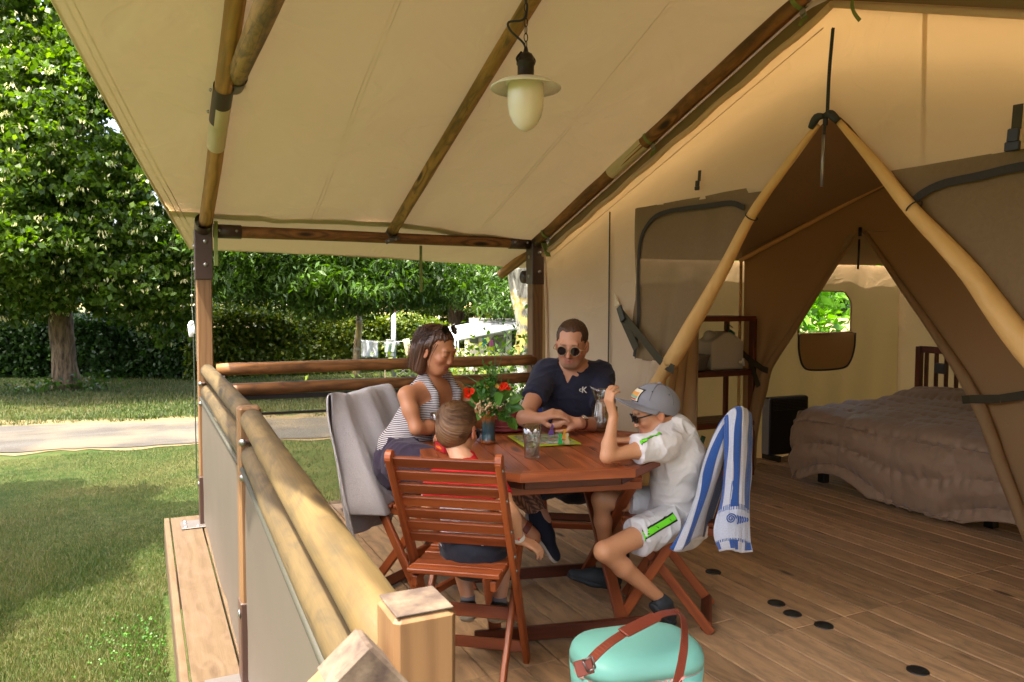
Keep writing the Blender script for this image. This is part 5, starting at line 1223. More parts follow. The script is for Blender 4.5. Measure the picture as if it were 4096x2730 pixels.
def head(B, c, fr, s=1., k=1., nose=1., jaw=1., child=0.):
    q = hd(c, fr, s); e = lambda p, r, kk, op='u': B.ell(q(*p), np.array(r)*s, fr, kk*s, op)
    e((0, -.016, .034), (.074, .094, .082), .0); e((0, .030, -.030), (.059*jaw, .060, .078), .03); e((0, .054, -.083), (.026, .024, .022), .03)
    for x in (-1, 1):
        B.cap(q(x*.050*jaw, -.005, -.045), q(x*.024, .056, -.086), .016*s, .014*s, .03*s); e((x*.040, .064, -.022), (.020, .020, .018), .022)
        e((x*.078, -.006, -.010), (.009, .020, .031), .008); e((x*.085, -.001, -.008), (.005, .010, .018), .004, 's')
        e((x*.032, .098, .006), (.017, .014, .012), .012, 's'); e((x*.031, .0795, .003), (.0135, .0115, .0095), .004)
    B.cap(q(-.036, .080, .026), q(.036, .080, .026), .010*s, None, .018*s)
    B.cap(q(0, .086, .012), q(0, .108*(.5+.5*nose), -.026), .0065*s, .0105*s*nose, .012*s)
    for x in (-1, 1): e((x*.011, .098, -.031), (.0075, .010, .0065), .006)
    B.cap(q(-.019, .082, -.054), q(.019, .082, -.054), .0045*s, None, .008*s); B.cap(q(0, .087, -.054), q(0, .0875, -.0545), .005*s, None, .008*s)
    B.cap(q(-.015, .081, -.0645), q(.015, .081, -.0645), .005*s, None, .008*s); B.cap(q(0, .086, -.0645), q(0, .0865, -.0645), .0055*s, None, .008*s)
    B.cap(q(-.021, .090, -.0595), q(.021, .090, -.0595), .0016*s, None, .004*s, 's')
    return q
def hand(B, w, d, n, s=1., curl=(.5, .5, .55, .6), spread=.12, thumb=(.55, .5), side=1, r=1.):
    """w wrist, d towards fingers, n back-of-hand normal, side +1: thumb on the (d x n) side"""
    w = np.asarray(w, float); d = nrm(d); n = nrm(np.asarray(n)-d*np.dot(n, d)); a = np.cross(d, n)*side
    L = .078*s
    for i, (o, fl) in enumerate(((.026, 1.), (.009, 1.06), (-.008, 1.), (-.024, .82))):
        kn = w+d*L*(.98 if i < 3 else .92)+a*o*s+n*.003*s; B.cap(w+a*o*.45*s, kn, .0125*s*r, .0105*s*r, .012*s)
        dd = nrm(d+a*o*spread*18*.3); q = kn; c = curl[i]; ang = 0
        for j, ln_ in enumerate((.040, .026, .019)):
            ang += c*(.9 if j else .75); e = dd*math.cos(ang)-n*math.sin(ang); q2 = q+e*ln_*fl*s; B.cap(q, q2, (.0090-.0008*j)*s*r, (.0082-.0008*j)*s*r, .003*s); q = q2
    t0 = w+d*.022*s+a*.018*s-n*.006*s; t1 = t0+nrm(d*.75+a*(1-thumb[0]*.6)-n*thumb[0])*.038*s; t2 = t1+nrm(d*1.-n*thumb[1]+a*.1)*.03*s; t3 = t2+nrm(d*1.-n*thumb[1]*1.3-a*.3)*.022*s
    B.cap(t0, t1, .0145*s*r, .0108*s*r, .014*s); B.cap(t1, t2, .0105*s*r, .0092*s*r, .004); B.cap(t2, t3, .0092*s*r, .0078*s*r, .004)
def arm(B, sh, el, wr, r=(.050, .040, .036, .038, .026), k=.02):
    sh, el, wr = [np.asarray(x, float) for x in (sh, el, wr)]; B.cap(sh, sh+(el-sh)*.45, r[0], (r[0]+r[1])*.52, k); B.cap(sh+(el-sh)*.45, el, (r[0]+r[1])*.52, r[2], k)
    m = el+(wr-el)*.28; B.cap(el, m, r[2], r[3], k); B.cap(m, wr, r[3], r[4], k)
def leg(B, hp, kn, an, r=(.082, .058, .056, .056, .034), k=.02):
    hp, kn, an = [np.asarray(x, float) for x in (hp, kn, an)]; B.cap(hp, kn, r[0], r[1], k); bk = (an-kn)*.3+kn; B.cap(kn, bk, r[2]*.96, r[3], k); B.cap(bk, an, r[3], r[4], k)
def seg_d(V, a, b_):
    a = np.asarray(a, float); b_ = np.asarray(b_, float); ax = b_-a; t = np.clip((V-a)@ax/max(ax@ax, 1e-9), 0, 1); return np.linalg.norm(V-a-t[:, None]*ax, axis=1)
def blend(col, V, a, b_, r, soft, c, amt=1.):
    w = np.clip((r+soft-seg_d(V, a, b_))/soft, 0, 1)*amt; return col*(1-w[:, None])+np.asarray(c)[None]*w[:, None]
def L3(h): return np.array(lin(h)[:3])
def face_tint(V, q, s, base, lips, blush, stubble=None, brow=None, lash=True):
    C = np.tile(base, (len(V), 1))
    for x in (-1, 1): C = blend(C, V, q(x*.045, .075, -.03), q(x*.045, .07, -.03), .012*s, .03*s, blush, .5); C = blend(C, V, q(x*.076, -.006, -.01), q(x*.08, -.006, -.01), .02*s, .02*s, blush, .6)
    C = blend(C, V, q(0, .11, -.028), q(0, .11, -.028), .008*s, .014*s, blush, .5)
    if stubble is not None:
        C = blend(C, V, q(-.045, .03, -.07), q(0, .075, -.088), .022*s, .02*s, stubble, .55); C = blend(C, V, q(.045, .03, -.07), q(0, .075, -.088), .022*s, .02*s, stubble, .55); C = blend(C, V, q(-.02, .09, -.045), q(.02, .09, -.045), .006*s, .006*s, stubble, .5)
    C = blend(C, V, q(-.02, .088, -.0545), q(.02, .088, -.0545), .0045*s, .003*s, lips); C = blend(C, V, q(-.017, .088, -.065), q(.017, .088, -.065), .0055*s, .003*s, lips)
    C = blend(C, V, q(-.022, .092, -.0597), q(.022, .092, -.0597), .0014*s, .002*s, L3('6a3028'), .8)
    if brow is not None:
        for x in (-1, 1): C = blend(C, V, q(x*.017, .094, .0245), q(x*.046, .078, .026), .0035*s, .0035*s, brow, .85)
    if lash:
        for x in (-1, 1): C = blend(C, V, q(x*.020, .090, .0015), q(x*.045, .082, -.0005), .0016*s, .0025*s, L3('2a1810'), .9)
    return C
def strands(nm, roots, flow, n_pts, L, mat, parent, r=.0009, taper=True):
    """tapered hair strands following flow(p)->direction"""
    b = MB()
    for p0, l in zip(roots, L):
        p = [p0]; 
        for k in range(n_pts-1): p.append(p[-1]+flow(p[-1], k/(n_pts-1))*l/(n_pts-1))
        b.tube(p, np.linspace(r, r*.25, n_pts), 3, False)
    return b.build(nm, mat, parent, True)
# ------------------------------------------------------------------ WOMAN
SK_W, SK_M, SK_B, SK_K = L3('b87f5a'), L3('c48f70'), L3('c48f68'), L3('c99673')
wom = empty('person', PZ(945, 1120, 0)*[1, 1, 0], label='woman in striped tank top with brown bob, resting her arm on the table', cat='person')
hc = P(1003, 806, 3.5); right = RC[0]; fwd = RC[2]
wf = frame(right*.80-fwd*.50+np.array([0, 0, -.34])); sw_ = .93
q = hd(hc, wf, sw_); nk = P(988, 882, 3.56)
shR, shL = P(932, 908, 3.42), P(1050, 896, 3.70); uN = nrm(shL-shR)
hipC = P(925, 1048, 3.52); TCw = P(988, 925, 3.60); fdir = nrm(np.cross(uN, (0, 0, 1))); 
if fdir@(-fwd) < 0: fdir = -fdir
elR, wrR = P(957, 986, 3.38), P(1050, 975, 3.60)
elL, wrL = P(1105, 958, 3.62), P(1060, 985, 3.45)
kn1, kn2 = P(1060, 1105, 3.25), P(1110, 1075, 3.5)
def wlegs(B):
    leg(B, P(930, 1060, 3.36), kn1, P(1168, 1172, 3.42), (.085, .058, .054, .052, .033)); leg(B, P(935, 1045, 3.56), kn2, P(1080, 1240, 3.75), (.085, .058, .054, .052, .033))
Bw = SDF([.72, 2.85, .02], [2.05, 3.95, 1.36], .0048)
def woman_body(B):
    head(B, hc, wf, sw_, jaw=.90, nose=.84); B.cap(q(0, -.030, -.055), nk, .046, .050, .03); B.cap(nk, P(988, 905, 3.58), .050, .06, .03); B.cap(shR+uN*.03, shL-uN*.03, .043, None, .05)
    B.cap(TCw, P(962, 975, 3.55), .120, .105, .05, flat=.70, fn=fdir); B.cap(P(962, 975, 3.55), hipC, .105, .135, .05, flat=.8, fn=fdir)
    for s_ in (-1, 1): B.ell(TCw+fdir*.055+uN*s_*.062-[0, 0, .035], (.056, .056, .06), None, .035)
    arm(B, shR, elR, wrR, (.037, .031, .028, .031, .022)); hand(B, wrR, right*.9-fwd*.1, (0, 0, 1), .95, side=1)
    arm(B, shL, elL, wrL, (.041, .033, .030, .033, .023)); hand(B, wrL, -right*.8-fwd*.4, (0, 0, 1), .95, side=-1); wlegs(B)
    # visible foot with toes
    an, to = P(1172, 1176, 3.42), P(1238, 1226, 3.42); fd = nrm(to-an); up_ = nrm(np.cross(fd, np.cross((0, 0, 1), fd))); sd_ = np.cross(fd, up_)
    B.cap(an, an+fd*.12-up_*.02, .036, .034, .02, flat=.8, fn=up_); B.cap(an-fd*.02-up_*.03, an+fd*.15-up_*.03, .03, .036, .02)
    for i in range(5):
        o = (i-2)*.0145; B.cap(an+fd*.145+sd_*o-up_*.03, an+fd*(.183-.006*(i if i < 5 else 0))+sd_*o*1.1-up_*.034, .0095-.0009*i, .0085-.0008*i, .003)
    return an, fd, up_, sd_
an_w, fd_w, up_w, sd_w = woman_body(Bw)
def wcol(V): return face_tint(V, q, sw_, SK_W, L3('a85f50'), L3('c07a5a'), brow=L3('6a4a34'))
sdf_obj('body', Bw, M['skin'], wom, col=wcol)
# tank top with fine stripes
t = NT('striped_jersey'); v = t.attr('lc'); sx = t.N('SeparateXYZ'); t.L(v, sx.inputs[0]); w = t.math('SINE', t.math('MULTIPLY', t.math('ADD', sx.outputs[2], t.math('MULTIPLY', t.noise(t.obj(), 9, 2), .012)), 2*math.pi/.0078))
t.base(t.mix(t.ramp(t.math('MULTIPLY_ADD', w, .5, .5), [(.35, 0.), (.6, 1.)]), '3f3b45', 'c6bfbd')); t.rough(.85); t.spec(.15); t.bump(t.noise(t.obj(), 12, 3, .5, 1.), .5, .02); M['stripes'] = t.m
T = SDF(Bw.lo, Bw.lo+Bw.h*Bw.n, .0048)
T.cap(TCw-[0, 0, .02], P(962, 975, 3.55), .127, .113, .05, flat=.72, fn=fdir); T.cap(P(962, 975, 3.55), P(932, 1030, 3.52), .113, .140, .05, flat=.82, fn=fdir)
for s_ in (-1, 1): T.ell(TCw+fdir*.057+uN*s_*.062-[0, 0, .037], (.063, .063, .067), None, .035)
T.cut(TCw+[0, 0, .052], (0, 0, 1))
for s_ in (-1, 1):
    f0, f1, f2, f3 = TCw+fdir*.108+uN*s_*.070-[0, 0, .015], TCw+fdir*.104+uN*s_*.078+[0, 0, .052], TCw+fdir*.04+uN*s_*.084+[0, 0, .128], TCw-fdir*.095+uN*s_*.08+[0, 0, .03]
    for a_, b__ in ((f0, f1), (f1, f2), (f2, f3)): T.cap(a_, b__, .018, None, .012)
T.ell(TCw+fdir*.115+[0, 0, .040], (.062, .062, .078), None, .008, 's'); T.ell(TCw-fdir*.02+[0, 0, .10], (.055, .055, .07), None, .008, 's')
for s_, e_ in ((shR, elR), (shL, elL)): T.cap(s_+[0, 0, .01], s_-[0, 0, .035], .048, .046, .008, 's'); T.cap(s_, e_, .046, .045, .008, 's')
sdf_obj('tank_top', T, M['stripes'], wom, disp=lambda V: .0035*fbm(V*np.array([12, 12, 22]), 3, 5), uvw=lambda V: V)
S_ = SDF(P(880, 1120, 3.4)-[.3, .3, .2], P(1060, 980, 3.5)+[.3, .3, .2], .006)
S_.cap(P(932, 1012, 3.52), hipC-[0, 0, .02], .128, .146, .04, flat=.82, fn=fdir)
for a_, b__ in ((P(930, 1060, 3.36), kn1), (P(935, 1045, 3.56), kn2)): S_.cap(a_, a_+(b__-a_)*.55, .104, .094, .03)
S_.cut(P(930, 1003, 3.46), (0, 0, 1))
sdf_obj('shorts', S_, m_cloth('aubergine_cotton', '39303f'), wom, disp=lambda V: folds(V, (12, 12, 12), .008))
# hair
def hair_lc(c, fr, s):
    def f(V):
        w = (V-c)@fr.T/s; ang = np.arctan2(w[:, 0], w[:, 1]-.0); return np.stack([np.cos(ang)*.09, np.sin(ang)*.09, w[:, 2]*s], 1)
    return f
M['hair_w'] = m_hair('dark_brown_hair', '6a4632', '301c12', .4)
H = SDF(hc-[.2, .2, .22], hc+[.2, .2, .2], .004); e = lambda p, r, k, op='u': H.ell(q(*p), np.array(r)*sw_, wf, k, op)
e((0, -.024, .040), (.084, .103, .088), 0); e((0, -.06, -.04), (.080, .065, .085), .03)
for x in (-1, 1): H.cap(q(x*.070, -.030, .02), q(x*.066, -.020, -.105), .024, .026, .03); H.cap(q(x*.05, -.075, -.02), q(x*.045, -.07, -.11), .03, .03, .03)
e((0, .085, -.035), (.066, .075, .080), .006, 's'); e((0, .03, -.09), (.05, .06, .06), .01, 's'); e((-.0, .105, .046), (.062, .052, .052), .012, 's')
for x in (-1, 1): e((x*.062, .070, .035), (.032, .045, .050), .012, 's')
e((0, .0, .0), (.001, .001, .001), .001, 's'); e((.085, .018, -.012), (.018, .024, .03), .008, 's'); e((-.085, .018, -.012), (.02, .024, .03), .008, 's')
H.cut(q(0, 0, -.124), -wf[2])
hob = sdf_obj('hair', H, M['hair_w'], wom, disp=lambda V: (lambda w: .0035*fbm(np.stack([np.arctan2(w[:, 0], w[:, 1]+.02)*22, w[:, 2]*5, 0*w[:, 0]], 1), 3, 3))(((V-hc)@wf.T)), uvw=hair_lc(hc, wf, sw_))
rts = []; L_ = []
for k in range(700):
    d_ = rng.normal(size=3); d_[2] = abs(d_[2])*.7; d_ = nrm(d_)
    if d_[1] > .30 and d_[2] < .85: continue
    rts.append(q(d_[0]*.085, -.024+d_[1]*.104, .040+d_[2]*.088)); L_.append(rng.uniform(.12, .20) if d_[1] < .3 else rng.uniform(.08, .13))
def flow_w(p, t_):
    w = ((p-hc)@wf.T)/sw_; rad = nrm(np.array([w[0], (w[1]+.03), 0])); dn = np.array([0, 0, -1.]); n3 = nrm(np.array([w[0]/.085, (w[1]+.024)/.104, max(0, w[2]-.04)/.088]))
    pull = np.array([np.sign(w[0])*.9, -1.1, .2]) if w[1] > -.01 else np.array([np.sign(w[0])*.45, -.25, 0]); tan = dn+pull*(w[2] > .03); tan = nrm(tan-n3*np.dot(tan, n3)); v = tan if w[2] > .02 else nrm(np.array([rad[0]*-.05, -.05, -1.])); return nrm(v+rng.normal(size=3)*.10)@wf
strands('hair_strand', rts, flow_w, 9, L_, M['hair_w'], hob, .0009)
# stray wisps across the cheek
b = MB()
for x, y, z, a_, c_ in ((-.05, .060, .05, (-.066, .06, .0), (-.066, .04, -.06)), (.06, .04, .05, (.078, .035, -.02), (.070, .035, -.095)), (.062, .03, .05, (.080, .025, -.02), (.072, .025, -.100))):
    b.tube(spline([q(x, y, z), q(*a_), q(*c_)], 9), [.0013, .0012, .0011, .001, .0009, .0008, .0007, .0006, .0004], 4)
b.build('hair_wisp', M['hair_w'], hob, True)
def glasses(nm, q, parent, rad, frame_mat, lens_mat, round_=True, up=0., dx=.034, y=.108, w=1., ty=-.005, tz=.0, thick=.0022, temple_mat=None, zc=.004, tilt=0.):
    e = None; b = MB(); lb_ = MB()
    for x in (-1, 1):
        th = np.linspace(0, 2*math.pi, 29); rx_ = rad*w; pts = [q(x*dx+math.cos(a)*rx_, y-.006*abs(math.cos(a))*(1 if math.cos(a)*x > 0 else 0)-.004, zc+math.sin(a)*rad) if round_ else q(x*dx+np.sign(math.cos(a))*abs(math.cos(a))**.6*rx_, y-.010*(max(0, math.cos(a)*x)), zc+np.sign(math.sin(a))*abs(math.sin(a))**.7*rad) for a in th]
        b.tube(pts, thick, 6, False); lb_.prism(pts[:-1], nrm(q(0, 1, 0)-q(0, 0, 0)), .0015)
        b.tube(spline([q(x*(dx+rx_), y-.008, zc+.006), q(x*.076, y-.02, zc+.006), q(x*.080, .02, zc+.002), q(x*.079, -.01, zc-.002), q(x*.072, -.03, zc-.016)], 14), thick*1.2, 6)
    b.tube(spline([q(-dx+rad*w*.92, y, zc+.003), q(0, y+.003, zc+.009), q(dx-rad*w*.92, y, zc+.003)], 7), thick, 6)
    o = b.build(nm, frame_mat, parent, True); lb_.build('lens', lens_mat, o); return o
M['lens'] = m_plain('dark_lens', '0b0b0d', .08, .0, spec=.7)
t = NT('clear_frame'); t.base('c9a57c'); t.rough(.15); t.b.inputs['Transmission Weight'].default_value = .35; M['clearframe'] = t.m
M['goldwire'] = m_plain('gold_wire', 'b8924e', .25, metal=.9)
qh = lambda x, y, z: q(x, y*.78-z*.60-.018+.0, z*.78+y*.60+.048)
glasses('sunglasses', qh, wom, .024, m_plain('tortoise_frame', '2b1a12', .25), M['lens'], y=.105, zc=.022)
# sandal with toenails
sn = MB(); sn.tube([an_w-fd_w*.05-up_w*.052, an_w+fd_w*.06-up_w*.058, an_w+fd_w*.19-up_w*.052], [.030, .030, .036], 14, flat=.3, up=sd_w); so = sn.build('sandal_sole', m_plain('cork_sole', 'a87848', .8, bump=.3), wom, True)
M['leather'] = m_plain('brown_leather', '6b3222', .45, .15, 20, bump=.3, bscale=120, spec=.4)
for f_, w_ in ((.015, .018), (.10, .024)):
    b = MB(); th = np.linspace(-.25, math.pi+.25, 14); c = an_w+fd_w*f_-up_w*.018; pts = c+np.outer(np.cos(th)*.043, sd_w)+np.outer(np.sin(th)*.034, up_w)
    for i in range(13): b.bar(pts[i], pts[i+1]+(pts[i+1]-pts[i])*.1, w_*1.2, .003, pts[i]-c)
    b.build('sandal_strap', M['leather'], so)
b = MB()
for i in range(5): b.sphere(an_w+fd_w*(.186-.006*i)+sd_w*(i-2)*.016-up_w*.0275, .0052-.0004*i, 8)
b.build('toenail', m_plain('burgundy_varnish', '5a1620', .2), wom, True)

# ------------------------------------------------------------------ MAN
man = empty('person', (2.2, 3.9, 0), label='man in navy v-neck T-shirt and round sunglasses playing at the table', cat='person')
hm = P(1314, 792, 3.93); mf = frame(-fwd*.90-right*.22+np.array([0, 0, -.30]), (0.05, 0, 1)); sm_ = 1.03
qm = hd(hm, mf, sm_)
Bm = SDF(P(1180, 1150, 3.9)-[.35, .75, .45], P(1420, 720, 4.1)+[.35, .4, .12], .0050)
nkm = P(1318, 848, 4.04); sR, sL = P(1256, 856, 4.0), P(1380, 862, 4.08); uM = nrm(sL-sR); fM = nrm(np.cross(uM, (0, 0, 1))); fM = fM if fM@(-fwd) > 0 else -fM
eR, wR = P(1205, 962, 3.74), P(1236, 962, 3.66); eL, wL = P(1392, 978, 3.84), P(1330, 973, 3.64)
def man_torso(B, g=0., k=.05):
    B.cap(sR, sL, .060+g, None, k); B.cap(P(1318, 905, 4.05), P(1320, 985, 4.12), .178+g, .155+g, k, flat=.62, fn=fM); B.cap(P(1320, 985, 4.12), P(1322, 1060, 4.2), .155+g, .17+g, k, flat=.75, fn=fM)
    B.cap(P(1272, 875, 4.0), P(1365, 877, 4.07), .070+g, None, k, flat=.8, fn=fM)
head(Bm, hm, mf, sm_, nose=1.1, jaw=1.06); Bm.cap(qm(0, -.025, -.06), nkm, .056, .060, .03); Bm.cap(nkm, P(1320, 890, 4.05), .062, .08, .03)
man_torso(Bm, -.004)
arm(Bm, sR, eR, wR, (.052, .043, .038, .041, .028)); arm(Bm, sL, eL, wL, (.052, .043, .038, .041, .028))
hand(Bm, wR, right*.62-fwd*.28+np.array([0, 0, .22]), np.array([0, 0, 1.])-fwd*.55, 1.08, curl=(.45, .55, .62, .66), thumb=(.7, .4), side=1)
hand(Bm, wL, -right*.78-fwd*.1+np.array([0, 0, .20]), np.array([0, 0, 1.])-fwd*.6, 1.08, curl=(.85, .95, .95, .9), thumb=(.5, .4), side=-1)
hipm = P(1322, 1075, 4.22)
mk1, ma1 = P(1195, 1120, 3.72), P(1248, 1195, 3.58)
leg(Bm, P(1295, 1090, 4.12), mk1, ma1, (.095, .066, .062, .060, .038)); leg(Bm, P(1350, 1085, 4.15), P(1408, 1090, 3.75), P(1425, 1260, 3.95), (.095, .066, .062, .060, .038))
def mcol(V):
    C = face_tint(V, qm, sm_, SK_M, L3('b0705f'), L3('c07a5e'), stubble=L3('8f705a'), brow=L3('6a4a34'), lash=False)
    # patterned ink on the shin
    ax = nrm(ma1-mk1); tt_ = (V-mk1)@ax; rr_ = seg_d(V, mk1, ma1); a_ = np.cross(ax, (0, 0, 1)); b_ = np.cross(ax, a_); an_ = np.arctan2((V-mk1)@a_, (V-mk1)@b_); Lk = np.linalg.norm(ma1-mk1)
    m_ = (rr_ < .075) & (tt_ > .03) & (tt_ < Lk*.86); band = np.sin(an_*9)*.5+np.sin(tt_*210+np.sign(np.sin(an_*4.5))*an_*14)*.6; ink = np.clip(band*2+.9, .15, 1)*m_; return C*(1-.82*ink[:, None])+L3('1f1d1a')*(.82*ink[:, None])
sdf_obj('body', Bm, M['skin'], man, col=mcol)
T = SDF(Bm.lo, Bm.lo+Bm.h*Bm.n, .0050); man_torso(T, .007)
for s_, e_ in ((sR, eR), (sL, eL)): T.cap(s_, s_+(e_-s_)*.62, .068, .064, .03)
T.cap(nkm-[0, 0, .02], P(1320, 868, 4.05), .066, .07, .03)
for s_, e_ in ((sR, eR), (sL, eL)):
    T.cutarm(s_, e_, .60, .088)
T.cap(nkm+[0, 0, .06], nkm+[0, 0, .0], .070, .066, .006, 's')
# v opening
vb = P(1313, 884, 3.88)
qq = T._sub(T.lo, T.lo+T.h*T.n, 0); g = qq[1]; rel = g-vb; xx = rel@uM; zz = rel[..., 2]; ff = rel@fM
inv = np.maximum(np.abs(xx)-(zz)*.42, -zz)*.87; dep = -(ff+.11); T.F = np.maximum(T.F, -np.maximum(inv, dep).astype(np.float32)); del g, qq, rel
def wr_shirt(V): 
    w = fbm(V*np.array([9, 9, 15]), 3, 7); r_ = np.abs(np.sin((V@nrm(uM+[0, 0, .8]))*38+w*2)); return .003*w+.003*(r_-.6)*np.clip((1.02-V[:, 2])/.2, .2, 1)+folds(V+.02*w[:, None], (9, 9, 13), .007)
sdf_obj('t_shirt', T, m_cloth('navy_jersey', '272838', .10), man, disp=wr_shirt)
# chest monogram: letters c and K, embroidered
fc = bpy.data.curves.new('letters', 'FONT'); 
def text_mesh(txt, size, ext=.0006):
    c = bpy.data.curves.new('t', 'FONT'); c.body = txt; c.size = size; c.extrude = ext; c.resolution_u = 2; o = bpy.data.objects.new('t', c); COL.objects.link(o); dg = bpy.context.evaluated_depsgraph_get(); me = bpy.data.meshes.new_from_object(o.evaluated_get(dg)); bpy.data.objects.remove(o); bpy.data.curves.remove(c); return me
bpy.data.curves.remove(fc)
def put_text(nm, txt, size, pos, xdir, ydir, mat, parent, ext=.0006, **k):
    me = text_mesh(txt, size, ext); me.name = nm; x = nrm(xdir); y = nrm(np.asarray(ydir)-x*np.dot(ydir, x)); z = np.cross(x, y); co = np.empty(len(me.vertices)*3); me.vertices.foreach_get('co', co); co = co.reshape(-1, 3); co = pos+co[:, :1]*x+co[:, 1:2]*y+co[:, 2:]*z; me.vertices.foreach_set('co', co.ravel()); me.update(); me.materials.clear(); return mkobj(nm, me, mat, parent, **k)
M['thread'] = m_plain('white_thread', 'd8d6cf', .7)
lg = P(1336, 903, 3.90)
# hair, glasses, watch, ring
M['hair_m'] = m_hair('short_brown_hair', '5a3c28', '2a1a10', .5)
H = SDF(hm-[.15, .15, .1], hm+[.15, .15, .2], .004); e = lambda p, r, k, op='u': H.ell(qm(*p), np.array(r)*sm_, mf, k, op)
e((0, -.020, .040), (.079, .097, .084), 0); e((0, .085, .035), (.055, .056, .052), .012, 's'); e((.045, .075, .070), (.026, .042, .026), .01, 's'); e((-.045, .075, .070), (.026, .042, .026), .01, 's')
e((0, .05, -.06), (.12, .075, .085), .01, 's'); e((0, -.02, -.085), (.12, .12, .075), .01, 's')
for x in (-1, 1): e((x*.084, -.004, -.016), (.026, .026, .038), .006, 's')
hob = sdf_obj('hair', H, M['hair_m'], man, disp=lambda V: .0022*fbm(V*110, 3, 3), uvw=hair_lc(hm, mf, sm_))
glasses('sunglasses', qm, man, .0235, M['clearframe'], M['lens'], y=.112, zc=.0, dx=.033, thick=.0016)
ax = nrm(eL-wL); c = wL+ax*.025; o_ = nrm(np.array([0, 0, 1.])-fwd*.8-ax*np.dot(np.array([0, 0, 1.])-fwd*.8, ax)); s2 = np.cross(ax, o_); th = np.linspace(0, 2*math.pi, 24); b = MB(); pts = c+np.outer(np.cos(th)*.031, o_)+np.outer(np.sin(th)*.031, s2)
for i in range(23): b.bar(pts[i], pts[i+1]+(pts[i+1]-pts[i])*.05, .018, .003, pts[i]-c)
wt_ = b.build('wristwatch', M['leather'], man); b = MB(); b.lathe([(0, .003), (.0155, .003), (.018, .001), (.019, -.004)], c+o_*.035, 22, ax=o_); b.build('watch_case', m_plain('rose_metal', 'b79a80', .2, metal=.8), wt_, True)
b = MB(); b.lathe([(0, .0036), (.0155, .0034)], c+o_*.035, 20, ax=o_); b.build('watch_dial', m_plain('pale_dial', 'dcd8ce', .3), wt_)
b = MB(); b.bar(c+o_*.0392, c+o_*.0392+s2*.010, .0012, .0006, o_); b.bar(c+o_*.0392, c+o_*.0392+ax*.008, .0012, .0006, o_); b.build('watch_hand', M['black_plastic'], wt_)
# tattooed leg's trainer
fd = nrm(P(1278, 1262, 3.50)-ma1+[0, 0, .02]); toe = ma1+fd*.20
M['navy_suede'] = m_plain('navy_suede', '1d2230', .85, bump=.3, bscale=200); 
def shoe(nm, an, toe, up_, parent, upper, sole_m, h=.055, w=.044, L=1.):
    an = np.asarray(an, float); toe = np.asarray(toe, float); f = nrm(toe-an); u = nrm(up_-f*np.dot(up_, f)); s_ = np.cross(f, u); S = SDF(np.minimum(an, toe)-.12, np.maximum(an, toe)+.12, .0045); hl = an-f*.035-u*h*.75
    S.cap(an-f*.01+u*.01, an-u*h*.6, w*.92, w, .02); S.cap(hl+u*.012, hl+f*.10+u*.016, w*.85, w*.95, .03); S.cap(hl+f*.08+u*.012, toe-u*h*.62, w*.98, w*.78, .03, flat=.75, fn=u); S.cap(an+u*.02, an+u*.08, w*.72, None, .005, 's')
    S.cut(hl-u*w*.45, -u); S.cut(an+u*.022, u); o = sdf_obj(nm, S, upper, parent); S = SDF(np.minimum(an, toe)-.13, np.maximum(an, toe)+.13, .0045); S.cap(hl-u*w*.35, hl+f*.10-u*w*.35, w*.95, w*.93, .02, flat=.5, fn=u); S.cap(hl+f*.1-u*w*.35, toe-u*h*.75-u*w*.1, w*1.02, w*.84, .02, flat=.45, fn=u); sdf_obj('sole', S, sole_m, o); return o, f, u, s_, hl
M['offwhite'] = m_plain('offwhite_rubber', 'b9b0a8', .6)
so, f_, u_, s_, hl = shoe('trainer', ma1, ma1+fd*.17, right*.75+np.array([0, 0, .6])-fwd*.2, man, M['navy_suede'], M['offwhite'], h=.05)
b = MB()
for i in range(6):
    c = ma1+f_*(.035+i*.021)+u_*(.012-.007*i); b.bar(c-s_*.020+f_*.005, c+s_*.020-f_*.005, .006, .003, u_); b.bar(c-s_*.018-f_*.004, c+s_*.018+f_*.009, .005, .003, u_)
b.build('lace', m_plain('beige_lace', 'b3a58d', .8), so)
b = MB(); sp = spline([ma1-s_*.044+f_*.06-u_*.045, ma1-s_*.047+f_*.04-u_*.050, ma1-s_*.046-f_*.01-u_*.035, ma1-s_*.04-f_*.05-u_*.01], 14); b.tube(sp, [.002, .005, .006, .006, .0055, .005, .0045, .004, .0035, .003, .0025, .002, .0015, .001], 6); b.build('curved_mark', M['offwhite'], so, True)
Sh = SDF(P(1220, 1150, 3.9)-[.3, .45, .1], P(1420, 1000, 4.2)+[.35, .3, .1], .006); Sh.cap(P(1320, 1045, 4.18), P(1322, 1085, 4.22), .175, .18, .04, flat=.8, fn=fM)
for a_, b__ in ((P(1295, 1090, 4.12), mk1), (P(1350, 1085, 4.15), P(1408, 1090, 3.75))): Sh.cap(a_, a_+(b__-a_)*.75, .11, .09, .03)
sdf_obj('shorts', Sh, m_cloth('navy_twill', '20243a'), man, disp=lambda V: .004*fbm(V*18, 3, 3))
an2 = P(1425, 1260, 3.95)
b = MB(); b.tube([an2+[0, 0, .02], an2-fwd*.03+[0, 0, -.04]], .045, 10); b.tube([an2-[0, 0, .05], an2-fwd*.17-[0, 0, .06]], [.042, .038], 12, flat=.6); b.build('trainer', M['navy_suede'], man, True)
put_text('chest_monogram', 'K', .046, lg, uM, (0, 0, 1), M['thread'], man, .003); put_text('chest_monogram', 'c', .034, lg-uM*.014+np.array([0, 0, .006])+fM*.002, uM, (0, 0, 1), M['thread'], man, .003)
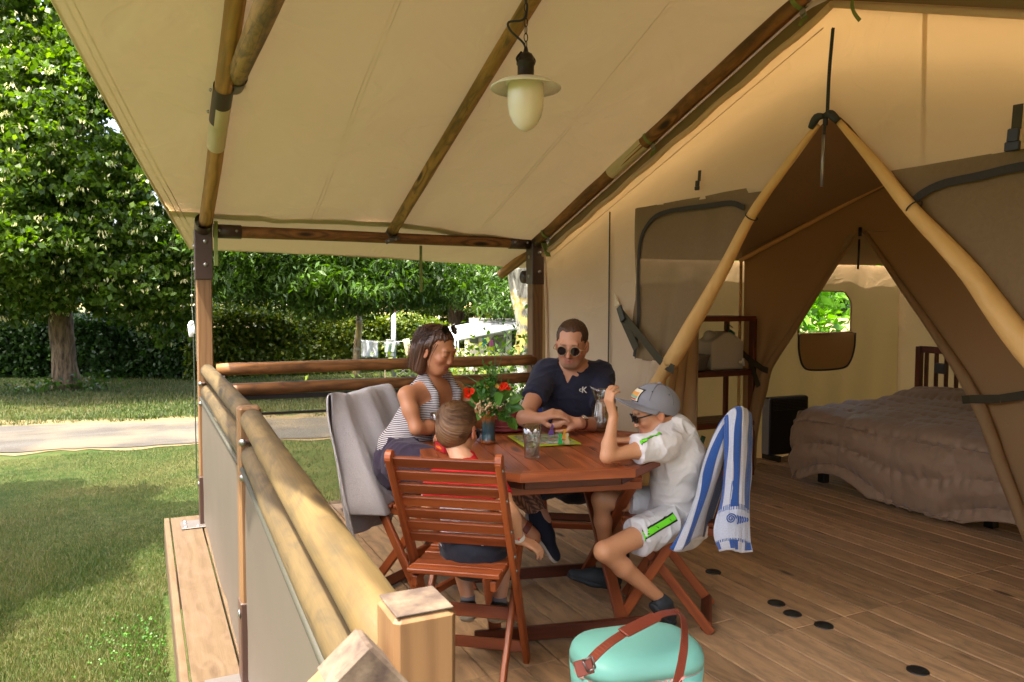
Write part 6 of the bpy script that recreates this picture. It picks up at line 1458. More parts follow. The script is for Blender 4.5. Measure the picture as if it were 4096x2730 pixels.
# ------------------------------------------------------------------ BOY with cap
boy = empty('person', (2.1, 2.6, 0), label='boy in grey cap, white shirt and shorts with neon stripe, touching his cap brim', cat='person')
hb_ = P(1503, 948, 3.12); bf = frame(-right*.93-fwd*.08+np.array([0, 0, -.33]), (.12, 0, 1)); sb = .90; qb = hd(hb_, bf, sb)
Bb = SDF([1.15, 2.15, .0], [2.50, 3.35, 1.22], .0046)
nb_, nb2 = qb(0, -.03, -.06), P(1548, 985, 3.13)
shN, shF = P(1528, 1022, 3.02), P(1532, 1005, 3.26); hpN, hpF = P(1568, 1185, 3.20), P(1548, 1165, 3.34)
elN, wrN = P(1395, 1050, 2.93), P(1410, 955, 2.96); elF, wrF = P(1500, 1030, 3.30), P(1452, 1014, 3.12)
knN, anN = P(1388, 1268, 2.96), P(1528, 1385, 3.12); knF, anF = P(1380, 1148, 3.30), P(1398, 1310, 3.42)
dB = nrm(shN-shF)
def boy_torso(B, g=0.):
    for a_, b__, r0, r1 in ((P(1545, 1005, 3.14), P(1562, 1060, 3.18), .088, .100), (P(1562, 1060, 3.18), P(1558, 1130, 3.22), .100, .100), (P(1558, 1130, 3.22), P(1560, 1190, 3.26), .100, .112)): B.cap(a_, b__, r0+g, r1+g, .05)
    B.cap(P(1535, 1015, 3.06), P(1538, 1008, 3.22), .060+g, None, .04)
def boy_body(B):
    head(B, hb_, bf, sb, jaw=.9, nose=.85); B.cap(nb_, nb2, .042, .048, .025); B.cap(nb2, P(1553, 1010, 3.15), .05, .07, .03); boy_torso(B, -.008)
    arm(B, shN, elN, wrN, (.033, .028, .0245, .026, .018)); hand(B, wrN, np.array([0, 0, 1.])-right*.28-fwd*.05, -right*.9-fwd*.45+np.array([0, 0, .1]), .84, curl=(.62, .68, .72, .8), thumb=(.8, .25), side=-1)
    arm(B, shF, elF, wrF, (.033, .028, .0245, .026, .018)); hand(B, wrF, -right*.95+fwd*.1, (0, 0, 1), .84, side=1)
    leg(B, hpN, knN, anN, (.058, .039, .037, .037, .023)); leg(B, hpF, knF, anF, (.058, .039, .037, .037, .023))
boy_body(Bb)
sdf_obj('body', Bb, M['skin'], boy, col=lambda V: face_tint(V, qb, sb, SK_B, L3('b8705c'), L3('c07a58'), brow=L3('5a3c2a')))
T = SDF(Bb.lo, Bb.lo+Bb.h*Bb.n, .0046); boy_torso(T, .008)
for s_, e_ in ((shN, elN), (shF, elF)):
    T.cap(s_, s_+(e_-s_)*.66, .060, .060, .03)
for s_, e_ in ((shN, elN), (shF, elF)): T.cutarm(s_, e_, .50, .085)
T.cap(P(1560, 1180, 3.26), P(1556, 1200, 3.24), .118, .118, .03); T.cap(P(1556, 1200, 3.24), P(1556, 1225, 3.24), .128, .132, .02); T.cut(P(1556, 1222, 3.24), (0, 0, -1)); T.cap(P(1549, 980, 3.13), P(1553, 1000, 3.14), .056, .078, .03); T.cap(nb_, P(1547, 981, 3.13), .052, .048, .006, 's')
M['white_jersey'] = m_cloth('white_jersey', 'dcd9d8', .03, big=1.2)
def wr_w(V): return folds(V, (8, 8, 12), .009, 4)+.004*fbm(V*np.array([11, 11, 9]), 3, 12)+.004*np.sin((V[:, 2]*60+V[:, 0]*24+3*fbm(V*6, 2, 2)))*np.clip((.72-V[:, 2])/.15, 0, 1)
tsb = sdf_obj('t_shirt', T, M['white_jersey'], boy, disp=wr_w)
def neon(pts, target, n=(0, 0, 1), w=.020, parent=boy):
    p = spline(pts, 30); n = nrm(n); tg = np.gradient(p, axis=0)
    def rib(nm, mat, ww, off, th_):
        b = MB(); k = np.linspace(-1, 1, 6); V = np.concatenate([p[i]+np.outer(k*ww/2, nrm(np.cross(tg[i], n)))+n*.02 for i in range(30)]); b.add(V, [(i*6+j, i*6+j+1, (i+1)*6+j+1, (i+1)*6+j) for i in range(29) for j in range(5)])
        o = b.build(nm, mat, parent, True); m_ = o.modifiers.new('w', 'SHRINKWRAP'); m_.target = target; m_.offset = off; m_.wrap_mode = 'ABOVE_SURFACE'; m_ = o.modifiers.new('s', 'SOLIDIFY'); m_.thickness = th_; m_.offset = 1; return o
    rib('stripe_edge', M['black_plastic'], w*1.55, .001, .0012); rib('neon_stripe', bpy.data.materials.get('neon_green') or m_plain('neon_green', '6fe02a', .6, .02), w, .0026, .0012)
    for i in (4, 12, 20, 26):
        c = p[i]+n*.02; d = nrm(tg[i]); a = nrm(np.cross(d, n)); b = MB(); b.add([c-a*w*.28-d*.003, c-a*w*.1-d*.006, c+a*w*.02-d*.003, c+a*w*.32+d*.007, c-a*w*.0+d*.0005, c-a*w*.15-d*.002], [(0, 1, 2, 5), (2, 3, 4, 5)])
        o = b.build('tick_mark', M['black_plastic'], parent); m_ = o.modifiers.new('w', 'SHRINKWRAP'); m_.target = target; m_.offset = .0045; m_.wrap_mode = 'ABOVE_SURFACE'
up3 = np.array([0, 0, 1.])
neon([P(1522, 992, 2.98), P(1504, 1001, 2.955), P(1487, 1012, 2.945), P(1474, 1020, 2.94), P(1464, 1026, 2.94)], tsb, n=up3*.7-fwd-right*.3, w=.012)
Sh = SDF(Bb.lo, [2.5, 3.35, .7], .005)
Sh.cap(P(1560, 1170, 3.26), P(1562, 1200, 3.26), .112, .122, .04)
for a_, b__ in ((hpN, knN), (hpF, knF)): Sh.cap(a_, a_+(b__-a_)*.70, .082, .074, .03); c = a_+(b__-a_)*.62; Sh.cut(c, b__-a_, lo=c-[.13, .13, .13], hi=c+[.13, .13, .13])
shb = sdf_obj('shorts', Sh, m_cloth('pale_grey_shorts', 'cfcfd0', .04, big=1.2), boy, disp=lambda V: folds(V, (11, 11, 8), .010, 9))
nn_ = nrm(-fwd*.9+up3*.55); neon([P(1548, 1192, 3.11), P(1515, 1212, 3.055), P(1484, 1230, 3.015), P(1460, 1245, 2.995)], shb, n=nn_, w=.024)
# cap
M['capcloth'] = m_cloth('grey_cap_cotton', '83838a', .12, weave=700, big=.3)
cf_ = frame(-right*.96-fwd*.12+np.array([0, 0, .20]), (-.05, 0, 1)); hcap = P(1507, 926, 3.12)-(np.array([0, -.022, .046])@cf_)*sb; qc = hd(hcap, cf_, sb)
C_ = SDF(hcap-.26, hcap+.26, .004); e = lambda p, r, k, op='u': C_.ell(qc(*p), np.array(r)*sb, cf_, k, op)
e((0, -.022, .046), (.094, .112, .088), 0); C_.cut(qc(0, 0, .012), -cf_[2]+cf_[1]*.05)
co_ = sdf_obj('cap', C_, M['capcloth'], boy)
b = MB()
def brim(u, v):
    a = (u-.5)*math.pi*.98; r0 = np.stack([np.sin(a)*.090, np.cos(a)*.108-.022, 0*a], 1); r1 = np.stack([np.sin(a)*.098, np.cos(a)*.118-.022+.072*np.cos(a)**.55, 0*a], 1); p = r0+(r1-r0)*v[:, None]; p[:, 2] = .030-.022*np.abs(np.sin(a))**2*(.4+v)+.002*v; return hcap+(p@cf_)*sb
b.grid(brim, 40, 8); br = b.build('brim', M['capcloth'], co_, True); md = br.modifiers.new('s', 'SOLIDIFY'); md.thickness = .005
b = MB(); b.sphere(qc(0, -.022, .136), .009, 10, sc=(1, 1, .6)); b.build('button', M['capcloth'], co_, True)
b = MB()
for a in (0, math.pi/3, 2*math.pi/3):
    t_ = np.linspace(-1.45, 1.45, 20); b.tube([qc(math.sin(x)*math.cos(a+.5)*.0945, -.022+math.sin(x)*math.sin(a+.5)*.1125, .046+math.cos(x)*.0885) for x in t_], .0014, 5)
b.build('seam', m_plain('cap_seam', '6a6a70', .9), co_, True)
b = MB()
for x, y, z in ((-.073, .03, .098), (-.085, -.045, .10), (-.055, .065, .095)): b.sphere(qc(x, y, z), .003, 6)
b.build('eyelet', m_plain('eyelet_thread', '3f4a55', .8), co_, True)
# patch on the front: cream badge with black edge and landscape colours
def pp_(x, z, o): 
    yv = -.022+.112*math.sqrt(max(0, 1-(x/.094)**2-((z-.046)/.088)**2)); return qc(x, yv+o, z)
def patch(nm, x0_, x1_, z0_, z1_, mat, o, parent, n=8):
    b = MB(); b.grid(lambda u, v: np.array([pp_(x0_+(x1_-x0_)*a, z0_+(z1_-z0_)*c, o) for a, c in zip(u, v)]), n, n); return b.build(nm, mat, parent, True)
pt = patch('badge', -.048, .034, .036, .098, m_plain('black_edge', '17171a', .7), .0015, co_)
patch('badge_face', -.044, .030, .040, .094, m_plain('cream_badge', 'd8ccb0', .8), .003, pt); patch('badge_sun', -.040, .026, .062, .080, m_plain('orange_print', 'd9974a', .8), .0042, pt); patch('badge_hill', -.040, .026, .052, .062, m_plain('green_print', '6fa88a', .8), .0042, pt); patch('badge_base', -.036, .020, .043, .051, m_plain('red_print', 'b8543e', .8), .0042, pt)
# hair under cap, spectacles with blue strap
M['hair_b'] = m_hair('boy_hair', '3c2a1c', '1c120b', .55)
H = SDF(hb_-.2, hb_+.2, .004); H.ell(qb(0, -.026, .012), np.array((.078, .094, .060))*sb, bf, 0); H.ell(qb(0, .06, -.02), np.array((.12, .085, .09))*sb, bf, .008, 's'); H.cut(qb(0, 0, .03), bf[2])
for x in (-1, 1): H.ell(qb(x*.08, -.002, -.02), np.array((.024, .026, .03))*sb, bf, .006, 's')
H.cut(qb(0, -.05, -.045), -bf[2]); sdf_obj('hair', H, M['hair_b'], boy, uvw=hair_lc(hb_, bf, sb))
glasses('sunglasses', qb, boy, .0175, m_plain('matt_black_frame', '101114', .45), M['lens'], round_=False, y=.102, w=1.2, dx=.032, thick=.0026, zc=.006)
b = MB(); 
for x in (-1, 1): b.tube(spline([qb(x*.080, -.012, -.004), qb(x*.076, -.045, .0), qb(x*.066, -.065, .004)], 6), .0035, 6)
b.build('blue_strap', m_plain('blue_cord', '2b4fa8', .6), boy, True)
b = MB(); ax = nrm(elF-wrF); c = wrF+ax*.03; s1 = nrm(np.cross(ax, (0, 0, 1))); s2 = np.cross(ax, s1); th = np.linspace(0, 2*math.pi, 20); b.tube(c+np.outer(np.cos(th)*.028, s1)+np.outer(np.sin(th)*.028, s2), .006, 6, False); b.build('wristband', M['thread'], boy, True)
M['charcoal_shoe'] = m_plain('charcoal_shoe', '262c30', .7, .2, 40, bump=.4, bscale=90)
shoe('trainer', anF+[0, 0, -.02], anF+nrm(-right*.95-fwd*.1+up3*.08)*.15, up3*.9-right*.1, boy, M['charcoal_shoe'], M['charcoal_shoe'], h=.045, w=.038)
shoe('trainer', anN, anN+nrm(right*.35+fwd*.5-up3*.5)*.13, up3*.8+right*.3, boy, M['charcoal_shoe'], M['charcoal_shoe'], h=.045, w=.036)
# ------------------------------------------------------------------ SMALL BOY from behind
kid = empty('person', (1.04, 2.49, 0), label='small boy seen from behind with short brown hair and red and white shirt', cat='person')
hk = P(1052, 990, 2.80); kf = frame(fwd*.86+right*.36+np.array([0, 0, -.22]), (-.08, 0, 1)); sk = .87; qk = hd(hk, kf, sk)
Bk = SDF([.72, 2.15, .0], [1.75, 3.15, 1.05], .0045)
sKL, sKR = P(1006, 1106, 2.70), P(1134, 1112, 2.66); nK = P(1066, 1064, 2.73); wK = P(1080, 1168, 2.70); hK = P(1088, 1236, 2.72); uK = nrm(sKR-sKL); fK = nrm(np.cross((0, 0, 1), uK)); fK = fK if fK@fwd > 0 else -fK
def kid_torso(B, g=0.):
    B.cap(sKL+uK*.03, sKR-uK*.03, .042+g, None, .03); B.cap(P(1073, 1150, 2.71), wK, .100+g, .098+g, .04, flat=.75, fn=fK); B.cap(wK, hK, .100+g, .112+g, .04, flat=.85, fn=fK)
head(Bk, hk, kf, sk, jaw=.9, nose=.8); Bk.cap(qk(0, -.025, -.055), nK, .036, .040, .02); Bk.cap(nK, P(1070, 1105, 2.7), .042, .055, .02); kid_torso(Bk, -.007)
eKR, wKR = P(1172, 1180, 2.60), P(1192, 1240, 2.66); eKL, wKL = P(985, 1180, 2.72), P(1030, 1235, 2.84)
arm(Bk, sKR, eKR, wKR, (.034, .029, .027, .028, .020)); hand(Bk, wKR, right*.72-up3*.35+fwd*.1, up3*.7+right*.3-fwd*.3, .74, curl=(.35, .4, .45, .5), spread=.16, side=-1)
arm(Bk, sKL, eKL, wKL, (.034, .029, .027, .028, .020)); hand(Bk, wKL, fwd*.8+right*.2, up3, .74)
kkL, kaL = P(1045, 1228, 3.04), P(1075, 1375, 2.98); kkR, kaR = P(1160, 1232, 3.02), P(1148, 1378, 2.94)
leg(Bk, P(1060, 1252, 2.78), kkL, kaL, (.062, .045, .043, .042, .026)); leg(Bk, P(1122, 1254, 2.76), kkR, kaR, (.062, .045, .043, .042, .026))
sdf_obj('body', Bk, M['skin'], kid, col=lambda V: face_tint(V, qk, sk, SK_K, L3('a85c50'), L3('b8604c')))
T = SDF(Bk.lo, Bk.lo+Bk.h*Bk.n, .0045); kid_torso(T, .006); T.cap(hK, P(1088, 1262, 2.72), .116, .112, .02, flat=.85, fn=fK)
for s_, e_ in ((sKL, eKL), (sKR, eKR)): T.cap(s_, s_+(e_-s_)*.6, .047, .046, .02); T.cutarm(s_, e_, .52, .06)
T.cap(P(1062, 1054, 2.745), P(1072, 1105, 2.71), .047, .080, .02); T.cap(P(1052, 1010, 2.77), P(1061, 1050, 2.75), .042, .042, .006, 's'); zc_ = P(1080, 1278, 2.6)[2]; T.cut((0, 0, zc_), (0, 0, -1))
t = NT('red_white_jersey'); o = t.N('NewGeometry').outputs['Position']; sx = t.N('SeparateXYZ'); t.L(t.obj(), sx.inputs[0]); zr = P(1080, 1150, 2.62)[2]
t.base(t.mix(t.ramp(t.math('MULTIPLY_ADD', t.math('SUBTRACT', sx.outputs[2], zr), 40., .5), [(.4, 0.), (.6, 1.)]), 'c9cbd6', 'c01f2c')); t.rough(.85); t.spec(.2); t.bump(t.noise(t.obj(), 12, 3, .5, 1.), .6, .02)
sdf_obj('football_shirt', T, t.m, kid, disp=lambda V: .004*fbm(V*np.array([14, 14, 12]), 3, 4))
Sh = SDF(Bk.lo, [1.75, 3.15, .62], .005); Sh.cap(hK-[0, 0, .01], P(1090, 1256, 2.73), .120, .120, .03, flat=.9, fn=fK)
for a_, b__ in ((P(1060, 1252, 2.78), kkL), (P(1122, 1254, 2.76), kkR)): Sh.cap(a_, a_+(b__-a_)*.85, .075, .066, .03)
Sh.cut(hK+[0, 0, .03], (0, 0, 1)); sdf_obj('shorts', Sh, m_cloth('charcoal_shorts', '2b2e38'), kid, disp=lambda V: .004*fbm(V*15, 3, 6))
M['hair_k'] = m_hair('child_brown_hair', '86603e', '4a3018', .55)
H = SDF(hk-.2, hk+.2, .0038); e = lambda p, r, k, op='u': H.ell(qk(*p), np.array(r)*sk, kf, k, op)
e((0, -.018, .038), (.081, .100, .087), 0); e((0, -.052, -.020), (.066, .058, .062), .03); e((0, .085, -.03), (.12, .075, .075), .01, 's')
for x in (-1, 1): e((x*.082, .004, -.020), (.024, .026, .034), .006, 's')
whorl = nrm(np.array([-.25, -.80, .50]))
def kh(V):
    w = (V-hk)@kf.T/sk; n3 = w-np.array([0, -.018, .03]); n3 /= np.linalg.norm(n3, axis=1)[:, None]; c = n3@whorl; a = np.arctan2(n3@nrm(np.cross(whorl, (0, 0, 1))), n3@nrm(np.cross(whorl, np.cross(whorl, (0, 0, 1)))))
    r = np.arccos(np.clip(c, -1, 1)); return a+r*1.1, r
hob = sdf_obj('hair', H, M['hair_k'], kid, disp=lambda V: (lambda ar: .0022*fbm(np.stack([np.cos(ar[0])*14, np.sin(ar[0])*14, ar[1]*4], 1), 3, 3))(kh(V)), uvw=lambda V: (lambda ar: np.stack([np.cos(ar[0])*.07, np.sin(ar[0])*.07, ar[1]*.08], 1))(kh(V)))
rts = []; L_ = []
for k in range(1700):
    d_ = nrm(rng.normal(size=3)); 
    if d_[1] > .35 or d_[2] < -.42: continue
    if d_[2] < -.1: r3 = np.array([d_[0]*.070, -.050+d_[1]*.058, -.018+d_[2]*.060])
    else: r3 = np.array([d_[0]*.081, -.018+d_[1]*.100, .038+d_[2]*.087])
    rts.append(qk(*r3)); L_.append(rng.uniform(.022, .042))
def flow_k(p, t_):
    w = ((p-hk)@kf.T)/sk; n3 = nrm((w-np.array([0, -.02, .03]))/np.array([.08, .10, .087])); aw = nrm(n3-whorl*np.dot(n3, whorl)+1e-6); tan = nrm(aw-n3*np.dot(aw, n3)+np.cross(n3, aw)*.8*max(0, np.dot(n3, whorl))); return nrm(tan+n3*.06+rng.normal(size=3)*.12)@kf
strands('hair_strand', rts, flow_k, 5, L_, M['hair_k'], hob, .0007)
glasses('spectacles', qk, kid, .020, m_plain('dark_blue_frame', '161c2c', .4), m_plain('spectacle_lens', '30343a', .1), round_=False, y=.108, w=1.2, dx=.032, thick=.0026, zc=.0)
b = MB(); ax = nrm(wKR-eKR); c = wKR-ax*.012; s1 = nrm(np.cross(ax, (0, 0, 1))); s2 = np.cross(ax, s1); th = np.linspace(0, 2*math.pi, 22); pts = c+np.outer(np.cos(th)*.0235, s1)+np.outer(np.sin(th)*.0235, s2)
for i in range(21): b.bar(pts[i], pts[i+1]+(pts[i+1]-pts[i])*.05, .016, .0012, pts[i]-c)
wb = b.build('wristband', M['thread'], kid); b = MB(); 
b.sphere(c-fwd*.0235+right*.004, .006, 8, sc=(1, .3, 1.3)); b.build('red_print', m_plain('coral_print', 'd8553c', .6), wb, True)
for k_, an_ in enumerate((kaL, kaR)):
    t_ = an_+nrm(fwd*.8+right*(.3*k_))*.12-[0, 0, .03]; so, f_, u_, s_, hl = shoe('trainer', an_-[0, 0, .03], t_-[0, 0, .03], up3, kid, M['black_plastic'], m_plain('worn_cream_sole', 'b3a890', .8, .2), h=.04, w=.032)
    b = MB(); b.tube([an_-[0, 0, .04], an_+[0, 0, .012]], [.030, .028], 12); b.build('sock', m_plain('grey_sock', '77757a', .9), kid, True)
# ================================================================== towels
def drape(nm, cen, wdir, fdir, W, path, mat, label, cat='towel', nu=44, nv=70, fold=.012, parent=None, flare=None, skew=0., seed=1, pinch=None):
    """cloth hung over a bar; path: list of (forward offset, z) from one hem to the other"""
    cen = np.asarray(cen, float); wdir = nrm(wdir); fdir = nrm(fdir); p = spline([(a, z, 0) for a, z in path], nv)
    def fn(u, v):
        i = np.clip((v*(nv-1)).astype(int), 0, nv-1); a = p[i, 0]; z = p[i, 1]; dist = np.abs(v-.5)*2; w = (flare(v) if flare is not None else 1.)
        s = (u-.5)*W*w+skew*(v-.5); fo = fold*np.sin(u*math.pi*5+seed+v*2.2)*(.25+dist)+fold*.8*fbm(np.stack([u*4, v*3, 0*u+seed], 1), 3, seed)
        if pinch is not None: wp_ = pinch*np.clip(1-u/.16, 0, 1)**.7; a = a*(1-wp_)+(.035+(p[:, 1].max()-z)*.27)*wp_
        fo2 = fold*.5*fbm(np.stack([u*3, v*5, 0*u+seed+9], 1), 2, seed+3)
        return cen+np.outer(s, wdir)+np.outer(a+fo, fdir)+np.outer(z+fo2-.0*dist, (0, 0, 1))
    b = MB(); b.grid(fn, nu, nv); o = b.build(nm, mat, parent, True, label=label, cat=cat); md = o.modifiers.new('thick', 'SOLIDIFY'); md.thickness = .007; md.offset = 0; return o
def m_terry(name, c, c2=None, stripes=None):
    t = NT(name); o = t.obj(); n = t.noise(o, 330, 3, .7); n2 = t.noise(o, 40, 3)
    if stripes: 
        col = stripes(t)
    else: col = lin(c)
    t.base(t.mix(t.ramp(n, [(.3, .75), (.6, 0.)]), col, t.mix(.35, col, '3a3a3e'))); t.rough(.95); t.spec(.1); t.b.inputs['Sheen Weight'].default_value = .35
    t.bump(t.math('ADD', n, t.math('MULTIPLY', n2, .6)), .9, .004); return t.m
# grey towel over the woman's chair
c0 = np.array([.96, 3.60, 0]); wd = np.array([.77, .64, 0]); fd_ = np.array([.64, -.77, 0])
pA, pB = P(762, 902, 3.50), P(893, 884, 3.86)
wd = nrm((pB-pA)*[1, 1, 0]); fd_ = nrm(np.array([wd[1], -wd[0], 0])); cen = (pA+pB)/2*[1, 1, 0]; zt_ = .928
drape('bath_towel', cen-wd*.03, wd, fd_, np.linalg.norm(pB-pA)+.07, [(.10, .30), (.05, .52), (-.01, .78), (-.025, .92), (.0, .945), (.035, .93), (.10, .80), (.20, .62), (.27, .49), (.29, .43)], m_terry('light_grey_terry', 'b5b0b0'), 'light grey bath towel over the chair back behind the woman', fold=.020, seed=3, pinch=.92, flare=lambda v: 1+.10*np.sin(v*9))
# striped towel over the boy's chair
def st(t):
    v = t.attr('lc'); sx = t.N('SeparateXYZ'); t.L(v, sx.inputs[0]); w = t.math('SINE', t.math('MULTIPLY_ADD', sx.outputs[0], 2*math.pi*2.4, .9)); c = t.mix(t.ramp(t.math('MULTIPLY_ADD', w, .5, .5), [(.48, 0.), (.54, 1.)]), 'c9ccd6', '2c5499')
    y = sx.outputs[1]; band = t.math('MULTIPLY', t.math('GREATER_THAN', y, .055), t.math('LESS_THAN', y, .16)); c = t.mix(band, c, 'c3c9d8')
    e1 = t.math('MULTIPLY', t.math('GREATER_THAN', y, .048), t.math('LESS_THAN', y, .062)); e2 = t.math('MULTIPLY', t.math('GREATER_THAN', y, .152), t.math('LESS_THAN', y, .166)); dash = t.math('GREATER_THAN', t.math('SINE', t.math('MULTIPLY', sx.outputs[0], 190.)), .0)
    c = t.mix(t.math('MULTIPLY', t.math('ADD', e1, e2), dash), c, '2c5499'); 
    hem = t.math('LESS_THAN', y, .010); c = t.mix(hem, c, 'd5d7de'); return c
M['striped_terry'] = m_terry('blue_white_terry', 'c9ccd6', stripes=st)
def sheet(rows, nm, mat, label, n=60, m=90, cat='towel', parent=None, rip=.006, seed=2):
    """surface lofted through rows of control points (each row = list of world points across)"""
    R = np.array([spline(r, n) for r in rows]); G = np.array([spline(R[:, i], m) for i in range(n)])    # n x m x 3
    def fn(u, v): i = np.round(u*(n-1)).astype(int); j = np.round(v*(m-1)).astype(int); p = G[i, j].copy(); p += (rip*fbm(np.stack([u*7, v*4, 0*u+seed], 1), 3, seed))[:, None]*np.array([.6, -.6, .3]); return p
    b = MB(); b.grid(fn, n, m); o = b.build(nm, mat, parent, True, label=label, cat=cat); md = o.modifiers.new('thick', 'SOLIDIFY'); md.thickness = .008; md.offset = 0; return o
rows = [  # from front hem (hanging right) up over the chair back and down to the seat
 [P(1650, 1268, 2.98), P(1675, 1264, 2.95), P(1700, 1270, 2.96), P(1728, 1268, 2.98)],
 [P(1642, 1225, 2.98), P(1670, 1215, 2.94), P(1700, 1215, 2.95), P(1726, 1225, 2.98)],
 [P(1662, 1140, 2.99), P(1680, 1130, 2.95), P(1702, 1130, 2.96), P(1722, 1135, 3.0)],
 [P(1668, 1075, 3.00), P(1684, 1060, 2.96), P(1706, 1055, 2.98), P(1726, 1060, 3.04)],
 [P(1664, 1010, 3.00), P(1686, 985, 2.97), P(1708, 985, 2.98), P(1730, 1005, 3.06)],
 [P(1660, 965, 3.02), P(1684, 942, 3.00), P(1706, 938, 3.02), P(1727, 955, 3.14)],
 [P(1634, 1010, 3.04), P(1660, 975, 3.02), P(1686, 958, 3.04), P(1706, 985, 3.16)],
 [P(1608, 1090, 3.06), P(1632, 1050, 3.01), P(1660, 1030, 3.01), P(1684, 1040, 3.14)],
 [P(1590, 1170, 3.05), P(1614, 1120, 3.01), P(1640, 1100, 3.02), P(1662, 1110, 3.16)],
 [P(1560, 1230, 3.03), P(1592, 1190, 3.02), P(1618, 1165, 3.04), P(1640, 1180, 3.2)],
 [P(1533, 1262, 3.01), P(1562, 1266, 3.01), P(1600, 1235, 3.06), P(1625, 1235, 3.2)]]
tw = sheet(rows, 'striped_towel', M['striped_terry'], 'blue and white striped beach towel with shell border over the chair', rip=.010)
# shells woven into the border
b = MB(); cs = P(1680, 1192, 2.925); b.tube(spline([cs+right*(.020*math.cos(a)*(1-a/16))+up3*(.020*math.sin(a)*(1-a/16)) for a in np.linspace(0, 14, 40)], 80), .0022, 4)
b2 = P(1704, 1195, 2.925)
for k in range(5): th = np.linspace(-1.2, 1.2, 8); rr_ = .020-.003*k; b.tube([b2+right*(-.018+k*.009+math.cos(a)*.006)+up3*(math.sin(a)*rr_*.9) for a in th], .0028, 4)
b.build('shell_motif', m_plain('blue_weave', '2c5499', .9), tw, True)
# blue towel behind the man
drape('navy_towel', P(1262, 940, 4.28)*[1, 1, 0]+np.array([0, 0, 0]), right, -fwd, .20, [(-.03, .55), (-.02, .8), (.0, .88), (.02, .8), (.03, .55)], m_terry('royal_blue_terry', '1f2c66'), 'royal blue towel on the chair back behind the man', fold=.008)

# ================================================================== cooler
co = empty('cool_box', (1.5, 2.05, 0), label='mint green retro cool box with brown leather strap in the foreground', cat='cool box')
M['mint'] = m_plain('mint_plastic', '7fc4b6', .38, .03, 2., spec=.4, bump=.05, bscale=500)
ctr = PZ(1462, 1478, .33); ax1 = nrm(PZ(1600, 1462, .33)-PZ(1318, 1500, .33)); ax2 = np.array([-ax1[1], ax1[0], 0])
def rrect(w, d, r, n=8):
    out = []
    for cx_, cy_, a0_ in ((w/2-r, d/2-r, 0), (-w/2+r, d/2-r, 90), (-w/2+r, -d/2+r, 180), (w/2-r, -d/2+r, 270)):
        for k in range(n+1): a = math.radians(a0_+90*k/n); out.append((cx_+r*math.cos(a), cy_+r*math.sin(a)))
    return np.array(out)
def rstack(levels, nm, mat, parent, smooth=True):
    b = MB(); rings = []; 
    for z, w, d, r in levels: q = rrect(w, d, r); rings.append(ctr*[1, 1, 0]+np.outer(q[:, 0], ax1)+np.outer(q[:, 1], ax2)+np.array([0, 0, z]))
    n = len(rings[0]); v = np.concatenate(rings); f = [(i*n+j, i*n+(j+1) % n, (i+1)*n+(j+1) % n, (i+1)*n+j) for i in range(len(rings)-1) for j in range(n)]+[tuple(range(n-1, -1, -1)), tuple(range((len(rings)-1)*n, len(rings)*n))]
    b.add(v, f); return b.build(nm, mat, parent, smooth)
CW, CD = .400, .275
rstack([(.0, CW-.06, CD-.05, .08), (.01, CW-.05, CD-.04, .085), (.20, CW-.012, CD-.010, .10), (.272, CW, CD, .105)], 'body', M['mint'], co)
rstack([(.272, CW-.008, CD-.008, .10), (.277, CW-.004, CD-.004, .10), (.2775, CW-.008, CD-.008, .10)], 'seal', m_plain('pink_seal', 'c9a39a', .5), co)
lid = rstack([(.2785, CW, CD, .105), (.300, CW, CD, .105), (.318, CW-.008, CD-.008, .105), (.332, CW-.028, CD-.028, .10), (.342, CW-.065, CD-.065, .08), (.347, CW-.13, CD-.13, .055), (.349, CW-.22, CD-.20, .03)], 'lid', M['mint'], co)
cq = lambda x, y, z: ctr*[1, 1, 0]+ax1*x+ax2*y+np.array([0, 0, z])
b = MB(); b.bar(cq(-CW/2+.004, -.06, .277), cq(-CW/2+.004, -.005, .277), .022, .016, (0, 0, 1), .005); b.build('latch', m_plain('pale_pink_plastic', 'd8b3a6', .4), co)
M['saddle'] = m_plain('saddle_leather', '7f3b27', .42, .12, 14, bump=.25, bscale=150, spec=.45)
def band(nm, pts, w, nfn, mat, parent, t=.0035, n=40):
    p = spline(pts, n); b = MB()
    for i in range(n-1): b.bar(p[i], p[i+1]+(p[i+1]-p[i])*.06, w, t, nfn(i/(n-1)), .001)
    return b.build(nm, mat, parent)
stp = empty('x', (0, 0, 0)); bpy.data.objects.remove(stp)
Ps = [P(1345, 1545, 2.02), P(1352, 1525, 2.02), P(1385, 1490, 2.06), P(1430, 1458, 2.14), P(1475, 1435, 2.22), P(1520, 1412, 2.30), P(1550, 1407, 2.36), P(1563, 1408, 2.37)]
strap = band('shoulder_strap', Ps, .026, lambda u: np.array([0, 0, 1.])-fwd*.5, M['saddle'], co, n=44)
band('strap_tail', [P(1560, 1408, 2.37), P(1570, 1425, 2.30), P(1573, 1470, 2.18), P(1567, 1520, 2.10), P(1555, 1575, 2.02)], .026, lambda u: -fwd+np.array([0, 0, .3])+right*.15, M['saddle'], co)
b = MB(); b.bar(P(1432, 1455, 2.125), P(1508, 1417, 2.26), .038, .006, np.array([0, 0, 1.])-fwd*.5, .002); b.build('strap_pad', M['saddle'], strap)
b = MB(); b.bar(P(1322, 1540, 2.0), P(1362, 1528, 2.0), .040, .006, -fwd+up3*.3-right*.2, .002); bt = b.build('buckle_tab', M['saddle'], co)
b = MB()
for a_, b__ in (((1340, 1520), (1350, 1545)), ((1360, 1508), (1368, 1535)), ((1340, 1520), (1360, 1508)), ((1350, 1545), (1368, 1535))): b.tube([P(*a_, 1.985), P(*b__, 1.985)], .0028, 6)
b.build('buckle', M['steel'], bt, True)
pk = m_plain('pink_letter', 'd4938c', .5); lg_ = MB()
